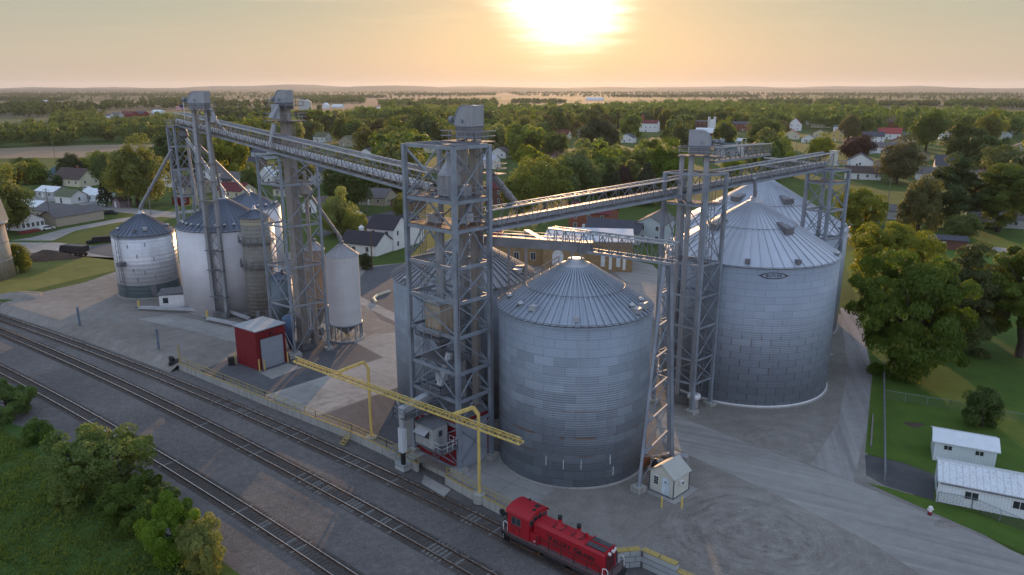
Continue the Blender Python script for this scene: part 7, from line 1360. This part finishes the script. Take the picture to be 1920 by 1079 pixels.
# bushes on the near bank
for x, y, h, w, k, m, l in [(14, 785, 5.4, 7.4, 'b2', 'leafF', 'pale topped bush at the left edge of the near bank'), (74, 828, 3.0, 4.2, 'bush', 'leafF', 'small round bush between the edge bush and the big one'), (184, 925, 8.0, 10.8, 'b1', 'leafF', 'biggest leafy bush overlapping the near track'), (262, 985, 5.2, 7.2, 'b2', 'leafA', 'dark feathery bush right of the biggest one'), (332, 1050, 6.6, 6.2, 'b2', 'leafF', 'upright bright green bush nearest the bottom edge'), (388, 1072, 5.6, 4.8, 'b1', 'leafB', 'yellowish bush on the right end of the bank row')]:
    tree(x, y, h, w, k, m, l, .02, -1.1, group='bushes on the near bank', cat='bush', name='bush')
# left foreground and town landmarks
for a in [(38, 510, 7, 6.5, 'bush', 'leafB', 'yellow lit bush beside the old silo', .05), (10, 440, 19, 18, 'n1', 'leafB', 'big yellow green tree behind the old silo', .12), (262, 388, 24, 21, 'n1', 'leafB', 'tallest bright yellow green tree left of the far left tower', .12), (210, 366, 17, 17, 'n2', 'leafA', 'broad green tree left of the tallest bright one', .1), (200, 388, 11, 7.5, 'cone', 'leafN', 'dark spruce in front of the white garage', .1), (195, 330, 13, 15, 'n2', 'leafA', 'round green tree on the edge of the tan field', .1), (135, 340, 12.5, 13, 'n3', 'leafC', 'dark green tree left of the round field edge tree', .1), (50, 332, 10, 14, 'n2', 'leafC', 'dark round tree at the field edge far left', .12), (108, 350, 5, 6, 'bush', 'leafC', 'dark shrub at the foot of the large brown roof', .03),
          (632, 442, 13, 12, 'n1', 'leafB', 'round yellow green tree left of the farmhouse garage', .06), (668, 448, 9, 9, 'n2', 'leafB', 'smaller bright tree beside the farmhouse', .05), (655, 400, 19, 22, 'n2', 'leafC', 'big drooping dark tree under the belt bridge', .1), (470, 366, 12, 9, 'n1', 'leafA', 'light green tree behind the half hidden pale tank', .1), (432, 320, 17, 12, 'cone', 'leafN', 'dark pine behind the left elevator legs', .1), (684, 505, 4, 4, 'bush', 'leafC', 'small dark shrub in front of the farmhouse garage', .05), (752, 405, 7, 6, 'n1', 'leafB', 'yellow shrub tree behind the farmhouse', .1),
          (985, 292, 24, 20, 'n3', 'leafB', 'tall rounded sunlit tree right of the tallest tower hood', .1), (1018, 395, 20, 22, 'n2', 'leafB', 'wide yellow green tree above the right conveyor bridge', .1), (1075, 385, 22, 23, 'n1', 'leafA', 'large round tree right of the wide yellow green one', .08), (975, 412, 16, 15, 'n2', 'leafB', 'yellow green tree at the left end of the right conveyor bridge', .1), (1120, 296, 27, 30, 'n1', 'leafC', 'broadest dark round tree straight ahead', .08), (1165, 345, 18, 20, 'n2', 'leafA', 'mid green spreading tree right of centre', .1), (1210, 385, 16, 14, 'cone', 'leafN', 'dark conifer left of the right tower', .08), (1165, 375, 13, 9, 'n3', 'leafR', 'copper leaved tree among the green ones', .08), (1140, 380, 14, 11, 'n3', 'leafC', 'dark narrow tree left of the copper leaved one', .08), (1250, 365, 21, 19, 'n1', 'leafA', 'round green tree left of the right elevator head', .1), (1040, 300, 18, 19, 'n2', 'leafA', 'rounded tree between the lit tall one and the broad dark one', .1),
          (1462, 300, 15, 13, 'n1', 'leafB', 'small bright round tree behind the conveyor crossing', .1), (1430, 282, 24, 26, 'n2', 'leafA', 'large tree behind the crossing of conveyor and catwalk', .1), (1536, 302, 15, 16, 'n1', 'leafB', 'bright tree above the drive guard of the right bridge', .1), (1605, 306, 17, 24, 'n2', 'leafR', 'wide dark copper tree in front of the white houses', .1), (1682, 345, 20, 21, 'n1', 'leafD', 'olive domed tree right of the white gabled bungalow', .1), (1735, 285, 30, 26, 'n2', 'leafA', 'tallest green tree right of the church wing', .08), (1805, 315, 25, 24, 'n1', 'leafC', 'dark domed tree right of the tallest green one', .08), (1885, 345, 18, 26, 'n2', 'leafA', 'wide green tree at the right edge above the lawn', .1), (1850, 268, 24, 24, 'n1', 'leafB', 'light green tree far right near the grey gabled house', .1), (1720, 215, 20, 12, 'cone', 'leafN', 'dark spruce by the far green field on the right', .1), (1592, 262, 20, 20, 'n3', 'leafD', 'olive tree in front of the church hall', .1), (600, 212, 14, 10, 'r1', 'leafA', 'lone round tree beside the far white farmhouse', .1), (735, 208, 20, 18, 'r2', 'leafA', 'round tree at the wood edge near the far pink field', .1), (768, 205, 16, 16, 'r1', 'leafC', 'dark round tree alone on the far field edge', .1)]:
    tree(*a)
# fill: canopy of the town, individuals within about half a kilometre
def proj(p):
    z = p.z - H; c = p.y * math.cos(PITCH) - z * math.sin(PITCH); w = p.y * math.sin(PITCH) + z * math.cos(PITCH); return 960 + FPX * p.x / c, 540 - FPX * w / c
def inside(x, y, poly):
    r = False; n = len(poly)
    for i in range(n):
        (x1, y1), (x2, y2) = poly[i], poly[(i + 1) % n]
        if (y1 > y) != (y2 > y) and x < (x2 - x1) * (y - y1) / (y2 - y1) + x1: r = not r
    return r
ZONES = [([(390, 318), (540, 312), (760, 345), (900, 330), (960, 350), (1240, 380), (1500, 330), (1560, 300), (1920, 420), (1990, 420), (1990, 262), (1300, 232), (740, 236), (640, 232), (420, 262)], 196, 11.5), ([(-60, 350), (250, 342), (330, 335), (330, 318), (180, 312), (0, 314), (-60, 312)], 26, 12), ([(300, 345), (420, 325), (640, 390), (760, 380), (760, 345), (560, 318), (400, 318)], 16, 10)]
rnd = random.Random(21); VIEW = []      # keep houses in view: no fill tree right in front of one
HP = []
for hp, hr in HOUSES:
    q = proj(hp + Vector((0, 0, 2))); HP.append((q[0], q[1], hr / max(1, math.hypot(hp.x, hp.y)) * FPX, math.hypot(hp.x, hp.y)))
kinds = [('r1', 'leafA'), ('r2', 'leafA'), ('r3', 'leafA'), ('r4', 'leafA'), ('r5', 'leafC'), ('r1', 'leafC'), ('r2', 'leafB'), ('r4', 'leafB'), ('r3', 'leafD'), ('r5', 'leafA'), ('r3', 'leafB'), ('cone', 'leafN')]
fill = []
for poly, cnt, spc in ZONES:
    xs = [p[0] for p in poly]; ys = [p[1] for p in poly]; k = 0; tries = 0; acc = []
    while k < cnt and tries < 9000:
        tries += 1; D = 1 / rnd.uniform(1 / G(960, min(ys)).length, 1 / G(960, max(ys)).length) if rnd.random() < .5 else rnd.uniform(G(960, max(ys)).length, min(900, G(960, min(ys)).length)); x = rnd.uniform(min(xs), max(xs)); d = ray(x, 165); p = Vector((d.x, d.y, 0)).normalized() * D; x, y = proj(p)
        if not inside(x, y, poly): continue
        h = rnd.triangular(13, 27, 20) if cnt != 26 else rnd.uniform(8, 11.5); w = h * rnd.uniform(.85, 1.2)
        if any((p - q).length < (w + w2) * .29 for q, w2 in fill) or any((p - t[1]).length < (w + t[2]) * .29 for t in TREES): continue
        if any((p - hp).length < hr + w * .42 for hp, hr in HOUSES): continue
        tx, ty = proj(p + Vector((0, 0, h * .55))); wp = w / D * FPX * .5
        if any(D < hd and abs(tx - hx) < (wp + hw) * .78 and ty - h / D * FPX * .5 < hy < y + 2 for hx, hy, hw, hd in HP): continue
        fill.append((p, w)); acc.append((p, h, w)); k += 1
    for p, h, w in acc:
        kd, mt = rnd.choice(kinds)
        if kd == 'cone': w *= .5
        tree(0, 0, h, w, kd, mt, None, .0, pos=p)
# labels for the fill trees: look, then the nearest landmark and the order in which they stand
print('TREES', len(TREES)); HUE = dict(leafA='mid green', leafB='yellow green', leafC='dark green', leafD='olive', leafN='blackish green', leafR='copper'); SHP = dict(r1='round', r2='lumpy', r3='upright', r4='spreading', r5='dense', cone='pointed')
LM = [(t[1], t[0]['label']) for t in TREES if t[6]] ; HL = [(h.location.copy(), h['label']) for h in bpy.data.objects if h.parent is None and h.get('category') == 'house']
seen = {}
for t in TREES:
    if t[6]: continue
    p = t[1]; hp, hl = min(HL, key=lambda q: (q[0] - p).length); rel = 'behind' if p.y - hp.y > abs(p.x - hp.x) else ('in front of' if hp.y - p.y > abs(p.x - hp.x) else ('left of' if p.x < hp.x else 'right of'))
    sz = 'tall' if t[3] > 18.5 else ('low' if t[3] < 14 else 'middling'); short = ' '.join(hl.split()[:7])
    for cut in (' behind', ' among', ' with', ' left', ' right', ' up', ' far', ' under', ' above', ' below', ' in ', ' beside', ' seen', ' at', ' between', ' on', ' half', ' just', ' and', ' of', ' sweeping', ' near'):
        pass
    t.append((f"{sz} {SHP[t[4]]} {HUE[t[5]]} tree", rel, short)); seen.setdefault((t[7]), []).append(t)
ORD = ['nearest', 'second nearest', 'third nearest', 'fourth nearest', 'fifth nearest', 'sixth nearest', 'seventh nearest', 'eighth nearest', 'ninth nearest']
def trim(s):
    w = s.split(); bad = {'with', 'a', 'the', 'of', 'and', 'behind', 'left', 'right', 'in', 'under', 'above', 'by', 'at', 'between', 'two', 'long', 'just', 'half', 'beside', 'up', 'far', 'small', 'open', 'white', 'dark', 'grey', 'red', 'an', 'bright', 'low', 'hip'}
    while len(w) > 3 and w[-1] in bad: w.pop()
    return ' '.join(w[:6])
for (a, rel, sh), ts in seen.items():
    ts.sort(key=lambda t: t[1].length)
    for i, t in enumerate(ts): t[0]['label'] = f"{a} {rel} the {trim(sh)}" if len(ts) == 1 else f"{ORD[i]} {a} {rel} the {trim(sh)}"
# far woods and the canopy beyond: one mass each
def mass(name, polys, n, hr, leaf, nl, mat, seed, label=None):
    rs = np.random.RandomState(seed); out = []; base = [crown_verts(100 + i, nl, leaf, ('round', 'spread', 'tall', 'round')[i], 22) for i in range(4)]; tot = sum(p[1] for p in polys)
    for poly, wt in polys:
        g = [G(*q) for q in poly]; gx = [(p.x, p.y) for p in g]; x0, x1, y0, y1 = min(p[0] for p in gx), max(p[0] for p in gx), min(p[1] for p in gx), max(p[1] for p in gx); k = 0; tries = 0; N = int(n * wt / tot)
        while k < N and tries < N * 60:
            tries += 1; x, y = rs.uniform(x0, x1), rs.uniform(y0, y1)
            if not inside(x, y, gx): continue
            if any((x - hp.x) ** 2 + (y - hp.y) ** 2 < (hr_ + 7) ** 2 for hp, hr_ in HOUSES) : continue
            h = rs.uniform(*hr); w = h * rs.uniform(.75, 1.1); a = rs.uniform(0, 6.28); V = base[rs.randint(4)]; ca, sa = math.cos(a), math.sin(a)
            out.append(np.stack([(V[:, 0] * ca - V[:, 1] * sa) * w / 2 + x, (V[:, 0] * sa + V[:, 1] * ca) * w / 2 + y, V[:, 2] * h * .52 + h * .5], 1)); k += 1
    o = quads(name, np.concatenate(out), M[mat]); o['kind'] = 'stuff'; return o
mass('woodland', [([(390, 262), (640, 236), (740, 238), (1300, 234), (1990, 264), (1990, 238), (1500, 214), (1260, 210), (1060, 216), (960, 219), (690, 228), (640, 236), (440, 250)], 10), ([(1050, 216), (1260, 212), (1400, 213), (1400, 208), (1300, 205), (1180, 208)], 1)], 1100, (14, 23), .17, 480, 'leafA', 41)
mass('woodland', [([(950, 218), (1250, 212), (1400, 214), (1500, 224), (1990, 248), (1990, 238), (1500, 215), (1260, 206), (1040, 212)], 6), ([(620, 226), (760, 226), (900, 214), (870, 207), (700, 214), (640, 218)], 2), ([(1750, 240), (1990, 246), (1990, 232), (1760, 228)], 1)], 620, (9, 16), .2, 300, 'leafB', 43)
mass('woodland', [([(-300, 286), (0, 279), (170, 273), (340, 268), (340, 250), (200, 246), (0, 258), (-300, 264)], 5), ([(330, 300), (410, 290), (400, 268), (330, 266)], 1), ([(80, 238), (180, 240), (200, 226), (110, 226)], 1.3), ([(170, 254), (340, 250), (430, 244), (430, 240), (170, 244)], 1.4)], 420, (11, 18), .16, 520, 'leafA', 44)
mass('woodland', [([(-300, 222), (0, 221), (90, 221), (150, 216), (220, 208), (140, 204), (0, 204), (-300, 206)], 5), ([(200, 208), (400, 204), (520, 204), (520, 199), (300, 197), (180, 199)], 2), ([(400, 230), (520, 224), (520, 219), (420, 221)], .8)], 560, (13, 20), .24, 260, 'leafC', 45)
mass('woodland', [([(705, 204), (935, 203), (930, 195), (720, 196)], 2), ([(1525, 202), (1640, 203), (1640, 196), (1540, 195)], 2), ([(1765, 204), (1990, 206), (1990, 197), (1780, 195)], 2.4), ([(560, 196), (685, 195), (680, 190), (570, 190)], 1.5), ([(1380, 200), (1520, 199), (1520, 195), (1390, 196)], 1)], 760, (13, 19), .3, 170, 'leafC', 46)
mass('hedges', [([(540, 186), (720, 185), (720, 183), (540, 183)], 1), ([(0, 190), (130, 190), (130, 187.5), (0, 187)], .6), ([(280, 192), (420, 192), (420, 189), (280, 189)], .8), ([(960, 195), (1060, 195), (1060, 192), (960, 192)], .25), ([(740, 180), (930, 180), (930, 178), (740, 178)], 1), ([(1150, 184), (1420, 184), (1420, 180.5), (1150, 181)], 1), ([(1440, 180), (1900, 182), (1900, 178), (1440, 177)], 1.2), ([(0, 182), (420, 182), (420, 178), (0, 178)], 1.5), ([(900, 177), (1400, 177), (1400, 174), (900, 174)], 1.2), ([(1650, 200), (1760, 200), (1760, 197), (1650, 197)], .5), ([(-200, 176), (800, 176), (800, 173), (-200, 173)], 1.2), ([(-200, 192), (620, 188), (900, 182), (900, 175), (-200, 176)], 3), ([(960, 181), (1500, 190), (1950, 196), (1950, 176), (960, 175)], 3)], 9500, (7, 14), .45, 60, 'leafC', 47)
